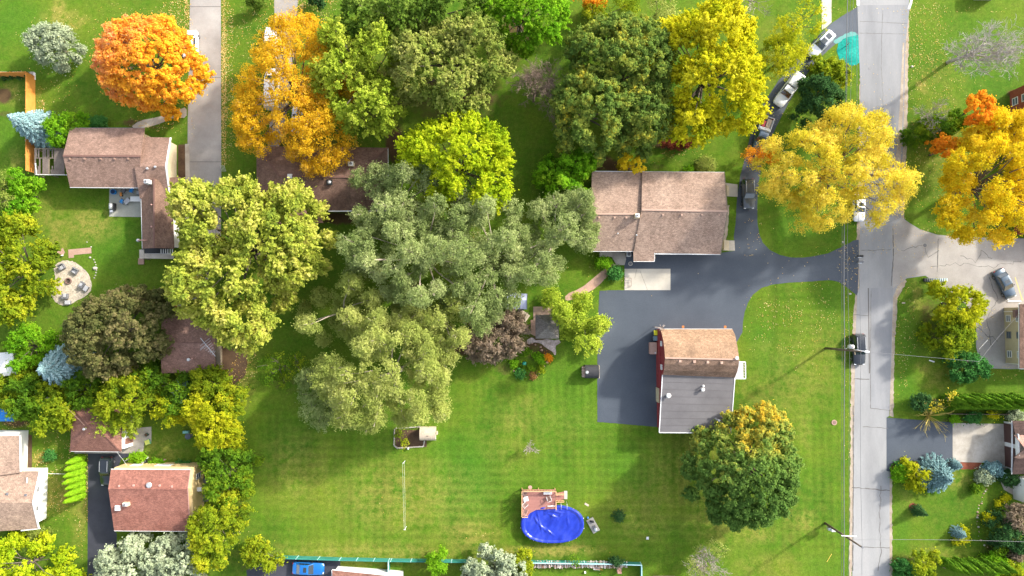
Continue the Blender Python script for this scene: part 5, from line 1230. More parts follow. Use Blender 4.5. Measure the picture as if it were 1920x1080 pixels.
# black round-topped firewood shelter
a, b_ = W(1091,696,0), W(1121,696,0)
G4 = thing('wood_shelter', 'black barrel-roofed firewood shelter beside the west edge of the driveway', 'shelter', ((a.x+b_.x)/2, a.y, 0))
mb = MB(); n = 14; rad = 1.0; vs = []; x0, x1 = a.x+.35, b_.x
for x in (x0, x1):
    for k in range(n+1):
        an = PI*k/n; vs.append((x, a.y+math.cos(an)*rad, .9+math.sin(an)*rad*.9))
    for k in range(n+1):
        an = PI*(1-k/n); vs.append((x, a.y+math.cos(an)*(rad-.05), .9+math.sin(an)*(rad-.05)*.9))
m_ = 2*(n+1); mb.add(vs, [(i, (i+1) % m_, (i+1) % m_+m_, i+m_) for i in range(m_)]+[tuple(range(m_-1, -1, -1)), tuple(range(m_, 2*m_))])
mb.build('barrel_roof', nmat('black_roofing_felt', [(.03,.03,.033), (.05,.05,.055)], 1, 8, .2, .8), G4)
MB().box(((x0+x1)/2, a.y-rad+.03, .45), (x1-x0, .06, .9)).build('side_panel', m_black, G4); MB().box(((x0+x1)/2, a.y+rad-.03, .45), (x1-x0, .06, .9)).build('side_panel', m_black, G4)
MB().box((x1+.04, a.y, .7), (.07, rad*2, 1.4)).build('end_board', m_wood, G4)
pipe(G4, 1100.5, 698, 1.75, m_metal, .16, .12, 'roof_vent')
rr = random.Random(4); mb = MB()
for k in range(60):
    an = rr.uniform(0, PI); q = math.sqrt(rr.random())*.85; y_ = a.y+math.cos(an)*q; z_ = .25+max(.02, math.sin(an)*q)*1.3*.9
    mb.tube([(x0-.35+rr.uniform(-.1, .1), y_, z_), (x0+1.0, y_, z_)], rr.uniform(.06, .11), 6)
mb.build('firewood', m_log, G4)
# barrel-vaulted cedar hut by the vegetable bed
a, b_ = W(789,811,0), W(819,810,0)
G5 = thing('barrel_hut', 'pale cedar barrel-roofed hut at the corner of the vegetable bed', 'hut', ((a.x+b_.x)/2, a.y, 0))
n = 12; rad = 1.02; mb = MB()
for j in range(8):
    xa, xb = a.x+(b_.x-a.x)*j/8+.015, a.x+(b_.x-a.x)*(j+1)/8-.015; vs = []
    hh = .012*(j % 2)
    for x in (xa, xb):
        for k in range(n+1): an = PI*k/n; vs.append((x, a.y+math.cos(an)*(rad+hh), 1.0+math.sin(an)*(rad*.75+hh)))
        for k in range(n+1): an = PI*(1-k/n); vs.append((x, a.y+math.cos(an)*(rad-.06), 1.0+math.sin(an)*(rad*.75-.06)))
    m_ = 2*(n+1); mb.add(vs, [(i, (i+1) % m_, (i+1) % m_+m_, i+m_) for i in range(m_)]+[tuple(range(m_-1, -1, -1)), tuple(range(m_, 2*m_))])
mb.build('roof', m_wood, G5); MB().box(((a.x+b_.x)/2, a.y, .5), (b_.x-a.x-.2, 1.9, 1.0)).build('wall', m_wood, G5)
MB().box((b_.x+.12, a.y+.1, .9), (.25, .5, .5)).build('bird_box', m_wood, G5, bevel=.02); MB().box(((a.x+b_.x)/2, a.y-.25, 1.79), (.3, .08, .04)).build('slot_vent', m_black, G5)
c0 = W(770,820,0); G6 = thing('bed_frame', 'stone edging round the vegetable bed by the barrel hut', 'edging', (c0.x, c0.y, 0))
mb = MB(); rr = random.Random(8)
for (x0, y0), (x1, y1) in (((740,804),(739,835)), ((739,835),(745,840)), ((745,840),(794,837)), ((794,837),(796,826)), ((742,803),(790,800))):
    n = max(2, int(math.dist((x0, y0), (x1, y1))/2.6))
    for k in range(n): t = (k+.5)/n; p_ = W(x0+(x1-x0)*t, y0+(y1-y0)*t, 0); mb.box((p_.x, p_.y, .08), (rr.uniform(.16, .24), rr.uniform(.16, .24), .16), rr.uniform(0, 3))
mb.build('stones', m_conc_grey, G6, bevel=.03)
MB().box((W(766,840,0).x, W(766,840,0).y, .25), (.16, .3, .5)).build('tap_post', m_white, G6)

# ---- broken pergola beside the top left house
c0 = W(95, 300); G7 = thing('pergola', 'weathered grey slatted pergola between the orange fence and the brown house', 'pergola', (c0.x, c0.y, 0))
mb = MB(); z0 = 2.2
for k in range(26):
    x = 66+k*2.15
    if k in (5, 6, 12, 13): continue
    ya, yb = (280 if k > 3 else 279), 327
    if 1 <= k <= 4 or 9 <= k <= 16: segs = [(280, 296)] if k % 2 else []; segs += [(296, 327)] if not (1 <= k <= 3 or 13 <= k <= 16) else [(311, 327)] if k % 2 else [(318, 327)]
    else: segs = [(ya, yb)]
    for s0, s1 in segs: mb.beam(W(x, s0, z0), W(x, s1, z0), .19, .05)
mb.build('slats', nmat('grey_old_timber', [(.13,.10,.085), (.22,.18,.15)], 1, 8, .3, .9), G7)
mb = MB()
for y in (279, 296.5, 327): mb.beam(W(65,y,z0-.12), W(121,y,z0-.12), .16, .18)
for x in (66, 92, 120): mb.beam(W(x,279,z0-.1), W(x,327,z0-.1), .12, .14)
mb.build('frame', m_wall_wood, G7)
for x, y in ((66,279), (66,327), (120,327), (92,327)): p_ = W(x, y, z0); MB().box((p_.x, p_.y, 1.0), (.14, .14, 2.0)).build('post', m_wall_wood, G7)
mb = MB(); mb.beam(W(67,327.5,2.2), W(126,328,2.2), .08, .16); mb.beam(W(66.5,306,2.2), W(69,328,2.2), .1, .14); mb.build('white_board', m_white, G7)

# ================================================================== FENCES
def panel_fence(name, label, pts, h, mat, th=.06, post=None, step=2.4, cap=None, ph=.15, mats=None):
    P = [W(x, y, 0) for x, y in pts]; c = P[0]; root = thing(name, label, 'fence', (c.x, c.y, 0))
    mb = MB()
    for a, b_ in zip(P, P[1:]): mb.beam(a+Vector((0, 0, h/2+.03)), b_+Vector((0, 0, h/2+.03)), th, h)
    mb.build('panel', mat, root)
    for a, b_ in zip(P, P[1:]):
        n = max(1, round((b_-a).length/step))
        for k in range(n): q = a.lerp(b_, k/n); MB().box((q.x, q.y, (h+ph)/2), (.11, .11, h+ph)).build('post', post or mat, root)
    if cap:
        mb = MB()
        for a, b_ in zip(P, P[1:]): mb.beam(a+Vector((0, 0, h+.06)), b_+Vector((0, 0, h+.06)), .16, .05)
        mb.build('cap_rail', cap, root)
    return root
panel_fence('wooden_fence', 'tall orange stained board fence at the left edge around the dirt patch', [(-20,145),(66,144),(66,212),(66,325)], 2.1, m_orange, .06, m_orange, 2.4)
m_fteal = nmat('teal_mesh', [(.02,.17,.13), (.05,.26,.21)], .6, 5, .4, .7); m_tp = plain('pale_teal_post', (.42, .66, .66), .5)
panel_fence('mesh_fence', 'long teal slatted chain-link fence along the bottom of the wide lawn, left run', [(520,1041),(640,1045),(735,1047),(885,1049)], 1.25, m_fteal, .04, m_tp, 3.0, m_fteal)
panel_fence('mesh_fence', 'short teal fence spur running down to the white wall at the bottom', [(731,1047),(731,1078)], 1.25, m_fteal, .04, m_tp, 3.0, m_tp)
panel_fence('mesh_fence', 'teal chain-link fence behind the firewood stack, turning down at its right end', [(990,1050),(1130,1052),(1200,1054),(1201,1110)], 1.25, m_fteal, .04, m_tp, 3.0, m_tp)
panel_fence('low_fence', 'low pink-brown board edging along the bottom right hedge', [(1700+68,1063),(1832,1063)], .4, m_pave, .1, m_pave, 3)
panel_fence('board_fence', 'dark timber fence under the double arborvitae row', [(1775,775),(1893,776)], .9, m_wall_wood, .06, m_wall_wood, 2.4)
fx = thing('retaining_edge', 'grey stone strip along the orange fence top with small clipped bushes', 'edging', tuple(W(30,138,0)))
MB().beam(W(-20,138,0)+Vector((0, 0, .1)), W(65,138,0)+Vector((0, 0, .1)), .5, .2).build('stones', m_conc_grey, fx, bevel=.02)
MB().beam(W(65.5,137,0)+Vector((0, 0, .12)), W(66,150,0)+Vector((0, 0, .12)), .25, .24).build('end_stones', m_white, fx, bevel=.02)
for x in (6, 19, 32, 50): T('clipped dark green ball bush in the strip above the orange fence', [(x,141,5,3.6)], .7, .1, 'bush', LM['evergreen'], 300+x, name='shrub', cat='shrub', trunk=False, group='ball bushes above the orange fence')

# ================================================================== VEHICLES
m_tyre = plain('tyre_rubber', (.012, .012, .013), .85); m_rim = plain('wheel_rim', (.38, .38, .40), .3, .8)
m_cglass = plain('car_glass', (.018, .028, .032), .04, 0, .9, 1.0)
m_lamp = plain('headlamp_glass', (.7, .72, .75), .1, 0, .8); m_tail = plain('tail_lamp', (.30, .01, .01), .25)
m_trim = plain('black_trim', (.02, .02, .022), .6)
def paint(name, c, metal=.3, rough=.28): return plain(name, c, rough, metal, .6, 1.0)
P_BLACK = paint('black_car_paint', (.016, .020, .026)); P_NAVY = paint('dark_blue_grey_paint', (.045, .075, .105), .5)
P_SILVER = paint('silver_car_paint', (.62, .64, .68), .3); P_WHITE = paint('white_car_paint', (.80, .80, .80), 0, .35)
P_BLUE = paint('bright_blue_paint', (.005, .16, .52), .3); P_DGREY = paint('charcoal_car_paint', (.07, .08, .09), .5)
def vehicle(name, label, cat, px, py, hx, hy, kind, mat, L=4.7, Wd=1.88, roofmat=None, z=0.016):
    """hx,hy: nose direction in the picture (y down)"""
    c = W(px, py, .9); c = Vector((c.x, c.y, z)); root = thing(name, label, cat, (0, 0, 0)); WOFF[root.name] = Vector((0, 0, 0))
    K = dict(suv=(1.66, 1.0, -.485, .17, -.43, .02), sedan=(1.42, .92, -.36, .20, -.24, .04), pickup=(1.80, 1.08, -.06, .24, -.02, .13),
             capped=(1.85, 1.08, -.06, .24, -.02, .13), van=(2.0, 1.15, -.49, .32, -.48, .16), coupe=(1.40, .90, -.38, .20, -.22, .03))[kind]
    H, belt, xa, xb, xc, xd = K; hw = Wd/2
    # lower body, lofted from tail to nose
    st_ = [(-.5, .74, belt*.72), (-.485, .86, belt*.93), (-.45, .96, belt), (-.36, 1, belt), (-.1, 1, belt), (xb-.02, 1, belt*.99), (.30, .99, belt*.93), (.40, .965, belt*.87), (.455, .90, belt*.80), (.487, .80, belt*.70), (.5, .66, belt*.58)]
    if kind in ('pickup',): st_ = [s_ for s_ in st_ if s_[0] > -.09 or s_[0] == -.1]
    vs = []; ring = 10
    for x, w, t in st_:
        x *= L; w *= hw; zb = .26
        vs += [(x, -w*.9, zb), (x, -w, zb+.14), (x, -w*1.0, t*.62), (x, -w*.955, t-.09), (x, -w*.78, t), (x, w*.78, t+.0), (x, w*.955, t-.09), (x, w, t*.62), (x, w, zb+.14), (x, w*.9, zb)]
    fs = []; n = len(st_)
    for i in range(n-1):
        for k in range(ring): a = i*ring+k; b_ = i*ring+(k+1) % ring; fs.append((a, a+ring, b_+ring, b_)[::-1])
    fs += [tuple(range(ring)), tuple(range(n*ring-1, (n-1)*ring-1, -1))]
    b = MB().add(vs, fs)
    # cabin
    def frus(mb, x0, x1, x2, x3, w0, w1, z0, z1, e=0):
        v = [(x0, -w0, z0), (x1, -w0*.97, z0), (x1, w0*.97, z0), (x0, w0, z0), (x2, -w1, z1), (x3, -w1, z1), (x3, w1, z1), (x2, w1, z1)]
        mid = [(x2+.02, -w1*.7, z1+.045), (x3-.06, -w1*.7, z1+.04), (x3-.06, w1*.7, z1+.04), (x2+.02, w1*.7, z1+.045)]
        mb.add(v+mid, [(3,2,1,0), (0,1,5,4), (1,2,6,5), (2,3,7,6), (3,0,4,7), (4,5,9,8), (5,6,10,9), (6,7,11,10), (7,4,8,11), (8,9,10,11)])
    wc0, wc1 = hw*.93, hw*.74
    z0, z1 = belt-.04, H-.045
    x0, x1, x2, x3 = xa*L, xb*L, xc*L, xd*L
    frus(b, x0, x1, x2, x3, wc0, wc1, z0, z1)
    if kind == 'capped': frus(b, -.49*L, -.07*L, -.485*L, -.075*L, hw*.93, hw*.84, z0, H-.12)
    bo = b.build('body', mat, root, bevel=.045, smooth=True)
    if kind == 'pickup':      # open cargo bed
        q = MB(); xe = -.105*L; xs = -.5*L
        q.box(((xs+xe)/2, 0, .52), (xe-xs, Wd*.94, .5)); 
        q.box(((xs+xe)/2, -hw*.93, .9), (xe-xs, .10, .42)); q.box(((xs+xe)/2, hw*.93, .9), (xe-xs, .10, .42)); q.box((xs+.04, 0, .9), (.08, Wd*.9, .42)); q.box((xe+.05, 0, .9), (.08, Wd*.9, .42))
        q.build('cargo_bed', m_gutter if 'dark' in label else mat, root, bevel=.02); MB().box(((xs+xe)/2, 0, .782), (xe-xs-.16, Wd*.8, .02)).build('bed_liner', m_black, root)
    # glass
    def lerp(a, c, t): return a+(c-a)*t
    def pane(nm, P, nrm, th=.018):
        nrm = Vector(nrm).normalized()*th; P = [Vector(p_) for p_ in P]; c_ = sum(P, Vector())/4
        vs = [p_+nrm*1.0 for p_ in P]+[p_-nrm*2 for p_ in P]
        MB().add(vs, [(0,1,2,3), (7,6,5,4), (0,4,5,1), (1,5,6,2), (2,6,7,3), (3,7,4,0)]).build(nm, m_cglass, root)
    def quad(A, B_, C_, D_, u0, u1, v0, v1):
        A, B_, C_, D_ = map(Vector, (A, B_, C_, D_)); f = lambda u, v: (A.lerp(B_, u)).lerp(D_.lerp(C_, u), v)
        return [f(u0, v0), f(u1, v0), f(u1, v1), f(u0, v1)]
    pane('windshield', quad((x1, -wc0*.97, z0), (x1, wc0*.97, z0), (x3, wc1, z1), (x3, -wc1, z1), .05, .95, .10, .93), (1, 0, .9))
    if kind != 'van': pane('rear_window', quad((x0, wc0, z0), (x0, -wc0, z0), (x2, -wc1, z1), (x2, wc1, z1), .07, .93, .2, .88), (-1, 0, .8))
    for s_ in (-1, 1):
        A = quad((x0, s_*wc0, z0), (x1, s_*wc0*.97, z0), (x3, s_*wc1, z1), (x2, s_*wc1, z1), .07, .50, .18, .86)
        B2 = quad((x0, s_*wc0, z0), (x1, s_*wc0*.97, z0), (x3, s_*wc1, z1), (x2, s_*wc1, z1), .53, .93, .18, .86)
        if s_ > 0: A.reverse(); B2.reverse()
        if kind != 'van': pane('side_window', A, (0, s_, .3))
        pane('side_window', B2 if kind != 'van' else [v_ for v_ in B2], (0, s_, .3))
        mb = MB().box((x1-.28, s_*(hw+.10), belt+.02), (.14, .2, .13)); mb.build('side_mirror', m_trim if kind != 'van' else m_black, root, bevel=.03)
        MB().box((.478*L, s_*hw*.66, belt*.68), (.14, .32, .12)).build('headlight', m_lamp, root, bevel=.02)
        MB().box((-.487*L, s_*hw*.72, belt*.80), (.1, .26, .2)).build('taillight', m_tail, root, bevel=.02)
        for xx in (-.31*L, .31*L):
            w_ = MB().tube([(xx, s_*(hw-.22), .33), (xx, s_*(hw+.01), .33)], .33, 18).build('wheel', m_tyre, root, bevel=.02)
            MB().tube([(xx, s_*(hw-.1), .33), (xx, s_*(hw+.025), .33)], .2, 12).build('rim', m_rim, w_)
    MB().box((.497*L, 0, .45), (.08, Wd*.72, .2)).build('bumper', m_trim if kind in ('suv', 'pickup') else mat, root, bevel=.03)
    if kind == 'suv':
        for s_ in (-1, 1): MB().beam((x2+.2, s_*wc1*.86, H+.05), (x3-.2, s_*wc1*.86, H+.05), .05, .05).build('roof_rail', m_metal, root)
    if label.startswith('silver'):
        for k, (xx, ll) in enumerate(((-.30, .8), (-.09, .8))): MB().box((xx*L+.2, 0, H+.005), (ll, wc1*1.25, .05)).build('sunroof', m_cglass, root, bevel=.02)
    if kind in ('sedan', 'coupe'): MB().box((lerp(x2, x3, .62), 0, H-.002), (.5, wc1*1.1, .02)).build('sunroof', m_cglass, root)
    root.location = c; root.rotation_euler = (0, 0, math.atan2(-hy, hx))
    return root
vehicle('parked_suv', 'silver SUV with a glass roof parked near the top end of the curved driveway', 'car', 1540, 82, -45, 45, 'suv', P_SILVER, 5.0, 1.92)
vehicle('pickup_truck', 'white pickup with a white bed cap parked behind the dark open pickup', 'truck', 1479, 168, -44, 58, 'capped', P_WHITE, 5.8, 2.0)
PT = vehicle('pickup_truck', 'dark pickup with a loaded open bed parked on the curved driveway', 'truck', 1430, 252, -26, 72, 'pickup', P_NAVY, 5.9, 2.0)
vehicle('parked_suv', 'dark grey SUV with a pale shiny hood parked nearest the chimney house', 'car', 1404, 363, 1, 58, 'suv', P_DGREY, 4.75, 1.9)
vehicle('parked_car', 'white car on the road under the amber tree', 'car', 1612, 388, 0, 50, 'sedan', P_WHITE, 4.4, 1.8)
vehicle('parked_suv', 'black SUV on the road under the utility pole', 'car', 1611, 655, 1, 58, 'suv', P_BLACK, 4.85, 1.95, z=.03)
vehicle('parked_car', 'dark blue-grey sedan parked askew beside the beige house', 'car', 1886, 532, 25, 52, 'sedan', P_NAVY, 4.9, 1.88, z=.03)
vehicle('parked_car', 'bright blue sports car at the bottom edge left of the white wall', 'car', 577, 1067, 58, 2, 'coupe', P_BLUE, 4.8, 1.88)
vehicle('parked_suv', 'black SUV parked between the arborvitae row and the red-roofed bungalow', 'car', 199, 884, 0, 56, 'suv', P_BLACK, 4.4, 1.85)
vehicle('parked_van', 'white van half hidden by the orange maple on the lane', 'van', 358, 84, 0, -50, 'van', P_WHITE, 4.9, 2.0)
vehicle('pickup_truck', 'white pickup under the north part of the golden locust', 'truck', 507, 80, 0, -50, 'pickup', P_WHITE, 5.2, 1.95)
vehicle('parked_van', 'white box van under the middle of the golden locust', 'van', 509, 166, 0, -50, 'van', P_WHITE, 6.6, 2.2)
vehicle('parked_car', 'light grey car under the south part of the golden locust', 'car', 557, 224, 0, -50, 'sedan', P_SILVER, 4.4, 1.8)
# load in the dark pickup
def at_local(root, x, y, z): return root.matrix_basis @ Vector((x, y, z))
ang = PT.rotation_euler.z
for nm, lb, ct, x, y, z, d, m in (('tool_box', 'red tool chest in the bed of the dark pickup', 'toolbox', -1.6, -.42, .98, (1.0, .5, .36), plain('red_enamel', (.55, .04, .04), .35)),
        ('wood_board', 'pale plywood sheet in the bed of the dark pickup', 'board', -1.9, .36, .84, (1.6, .7, .08), m_wood), ('cross_box', 'white cross-bed box behind the cab of the dark pickup', 'toolbox', -.85, 0, 1.05, (.42, 1.7, .3), m_white)):
    q = PT.matrix_basis; q = Matrix.Translation(PT.location) @ Matrix.Rotation(ang, 4, 'Z') @ Vector((x, y, z))
    r_ = thing(nm, lb, ct, (q.x, q.y, q.z-d[2]/2)); MB().box(tuple(q), d, ang).build('case', m, r_, bevel=.03); MB().box((q.x, q.y, q.z+d[2]/2+.015), (d[0]*.5, .05, .03), ang).build('handle', m_gry, r_)
q = Matrix.Translation(PT.location) @ Matrix.Rotation(ang, 4, 'Z') @ Vector((-2.65, -.35, .8))
MB().tube([q, q+Vector((0, 0, .3)), q+Vector((0, 0, .34))], [.24, .22, .1], 12).build('yellow_bucket', plain('yellow_plastic', (.75, .60, .05), .5), None, smooth=True)
tag(bpy.data.objects['yellow_bucket'], 'yellow bucket at the tailgate of the dark pickup', 'bucket')

# ================================================================== POLES AND WIRES
m_pole = nmat('creosoted_pole', [(.09,.065,.045), (.20,.15,.11)], .8, 8, .3, .9); m_wire = plain('cable', (.16, .16, .17), .6); m_wire_d = plain('dark_cable', (.12, .12, .125), .5)
def upole(label, bx, by, h):
    b0 = W(bx, by, 0); r = thing('utility_pole', label, 'utility pole', (b0.x, b0.y, 0))
    MB().tube([b0-Vector((0, 0, .2)), b0+Vector((0, 0, h*.5)), b0+Vector((0, 0, h))], [.19, .15, .11], 12).build('post', m_pole, r, smooth=True)
    return r, b0
P1, b1 = upole('tall brown utility pole with a street lamp beside the black SUV', 1548, 653, 10.8)
a = MB(); a.beam(b1+Vector((-.1, .35, 9.0)), b1+Vector((.1, -.55, 9.0)), .1, .12); a.build('crossarm', m_wall_wood, P1)
tr = MB().tube([b1+Vector((.1, .55, 7.3)), b1+Vector((.1, .55, 8.3))], .30, 14).build('transformer', m_gutter, P1, smooth=True); MB().cyl(b1+Vector((.1, .55, 8.3)), .1, .25, 8).build('bushing', m_vent_p, tr)
MB().tube([b1+Vector((0, 0, 7.3)), b1+Vector((.9, .1, 7.9)), b1+Vector((2.0, -.15, 8.1))], .045, 6).build('lamp_arm', m_metal, P1); MB().box(b1+Vector((2.25, -.18, 8.08)), (.7, .28, .14), R(-6)).build('lamp_head', m_metal, P1, bevel=.04)
MB().tube([b1+Vector((0, 0, 6.0)), b1+Vector((.6, .5, 6.3)), b1+Vector((1.0, .5, 6.6))], .03, 5).build('conduit', m_gutter, P1)
P2, b2 = upole('utility pole with a grey equipment box near the bottom of the road', 1547, 981, 11.2)
MB().beam(b2+Vector((-.95, .35, 7.2)), b2+Vector((1.25, .25, 7.2)), .12, .12).build('crossarm', m_white, P2)
MB().box(b2+Vector((.35, -.45, 1.6)), (.6, .5, 1.0)).build('equipment_box', m_gutter, P2, bevel=.04); MB().box(b2+Vector((-.12, -.4, 1.4)), (.35, .4, .7)).build('meter_box', m_metal, P2, bevel=.04)
MB().cyl(b2+Vector((0, 0, 11.1)), .16, .2, 10).build('pole_cap', m_gry, P2)
def wire(label, pts, r=.03, sag=.5, mat=None, group=None):
    mb = MB()
    for a, c in zip(pts, pts[1:]):
        a, c = Vector(a), Vector(c); Q = []
        for k in range(9): t = k/8; q = a.lerp(c, t); q.z -= sag*4*t*(1-t); Q.append(q)
        mb.tube(Q, r, 5, cap=False)
    o = mb.build('overhead_wire', mat or m_wire, None); tag(o, label, 'wire', group); return o
tp1, tp2 = b1+Vector((0, 0, 10.8)), b2+Vector((0, 0, 11.2))
N1, S1 = W(1606,-90,10.8), W(1620,1160,10.8)
wire('thin top power wire running down the middle of the road between the poles', [N1, tp1, tp2, S1], .022, .3, m_wire)
c1, c2 = b1+Vector((.12, -.1, 5.9)), b2+Vector((.1, 0, 5.9))
wire('thick bundled telephone cable over the grass verge along the road', [W(1591,-90,5.9), W(1583,440,5.6), c1, c2, W(1583,1160,5.9)], .06, .15, m_wire)
wire('second cable just right of the thick bundle over the verge', [W(1603,-90,6.2), W(1589,440,6.2), b1+Vector((.55, 0, 6.5)), b2+Vector((.5, .1, 6.6)), W(1590,1160,6.2)], .022, .15, m_wire)
wire('leftmost thin cable over the verge above the mown grass', [W(1598,-90,6), W(1579,440,5.6), b1+Vector((-.12, 0, 5.6)), b2+Vector((-.1, 0, 5.6)), W(1578,1160,5.9)], .025, .1, m_wire_d)
wire('service wire crossing the road to the dark juniper and the beige house', [b1+Vector((0, 0, 7.4)), W(1836,678,5.2), W(1912,588,4.0)], .022, .3, m_wire)
wire('service wire crossing the lower right lawn from the second pole', [b2+Vector((0, 0, 8.0)), W(1925,1016,5)], .022, .5, m_wire)
wire('short service wire beside the beige house drive', [W(1836,655,3.5), W(1852,637,3.5)], .02, .02, m_white)
wire('wire from the red garage roof up to the left thicket', [W(125,764,3.5), W(166,806,3.8)], .02, .1, m_ridge)
wire('wire over the left asphalt from the garage to the bungalow', [W(219,848,2.8), W(238,873,3.6)], .015, .1, m_white)
wire('white pipe-like wire between the white gable house and the arborvitae', [W(88,888,2.9), W(135,889,1.4)], .03, .02, m_white)
wp = thing('service_mast', 'short white mast at the corner of the white gable house', 'mast', tuple(W(87,888,0)))
MB().tube([W(86,889,0), W(86,889,0)+Vector((0, 0, 4.2))], .05, 8).build('mast', m_white, wp); MB().box(W(86,889,0)+Vector((0, 0, 4.1)), (.12, .8, .1)).build('bracket', m_white, wp)
wp = thing('timber_stub', 'grey fallen trunk-like pole end in the dark juniper', 'pole', tuple(W(1822,679,0)))
MB().tube([W(1812,677,3.05), W(1836,682,3.3)], [.12, .09], 8).build('post', m_wall_wood, wp)
# striped line on the lawn
cl = thing('clothesline', 'white clothesline strung between two posts on the wide lawn', 'clothesline', tuple(W(760,925,0)))
for x, y in ((759.5,864), (762,987)):
    p_ = W(x, y, 0); MB().tube([p_, p_+Vector((0, 0, 1.7))], .04, 8).build('post', m_white, cl); MB().beam(p_+Vector((-.16, 0, 1.68)), p_+Vector((.16, 0, 1.68)), .05, .05).build('crossbar', m_white, cl)
a, c = W(759.5,864,0)+Vector((0, 0, 1.7)), W(762,987,0)+Vector((0, 0, 1.7))
mb = MB()
for s_ in (-.13, .13): mb.tube([a+Vector((s_, 0, 0)), a.lerp(c, .5)+Vector((s_, 0, -.12)), c+Vector((s_*.6, 0, 0))], .009, 4, cap=False)
mb.build('line', m_white, cl)

# ================================================================== POOL, DECK
pc = W(1036,984,1.2); PL = thing('swimming_pool', 'oval above-ground pool under a wrinkled blue cover beside the red-brown deck', 'pool', (pc.x, pc.y, 0))
rx_, ry_ = M(57.5, 1.2), M(33.5, 1.2); npt = 64
def oval(t, k=1.0, e=2.35):
    c_, s_ = math.cos(t), math.sin(t); return pc.x+rx_*k*math.copysign(abs(c_)**(2/e), c_), pc.y+ry_*k*math.copysign(abs(s_)**(2/e), s_)
mb = MB(); mb.prism([oval(2*PI*k/npt, .985) for k in range(npt)], 0, .70); mb.build('pool_wall', plain('pool_wall_blue', (.12, .17, .34), .5), PL, smooth=False)
m_cover = nmat('blue_pool_cover', [(.006,.02,.28), (.012,.035,.38), (.03,.055,.42)], .45, 3, .2, .3, spec=.5, bmp=0)
nr, na = 56, 160; vs = []; rr = random.Random(3)
folds = [(1006,955,1019,1010), (1018,957,1062,963), (1002,968,1010,985), (1045,975,1058,958), (1022,990,1042,1008), (1000,960,992,982), (1064,962,1066,990), (1030,965,1048,972), (1012,985,1028,1000), (1040,960,1032,976), (1008,955,1030,952)]
FD = [(W(a, b_, 1.2), W(c, d, 1.2), rr.uniform(.08, .17)) for a, b_, c, d in folds]
for i in range(nr+1):
    k = i/nr
    for j in range(na):
        t = 2*PI*j/na; x, y = oval(t, k*1.02)
        z = 1.0-.09*(1-k**2) if k < .86 else 1.0+.15*math.sin((k-.86)/.14*PI*.78)
        if i == nr: z = .62+.16*math.sin(j*1.9)
        z += (.04*math.sin(x*2.1+y*1.3)*math.sin(y*1.7-x) + .022*math.sin(x*6.1-y*4.3+math.sin(y*3))) * (k < .93)
        for a, c, h in FD:
            ab = c-a; t_ = max(0, min(1, ((x-a.x)*ab.x+(y-a.y)*ab.y)/(ab.x**2+ab.y**2))); dx, dy = x-a.x-ab.x*t_, y-a.y-ab.y*t_
            dd = math.hypot(dx, dy) + .06*math.sin((x+y)*4); z += h*math.exp(-(dd/.13)**2)*math.sin(PI*min(1, max(.12, t_)))
        vs.append((x, y, z))
fs = [(i*na+j, i*na+(j+1) % na, (i+1)*na+(j+1) % na, (i+1)*na+j)[::-1] for i in range(nr) for j in range(na)]
cv = MB().add(vs, fs).build('pool_cover', m_cover, PL, smooth=True)
mb = MB(); Q = [Vector((*oval(2*PI*j/na, 1.0), 1.14)) for j in range(16, 44)]
mb.tube([q+Vector((0, .05, .05)) for q in Q if q.x > W(1003,0,1).x and q.x < W(1042,0,1).x], .09, 6); mb.build('top_rail', m_white, PL)
for x in (1052, 1063):
    p_ = W(x, 951, 1.4); MB().tube([p_+Vector((0, .55, -1.4)), p_+Vector((0, .5, .2)), p_+Vector((0, .1, .35)), p_+Vector((0, -.3, .15))], .035, 7).build('ladder_rail', m_metal, PL)
rr = random.Random(11)
for j, t in enumerate((3.3, 3.75, 4.0, 4.15, 4.3, 4.45, 4.6, 4.75, 4.92, 5.2, 5.5, 6.1, .25, .9, 2.7)):
    x, y = oval(t, 1.03); MB().tube([(x, y, .72), (x, y, .92)], [.07, .05], 7).build('cover_weight', (m_white, m_vent_p, m_gutter)[j % 3], PL)
zd = 1.2; dc = W(1012,945,zd); DK = thing('pool_deck', 'red-brown raised deck with tan railings attached to the north-west of the pool', 'deck', (dc.x, dc.y, 0))
g = lambda x, y, z=zd: W(x, y, z)
mb = MB(); mb.prism([g(978,918), g(1042,918), g(1042,954), g(1024,955), g(1005,956), g(994,962), g(990,967), g(978,967)], zd-.12, zd); mb.build('deck_floor', m_deckw, DK)
def railing(root, a, c, z0, h=.95, n=None):
    a, c = Vector((a.x, a.y, z0)), Vector((c.x, c.y, z0)); mb = MB(); L = (c-a).length; n = n or max(2, int(L/.42))
    mb.beam(a+Vector((0, 0, h)), c+Vector((0, 0, h)), .13, .06); mb.beam(a+Vector((0, 0, .12)), c+Vector((0, 0, .12)), .05, .06)
    for k in range(n+1): p_ = a.lerp(c, k/n); mb.box((p_.x, p_.y, z0+h/2), (.06, .06, h))
    mb.build('railing', m_rail, root)
railing(DK, g(978.5,918.5), g(1042,918.5), zd); railing(DK, g(978.5,918.5), g(978.5,966.5), zd); railing(DK, g(978.5,966.5), g(989,966.5), zd)
railing(DK, g(1042,918.5), g(1042,924), zd, n=1); railing(DK, g(1042,939), g(1042,953), zd)
mb = MB(); mb2 = MB()
for k in range(5): p_ = g(1044.2+k*3, 931.5, 1); mb.box((p_.x, p_.y, 1.0-.2*k), (.27, 1.15, .05))
mb.build('stair_tread', m_deckw, DK)
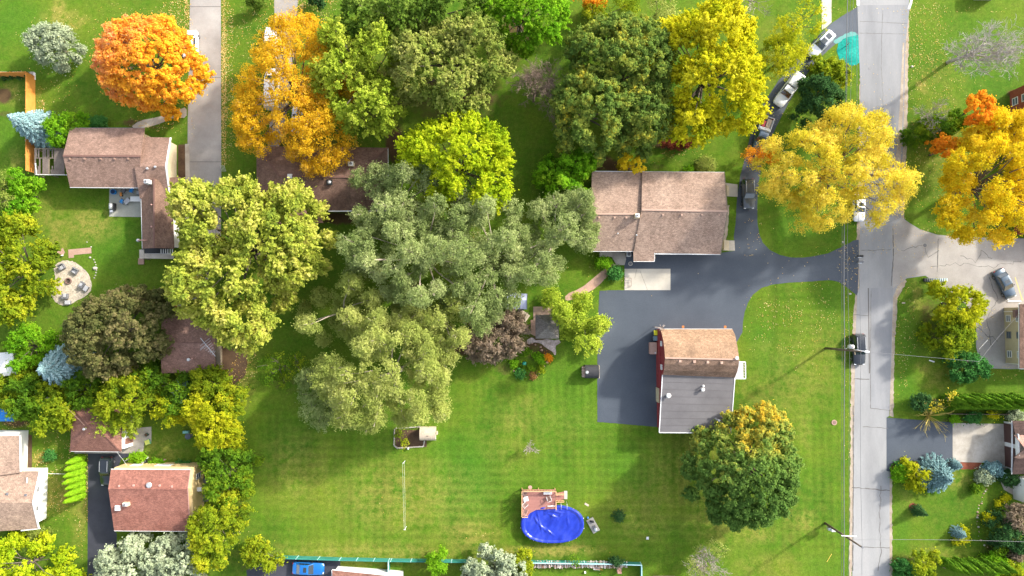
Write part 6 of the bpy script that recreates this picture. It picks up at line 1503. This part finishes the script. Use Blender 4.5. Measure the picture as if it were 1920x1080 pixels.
for y in (925, 938.5):
    a, c = g(1042,y), g(1057,y-0, .2); mb2.beam(Vector((a.x, a.y, 2.1)), Vector((c.x, c.y, 1.05)), .09, .06); mb2.beam(Vector((a.x, a.y, 1.15)), Vector((c.x, c.y, .12)), .05, .2)
    for t in (0, .35, .7, 1): p_ = a.lerp(c, t); mb2.box((p_.x, p_.y, 1.6-1.03*t), (.06, .06, .95))
mb2.build('stair_rail', m_rail, DK)
mb = MB()
for x, y in ((979,919), (1041,919), (979,966), (1010,919), (979,943), (1041,953)): p_ = g(x, y); mb.box((p_.x, p_.y, .54), (.12, .12, 1.08))
mb.build('support_post', m_rail, DK)
p_ = W(1060.5,928,0); MB().box((p_.x, p_.y, .06), (.5, 1.25, .12)).build('stair_pad', m_conc, DK, bevel=.02)
def chair(label, px, py, z, rot, fmat, smat, s=1.0, group=None, name='garden_chair'):
    c = W(px, py, z+.5); root = thing(name, label, 'chair', (0, 0, 0), group); WOFF[root.name] = Vector((0, 0, 0))
    MB().box((0, 0, .42), (.56*s, .56*s, .07)).build('seat', smat, root, bevel=.02)
    b = MB(); b.box((-.3*s, 0, .74), (.06, .54*s, .56), 0, 0, R(-14)); b.build('backrest', smat, root, bevel=.02)
    f = MB()
    for sy in (-1, 1):
        f.tube([(.28*s, sy*.31*s, 0), (.26*s, sy*.31*s, .62), (-.28*s, sy*.31*s, .64), (-.42*s, sy*.31*s, 1.0)], .028, 6); f.tube([(-.28*s, sy*.31*s, .64), (-.34*s, sy*.31*s, 0)], .025, 6)
        l = MB().box((0, sy*.31*s, .65), (.5*s, .07, .035)).build('armrest', fmat, root)
    f.tube([(-.42*s, -.31*s, 1.0), (-.42*s, .31*s, 1.0)], .025, 6); f.build('frame', fmat, root)
    root.location = (c.x, c.y, z); root.rotation_euler = (0, 0, R(rot)); return root
chair('dark sling chair in the upper left corner of the pool deck', 985, 925, zd, -20, m_gry, m_vent)
chair('pale framed chair at the left railing of the pool deck, second from the top', 987, 935, zd, 10, m_gutter, m_gutter)
chair('grey framed chair at the left railing of the pool deck, third from the top', 985, 946, zd, 40, m_gutter, m_vent)
chair('pinkish folding chair at the lower left corner of the pool deck', 985, 959, zd, 70, m_vent_p, m_vent)
chair('grey chair facing the white bench on the pool deck', 1029, 934, zd, 110, m_gutter, m_vent)
bn = thing('bench', 'white bench at the north railing of the pool deck', 'bench', tuple(g(1027,924)))
p_ = g(1027,924, zd+.45); MB().box((p_.x, p_.y, zd+.45), (1.3, .5, .06)).build('seat', m_white, bn, bevel=.02); MB().box((p_.x, p_.y+.27, zd+.7), (1.3, .06, .45)).build('backrest', m_white, bn, bevel=.02)
for s_ in (-1, 1): MB().box((p_.x+s_*.6, p_.y, zd+.22), (.06, .46, .44)).build('leg', m_white, bn)
ut = thing('side_table', 'round pinkish table outside the north railing of the pool deck', 'table', tuple(W(994,914,0)))
p_ = W(994,914,.9); MB().cyl((p_.x, p_.y, .86), .3, .05, 16).build('table_top', m_vent_p, ut); MB().cyl((p_.x, p_.y, 0), .05, .86, 8).build('leg', m_gry, ut)
# pump slab
c = W(1112,985,.1); PS = thing('equipment_slab', 'pale concrete slab right of the pool', 'slab', (c.x, c.y, 0))
MB().box((c.x, c.y, .1), (1.15, 2.25, .2), R(29)).build('slab', m_conc, PS, bevel=.02); MB().box((c.x+.08, c.y-.05, .215), (.3, .12, .03), R(29)).build('drain', m_gry, PS)
fl = thing('pool_filter', 'round grey and teal sand filter on the lower end of the slab', 'pool filter', tuple(W(1117,993,.2)))
p_ = W(1117,993,.6); MB().tube([(p_.x, p_.y, .2), (p_.x, p_.y, .75), (p_.x, p_.y, .95)], [.33, .35, .15], 16).build('tank', m_metal, fl, smooth=True); MB().box((p_.x-.2, p_.y+.3, .4), (.5, .4, .4), R(29)).build('valve', m_gry, fl, bevel=.05)
pm = thing('pool_pump', 'black pump with hoses on the upper end of the slab', 'pump', tuple(W(1109,978,.2)))
p_ = W(1109,978,.4); MB().tube([(p_.x-.25, p_.y+.05, .42), (p_.x+.35, p_.y-.02, .42)], .16, 12).build('motor', m_black, pm, smooth=True)
mb = MB(); mb.tube([(p_.x-.2+math.cos(t)*.25, p_.y-.05+math.sin(t)*.25, .35+.02*t) for t in [k*.5 for k in range(13)]], .04, 6); mb.build('hose', m_gry, pm)
jg = thing('blue_jug', 'small blue container at the upper corner of the pool pump slab', 'container', tuple(W(1102,970,0))); p_ = W(1102,970,0)
MB().cyl(p_, .14, .35, 10).build('jug', m_bluep, jg); MB().cyl(p_+Vector((0, 0, .35)), .06, .08, 8).build('cap', m_white, jg)

# ================================================================== PATIO AND FIRE PIT
def box_thing(name, label, cat, px, py, z, d, mat, rot=0, parts=()):
    p_ = W(px, py, z+d[2]/2); r = thing(name, label, cat, (p_.x, p_.y, z)); MB().box((p_.x, p_.y, z+d[2]/2), d, R(rot)).build('case', mat, r, bevel=min(d)*.12)
    MB().box((p_.x, p_.y, z+d[2]+.02), (d[0]*.9, d[1]*.9, .04), R(rot)).build('lid', parts[0] if parts else mat, r, bevel=.01); return r
# grill
p_ = W(209,387,.8); gr = thing('gas_grill', 'stainless gas grill at the left edge of the side patio', 'grill', (p_.x, p_.y, 0))
MB().box((p_.x+.12, p_.y, .55), (.55, 1.1, .8)).build('cabinet', m_black, gr, bevel=.03); MB().tube([(p_.x, p_.y-.45, 1.02), (p_.x, p_.y+.45, 1.02)], .26, 12).build('hood', m_metal, gr, smooth=True); MB().box((p_.x+.05, p_.y-.75, .9), (.45, .35, .05)).build('side_shelf', m_metal, gr)
p_ = W(213.5,360,.3); dr_ = thing('round_planter', 'round blue tub with a dark opening on the side patio', 'tub', (p_.x, p_.y, 0))
MB().tube([(p_.x, p_.y, 0), (p_.x, p_.y, .6)], [.34, .42], 20).build('tub', m_bluep, dr_); MB().cyl((p_.x, p_.y, .6), .35, .012, 20).build('lid', plain('navy_dark', (.01, .03, .09), .4), dr_)
chair('blue-cushioned chair nearest the lawn on the side patio', 228, 377, .03, 150, m_gry, m_bluep, 1.1); chair('blue-cushioned chair at the house wall on the side patio', 246, 357, .03, 250, m_gry, m_bluep, 1.15)
chair('dark wicker chair under the eave on the side patio', 232, 358, .03, 240, m_black, m_gry, 1.0); chair('grey wicker chair at the wing wall on the side patio', 259, 361, .03, 180, m_gry, m_cush, 1.0)
for nm, lb, x, y, d, m_, rt in (('outdoor_table', 'white rectangular table at the wing wall on the side patio', 254, 373, (1.6, .8), m_white, 0), ('outdoor_table', 'low grey wicker table in the middle of the side patio', 238, 377, (.95, .75), m_cush, 40)):
    p_ = W(x, y, .6); t_ = thing(nm, lb, 'table', (p_.x, p_.y, 0)); MB().box((p_.x, p_.y, .62), (*d, .08), R(rt)).build('table_top', m_, t_, bevel=.02)
    for sx_ in (-1, 1):
        for sy_ in (-1, 1): v = Matrix.Rotation(R(rt), 3, 'Z') @ Vector((sx_*d[0]*.42, sy_*d[1]*.4, 0)); MB().box((p_.x+v.x, p_.y+v.y, .3), (.07, .07, .6)).build('leg', m_gry, t_)
p_ = W(227,364.5,.2); oc = thing('ride_toy', 'small orange and black toy cart on the side patio', 'toy', (p_.x, p_.y, 0)); MB().box((p_.x, p_.y, .25), (.32, .6, .2), R(12)).build('body', plain('orange_plastic', (.75, .28, .05), .5), oc, bevel=.04)
for sx_ in (-1, 1):
    for sy_ in (-1, 1): MB().tube([(p_.x+sx_*.17, p_.y+sy_*.2, .12), (p_.x+sx_*.23, p_.y+sy_*.2, .12)], .12, 10).build('wheel', m_tyre, oc)
# fire pit furniture
for lb, x, y, rt in (('boxy wicker armchair with a pale cushion, upper left of the fire pit', 116, 501, -60), ('boxy wicker armchair with a pale cushion, upper right of the fire pit', 140, 508, -120), ('boxy wicker armchair right of the fire ring', 153, 534, 150), ('boxy wicker armchair at the lower end of the fire pit', 122, 555, 90)):
    p_ = W(x, y, .4); r = thing('armchair', lb, 'chair', (0, 0, 0)); WOFF[r.name] = Vector((0, 0, 0)); MB().box((.04, 0, .24), (.62, .6, .34)).build('base', m_gry, r, bevel=.03)
    MB().box((.06, 0, .46), (.58, .56, .14)).build('cushion', m_cush, r, bevel=.05); MB().box((-.38, 0, .48), (.14, .92, .66)).build('backrest', m_gry, r, bevel=.04)
    for sy_ in (-1, 1): MB().box((.02, sy_*.40, .36), (.72, .14, .46)).build('armrest', m_gry, r, bevel=.04)
    r.location = (p_.x, p_.y, .02); r.rotation_euler = (0, 0, R(rt))
for lb, x, y, rt in (('pale cushioned footstool beside the right fire pit armchair', 161, 541, 60), ('pale cushioned footstool below the lower fire pit armchair', 127, 567, 0)):
    p_ = W(x, y, .3); r = thing('footstool', lb, 'footstool', (p_.x, p_.y, 0)); MB().box((p_.x, p_.y, .18), (.8, .6, .3), R(rt)).build('base', m_gry, r); MB().box((p_.x, p_.y, .39), (.82, .62, .12), R(rt)).build('cushion', m_cush, r, bevel=.04)
p_ = W(129,527,0); fr = thing('fire_ring', 'charred round fire ring in the middle of the pebble circle', 'fire pit', (p_.x, p_.y, 0)); mb = MB()
for k in range(14): t = k/14*2*PI; mb.box((p_.x+math.cos(t)*.42, p_.y+math.sin(t)*.42, .13), (.15, .2, .24), t)
mb.build('stones', m_vent, fr, bevel=.02); MB().cyl((p_.x, p_.y, .02), .36, .05, 16).build('ash', nmat('ash_and_char', [(.03,.025,.02), (.14,.11,.09)], 3, 9, .5, .95), fr)
rr = random.Random(5)
def rock(label, px, py, s, mat=None, name='stone', cat='stone', group=None):
    p_ = W(px, py, 0); mb = MB(); pts = []
    for k in range(3):
        for j in range(7): t = j/7*2*PI; q = (1, .85, .45)[k]*rr.uniform(.8, 1.15)*s; pts.append((p_.x+math.cos(t)*q, p_.y+math.sin(t)*q*.8, (0, .4, .7)[k]*s))
    mb.add(pts, [(k*7+j, k*7+(j+1) % 7, (k+1)*7+(j+1) % 7, (k+1)*7+j) for k in range(2) for j in range(7)]+[tuple(range(14, 21))])
    tag(mb.build(name, mat or m_conc, None), label, cat, group)
for lb, x, y, s in (('white stone just above the curved row near the fire pit', 169, 483, .2), ('small stone at the right end of the paving strip', 171, 463, .13), ('large white round stone at the end of the curved row', 179, 503, .42), ('small pale stone up the lawn from the paving strip', 163, 454, .12),
        ('white rock at the top kerb of the oval drive mouth', 1581, 454, .22), ('white rock at the lower corner of the drive mouth', 1594, 551, .22), ('pinkish rock on the lawn right of the upper road', 1710, 125, .25), ('pale rock below the teal patch', 1591, 124, .22), ('white stone left on the lawn by the red brick step', 213, 0, .1)):
    if y: rock(lb, x, y, s)
for i in range(8): t = i/7; rock('small stone of the curved row right of the fire pit', 176+5*math.sin(t*3), 487+t*34, .13, None, group='curved stone row at the fire pit')
for i in range(22):
    t = i/21; a_ = 2.2+t*5.2; rock('pinkish stone in the rim of the pond garden', 990+math.cos(a_)*34*(1+.08*math.sin(i*3)), 675+math.sin(a_)*32, rr.uniform(.12, .26), m_pave, group='pond garden rim stones')
for i in range(26):
    t = i/25; rock('small stone of the winding edging in the lower right garden', 1858-26*math.sin(t*3.0)+14*(t > .8)*(t-.8)*5+rr.uniform(-2, 2), 905+t*140+rr.uniform(-2.5, 2.5), rr.uniform(.06, .2), m_pave if i % 3 else None, group='winding stone edging')
p_ = W(983,682,.4); jg = thing('garden_jug', 'round green glazed jar in the pond garden', 'jar', (p_.x, p_.y, 0)); MB().tube([(p_.x, p_.y, 0), (p_.x, p_.y, .3), (p_.x, p_.y, .6), (p_.x, p_.y, .72)], [.2, .38, .3, .14], 16).build('jar', plain('green_glaze', (.02, .28, .20), .2), jg, smooth=True); MB().box((p_.x+.36, p_.y, .35), (.2, .08, .3)).build('handle', m_black, jg)
lp = thing('garden_lamp', 'low white garden fixture beside the brick pile left of the paving strip', 'lamp', tuple(W(117,479,0))); p_ = W(117,479,0); MB().box(p_+Vector((0, 0, .3)), (.5, .12, .1), R(-15)).build('arm', m_white, lp); MB().cyl(p_, .04, .3, 8).build('post', m_black, lp); MB().cyl(p_+Vector((.2, 0, .2)), .1, .16, 10).build('head', m_white, lp)
# ================================================================== YARD THINGS
def bin_(label, px, py, body_, lid, h=1.0, w=.55):
    p_ = W(px, py, h); r = thing('wheelie_bin', label, 'bin', (p_.x, p_.y, 0)); mb = MB()
    mb.add([(p_.x+sx_*w*.4, p_.y+sy_*w*.42, 0) for sx_, sy_ in ((-1,-1),(1,-1),(1,1),(-1,1))]+[(p_.x+sx_*w*.5, p_.y+sy_*w*.55, h) for sx_, sy_ in ((-1,-1),(1,-1),(1,1),(-1,1))], [(3,2,1,0),(4,5,6,7),(0,1,5,4),(1,2,6,5),(2,3,7,6),(3,0,4,7)])
    mb.build('body', body_, r, bevel=.03); MB().box((p_.x, p_.y, h+.03), (w*1.08, w*1.2, .07)).build('lid', lid, r, bevel=.03); MB().box((p_.x+w*.5, p_.y, h-.05), (.08, w*.8, .05)).build('handle', m_black, r)
bin_('yellow-lidded bin at the corner of the red barn garage', 1230, 624, m_gry, plain('yellow_lid', (.72, .70, .03), .4), 1.05, .62)
bin_('blue-grey bin beside the yellow-lidded one at the red barn garage', 1229, 634.5, m_gry, plain('blue_grey_lid', (.16, .27, .32), .4), 1.0, .6)
p_ = W(1225,653,1.0); cr = thing('storage_locker', 'tan wooden storage locker against the red wall of the barn garage', 'storage box', (p_.x, p_.y, 0)); MB().box((p_.x, p_.y, .5), (1.0, 1.75, 1.0)).build('case', m_vent_p, cr, bevel=.02); MB().box((p_.x, p_.y, 1.03), (1.08, 1.85, .06)).build('lid', nmat('tan_lid', [(.42,.27,.21), (.50,.34,.27)], .8, 6, .15, .8), cr, bevel=.02); MB().box((p_.x+.3, p_.y-.7, 1.075), (.2, .25, .03)).build('hasp', m_gutter, cr)
p_ = W(1179.5,476.5,.8); ac = thing('air_conditioner', 'grey boxy outdoor air conditioner on the apron of the chimney house', 'air conditioner', (p_.x, p_.y, 0)); MB().box((p_.x, p_.y, .4), (.72, .72, .8)).build('case', m_gutter, ac, bevel=.04); MB().cyl((p_.x, p_.y, .8), .27, .03, 18).build('fan_grille', m_gry, ac)
p_ = W(1182,494.5,0); mh = thing('well_cover', 'round ringed cover beside the apron of the chimney house', 'manhole', (p_.x, p_.y, 0)); MB().cyl((p_.x, p_.y, .0), .34, .07, 24).build('ring', m_conc, mh); MB().cyl((p_.x, p_.y, .07), .24, .02, 24).build('lid', m_gry, mh)
p_ = W(1564,792,0); mh = thing('drain_cover', 'round pinkish drain cover in the grass left of the road', 'manhole', (p_.x, p_.y, 0)); MB().cyl((p_.x, p_.y, 0), .42, .1, 22).build('ring', m_pave, mh); MB().cyl((p_.x, p_.y, .1), .27, .02, 22).build('lid', m_vent, mh)
p_ = W(1734,460,0); mh = thing('manhole', 'round manhole cover in the junction', 'manhole', (p_.x, p_.y, .024)); MB().cyl((p_.x, p_.y, .02), .38, .022, 24).build('lid', m_conc_grey, mh); MB().cyl((p_.x, p_.y, .042), .3, .006, 24).build('plate', m_gry, mh)
p_ = W(1631,128,0); mh = thing('pothole_patch', 'small dark oval cover in the upper road', 'manhole', (p_.x, p_.y, .024)); MB().cyl((p_.x, p_.y, .02), .26, .02, 16).build('lid', m_gry, mh)
p_ = W(1177,529,0); fr = thing('metal_stand', 'low dark metal stand sitting on the concrete pad', 'frame', (p_.x, p_.y, 0)); mb = MB(); q = [p_+Vector((sx_*.5, sy_*.62, .35)) for sx_, sy_ in ((-1,-1),(1,-1),(1,1),(-1,1))]
for i in range(4): mb.beam(q[i], q[(i+1) % 4], .05, .05); mb.beam(q[i], q[i]-Vector((0, 0, .33)), .05, .05)
mb.beam((q[0]+q[3])/2, (q[1]+q[2])/2, .04, .04); mb.build('frame_tubes', m_vent, fr); MB().box(p_+Vector((0, .2, .36)), (.9, .06, .04)).build('crossbar', m_gry, fr)
# mailboxes at the drive mouth
for lb, x, y, m_ in (('black mailbox on a post at the drive mouth, upper of two', 1613, 480, m_black), ('white-faced black mailbox on a post at the drive mouth, lower of two', 1613.5, 490.5, m_gry)):
    p_ = W(x, y, 1.1); r = thing('mailbox', lb, 'mailbox', (p_.x, p_.y, 0)); MB().box((p_.x, p_.y, .5), (.1, .1, 1.0)).build('post', m_wall_wood, r)
    mb = MB(); n = 8; vs = []
    for xx in (-.38, .38): vs += [(p_.x+xx, p_.y-.17, 1.0), (p_.x+xx, p_.y+.17, 1.0)]+[(p_.x+xx, p_.y+.17*math.cos(PI*k/n), 1.2+.16*math.sin(PI*k/n)) for k in range(n+1)]
    m__ = n+3; mb.add(vs, [(i, (i+1) % m__, (i+1) % m__+m__, i+m__) for i in range(m__)]+[tuple(range(m__-1, -1, -1)), tuple(range(m__, 2*m__))]); mb.build('box', m_, r); MB().box((p_.x+.4, p_.y, 1.15), (.03, .3, .28)).build('door', m_white if m_ is m_gry else m_gry, r)
    MB().box((p_.x-.05, p_.y-.22, 1.02), (.5, .13, .12)).build('newspaper_tube', m_gutter, r)
# kettle grill, covers, bins near the bungalow
p_ = W(270,866,.7); r = thing('kettle_grill', 'dark round tank with a shiny lid by the bungalow north wall', 'grill', (p_.x, p_.y, 0)); MB().tube([(p_.x, p_.y, 0), (p_.x, p_.y, .9), (p_.x, p_.y, 1.0)], [.42, .42, .3], 18).build('drum', m_black, r, smooth=True); MB().cyl((p_.x, p_.y, 1.0), .2, .08, 14).build('lid', m_metal, r)
p_ = W(353,818,.6); r = thing('round_bin', 'dark round lidded bin under the large yellow tree', 'bin', (p_.x, p_.y, 0)); MB().cyl((p_.x, p_.y, 0), .42, .7, 18).build('drum', m_gry, r); MB().cyl((p_.x, p_.y, .7), .46, .06, 18).build('lid', plain('slate_lid', (.06, .07, .09), .5), r)
r = box_thing('teal_box', 'pale teal box beside the dark round bin under the yellow tree', 'box', 349, 810, 0, (.9, .4, .5), plain('pale_teal_box', (.2, .48, .42), .5)); r = box_thing('plastic_bin', 'small white bin at the south-east corner of the bungalow', 'bin', 352, 1003, 0, (.62, .62, .6), m_gry, -20, (m_white,))
r = box_thing('sandbox', 'green and yellow plastic tub on the garage apron', 'tub', 277, 829, .02, (.8, .75, .3), plain('green_plastic', (.12, .4, .25), .5), 20, (plain('lime_plastic', (.6, .65, .12), .5),)); 
r = box_thing('flower_pot', 'dark green pot at the edge of the garage apron', 'pot', 275, 815, .02, (.45, .45, .4), plain('dark_green', (.03, .10, .07), .5), 45, (m_soil,))
r = box_thing('red_bin', 'small red container beside the outbuilding apron', 'container', 328, 575, 0, (.5, .6, .4), plain('red_plastic', (.6, .04, .03), .5), 10)
for i, (x, y, m_) in enumerate(((292,863,m_vent), (311,862,m_vent_p), (313,869,m_white), (278,857,m_white), (264,856,m_vent))):
    p_ = W(x, y, 0); o = MB().tube([p_, p_+Vector((0, 0, .4))], [.14, .2], 10).build('flower_pot', m_, None); tag(o, ['brown pot furthest left in the bungalow flower row','pinkish pot in the bungalow flower row','white pot touching the bungalow north wall','white pot beside the dark tank','brown pot above the dark tank'][i], 'pot')
gt = thing('garden_gate', 'small white railing gate at the end of the asphalt beside the lime shrub', 'gate', tuple(W(247,858,0)))
for s_ in (0, 1):
    mb = MB(); a, c = W(241,862+s_*2,0), W(252,853+s_*2,0)
    if s_ == 0:
        mb.beam(a+Vector((0, 0, .9)), c+Vector((0, 0, .9)), .05, .05); mb.beam(a+Vector((0, 0, .3)), c+Vector((0, 0, .3)), .05, .05); mb.build('rail', m_white, gt)
    else:
        for k in range(6): q = W(241,862,0).lerp(W(252,853,0), k/5); mb.box(q+Vector((0, 0, .5)), (.04, .04, 1.0))
        mb.build('bars', m_white, gt)
# tarp, boat
p_ = W(6,779,.5); r = thing('tarp_cover', 'bright blue tarpaulin covering a pile at the left edge', 'tarp', (p_.x, p_.y, 0)); mb = MB(); n = 12; vs = []; rr = random.Random(2)
for i in range(n+1):
    for j in range(n+1):
        u, v = i/n, j/n; e = min(u, 1-u, v, 1-v); vs.append((p_.x-1.7+u*3.1, p_.y-1.0+v*2.0, (.02 if e == 0 else .5+min(.25, e)+rr.uniform(-.06, .06))))
mb.add(vs, [(i*(n+1)+j, (i+1)*(n+1)+j, (i+1)*(n+1)+j+1, i*(n+1)+j+1) for i in range(n) for j in range(n)]); mb.build('sheet', m_tarp, r, smooth=True); MB().box((p_.x-.2, p_.y, .25), (2.6, 1.5, .48)).build('pile', m_wall_wood, r)
p_ = W(83,751,2.6); bt = thing('boat', 'small white boat on a rack showing through the left thicket', 'boat', (p_.x, p_.y, 0)); vs = []; 
for t, w_, zt_ in ((-1, .25, 2.5), (-.8, .5, 2.55), (0, .55, 2.6), (.6, .4, 2.65), (1, .04, 2.75)):
    d = Vector((math.cos(R(15)), math.sin(R(15)), 0)); s_ = Vector((-d.y, d.x, 0)); q = p_+d*t*1.15
    vs += [(q.x-s_.x*w_, q.y-s_.y*w_, zt_), (q.x-s_.x*w_*.5, q.y-s_.y*w_*.5, 2.2), (q.x+s_.x*w_*.5, q.y+s_.y*w_*.5, 2.2), (q.x+s_.x*w_, q.y+s_.y*w_, zt_)]
MB().add(vs, [(i*4+k, i*4+(k+1) % 4, i*4+4+(k+1) % 4, i*4+4+k) for i in range(4) for k in range(4)]+[(0,3,2,1), (16,17,18,19)]).build('hull', P_WHITE, bt); MB().box((p_.x-1.0, p_.y-.25, 2.6), (.35, .4, .4), R(15)).build('motor', m_black, bt)
MB().box((p_.x, p_.y, 1.1), (1.2, .5, 2.2)).build('rack', m_wall_wood, bt)
# firewood stack
fw0 = W(1085,1058,0); FW = thing('firewood_stack', 'long stack of split firewood along the teal fence at the bottom', 'firewood', (fw0.x, fw0.y, 0)); rr = random.Random(6)
cols_ = [m_log, nmat('pale_logs', [(.58,.48,.42), (.74,.66,.62)], 4, 8, .4, .9), nmat('brown_logs', [(.20,.12,.08), (.36,.22,.15)], 4, 8, .4, .9)]
MBS = [MB(), MB(), MB()]
for k in range(330):
    x = rr.uniform(993, 1176); lay = rr.random(); zz = .1+lay*.85*(.6+.4*math.sin((x-990)/30)**2); p_ = W(x, 1057.5+rr.uniform(-1, 3.0), zz); L_ = rr.uniform(.3, .5); a_ = R(90+rr.uniform(-12, 12))
    d = Vector((math.cos(a_), math.sin(a_), 0))*L_; MBS[rr.choice((0, 1, 1, 2))].tube([p_-d, p_+d], rr.uniform(.05, .1), 5)
for m_, mb_ in zip(cols_, MBS): tag(mb_.build('logs', m_, FW), kind='stuff')
p_ = W(1119,1065,.5); wb = thing('wheelbarrow', 'grey wheelbarrow tipped against the firewood stack', 'wheelbarrow', (p_.x, p_.y, 0)); MB().add([(p_.x-.5,p_.y-.28,.5),(p_.x+.5,p_.y-.33,.5),(p_.x+.5,p_.y+.33,.5),(p_.x-.5,p_.y+.28,.5),(p_.x-.3,p_.y-.18,.22),(p_.x+.3,p_.y-.2,.22),(p_.x+.3,p_.y+.2,.22),(p_.x-.3,p_.y+.18,.22)], [(4,5,6,7),(0,1,5,4),(1,2,6,5),(2,3,7,6),(3,0,4,7)]).build('tray', m_gutter, wb)
MB().tube([(p_.x-.75, p_.y-.04, .2), (p_.x-.75, p_.y+.04, .2)], .2, 12).build('wheel', m_tyre, wb)
for s_ in (-1, 1): MB().beam((p_.x-.75, p_.y+s_*.1, .25), (p_.x+.95, p_.y+s_*.3, .55), .05, .05).build('handle', m_orange, wb)
chair('brown lawn chair facing the firewood stack', 1161, 1068, 0, 90, m_vent, m_vent_p, 1.1)
bl = box_thing('white_bucket', 'tiny white upturned bucket on the lawn below the firewood stack', 'bucket', 1097, 1073, 0, (.28, .28, .3), m_white); bl = box_thing('sprinkler_box', 'tiny white valve cover on the lawn between the pool and the bare bush', 'valve cover', 1214, 1009, 0, (.4, .4, .1), m_gutter)
# small things on the lawns at the right
for nm, lb, ct, x, y, d, m_, rt in (('wheel_stop', 'white parking bumper between the sedan and the beige house', 'bumper', 1901, 565, (2.1, .2, .14), m_white, 0), ('lawn_plank', 'pale plank lying on the lawn above the golden-green pair', 'plank', 1694, 568, (.5, .2, .06), m_wood, 0),
        ('lawn_plank', 'white plank lying on the lawn left of the juniper', 'plank', 1747, 677, (.85, .2, .06), m_white, -18), ('yellow_stake', 'yellow marker pole lying on the grass below the second utility pole', 'stake', 1554.5, 1046, (1.45, .07, .07), plain('yellow_stake_paint', (.7, .52, .08), .6), 57),
        ('stepping_slab', 'pale stepping slab on the lawn above the pool steps', 'slab', 1100, 946, (.7, .28, .05), m_wood, -30)):
    p_ = W(x, y, 0); o = MB().box((p_.x, p_.y, d[2]/2), d, R(rt)).build(nm, m_, None, bevel=.01); tag(o, lb, ct)
p_ = W(1752,525,0); r = thing('striped_edging', 'row of upright dark to white blocks edging the corner lawn at the side street', 'edging', (p_.x, p_.y, 0))
for k in range(11): c_ = .02+.06*k; MB().box((p_.x-1.7+k*.34, p_.y, .22), (.2, .5, .44)).build('block', plain('edging_block', (c_*.8, c_*.95, c_), .6), r, bevel=.02)
p_ = W(1585,87,0); r = thing('tree_stake', 'short wooden stake with a twig in the teal patch', 'stake', (p_.x, p_.y, 0)); MB().beam(p_, p_+Vector((.05, .05, 1.1)), .1, .1).build('post', m_wall_wood, r); MB().tube([p_+Vector((0, 0, .6)), p_+Vector((-.3, .3, 1.1)), p_+Vector((-.5, .5, 1.3))], [.04, .03, .01], 5).build('twig', m_dead2, r)
r = thing('metal_grate', 'pale metal lattice stake by the lane above the huge pale maple', 'trellis', tuple(W(420,318,0))); p_ = W(420,318,0)
for k in range(4): MB().beam(p_+Vector((-.3+k*.2, -.3, .02)), p_+Vector((-.25+k*.2, .5, .9)), .04, .04).build('bar', m_white, r)
p_ = W(1810,542,0); r = thing('yard_light', 'pale fallen yard lamp beside the upper golden-green tree', 'lamp', (p_.x, p_.y, 0)); MB().tube([W(1787,540,3.0), W(1789,550,3.2)], .12, 8).build('lamp_head', m_white, r); MB().tube([W(1787,540,0), W(1787,540,3.0)], .05, 8).build('post', m_gry, r)
p_ = W(1238,614,3.4); r = thing('dead_vine', 'pale dead vine on the corner of the curved barn roof', 'vine', (p_.x, p_.y, 0)); mb = MB(); rr = random.Random(9)
for k in range(16): a_ = rr.uniform(0, 6.28); q = p_+Vector((math.cos(a_)*.9, math.sin(a_)*.5, rr.uniform(.1, .6))); mb.tube([p_+Vector((rr.uniform(-.2, .4), 0, 0)), (p_+q)/2+Vector((0, 0, .3)), q], [.05, .04, .02], 4, cap=False)
mb.build('twigs', m_dead, r); MB().tube([Vector((p_.x-.3, p_.y+.1, 0)), p_], .04, 6).build('stem', m_dead, r)
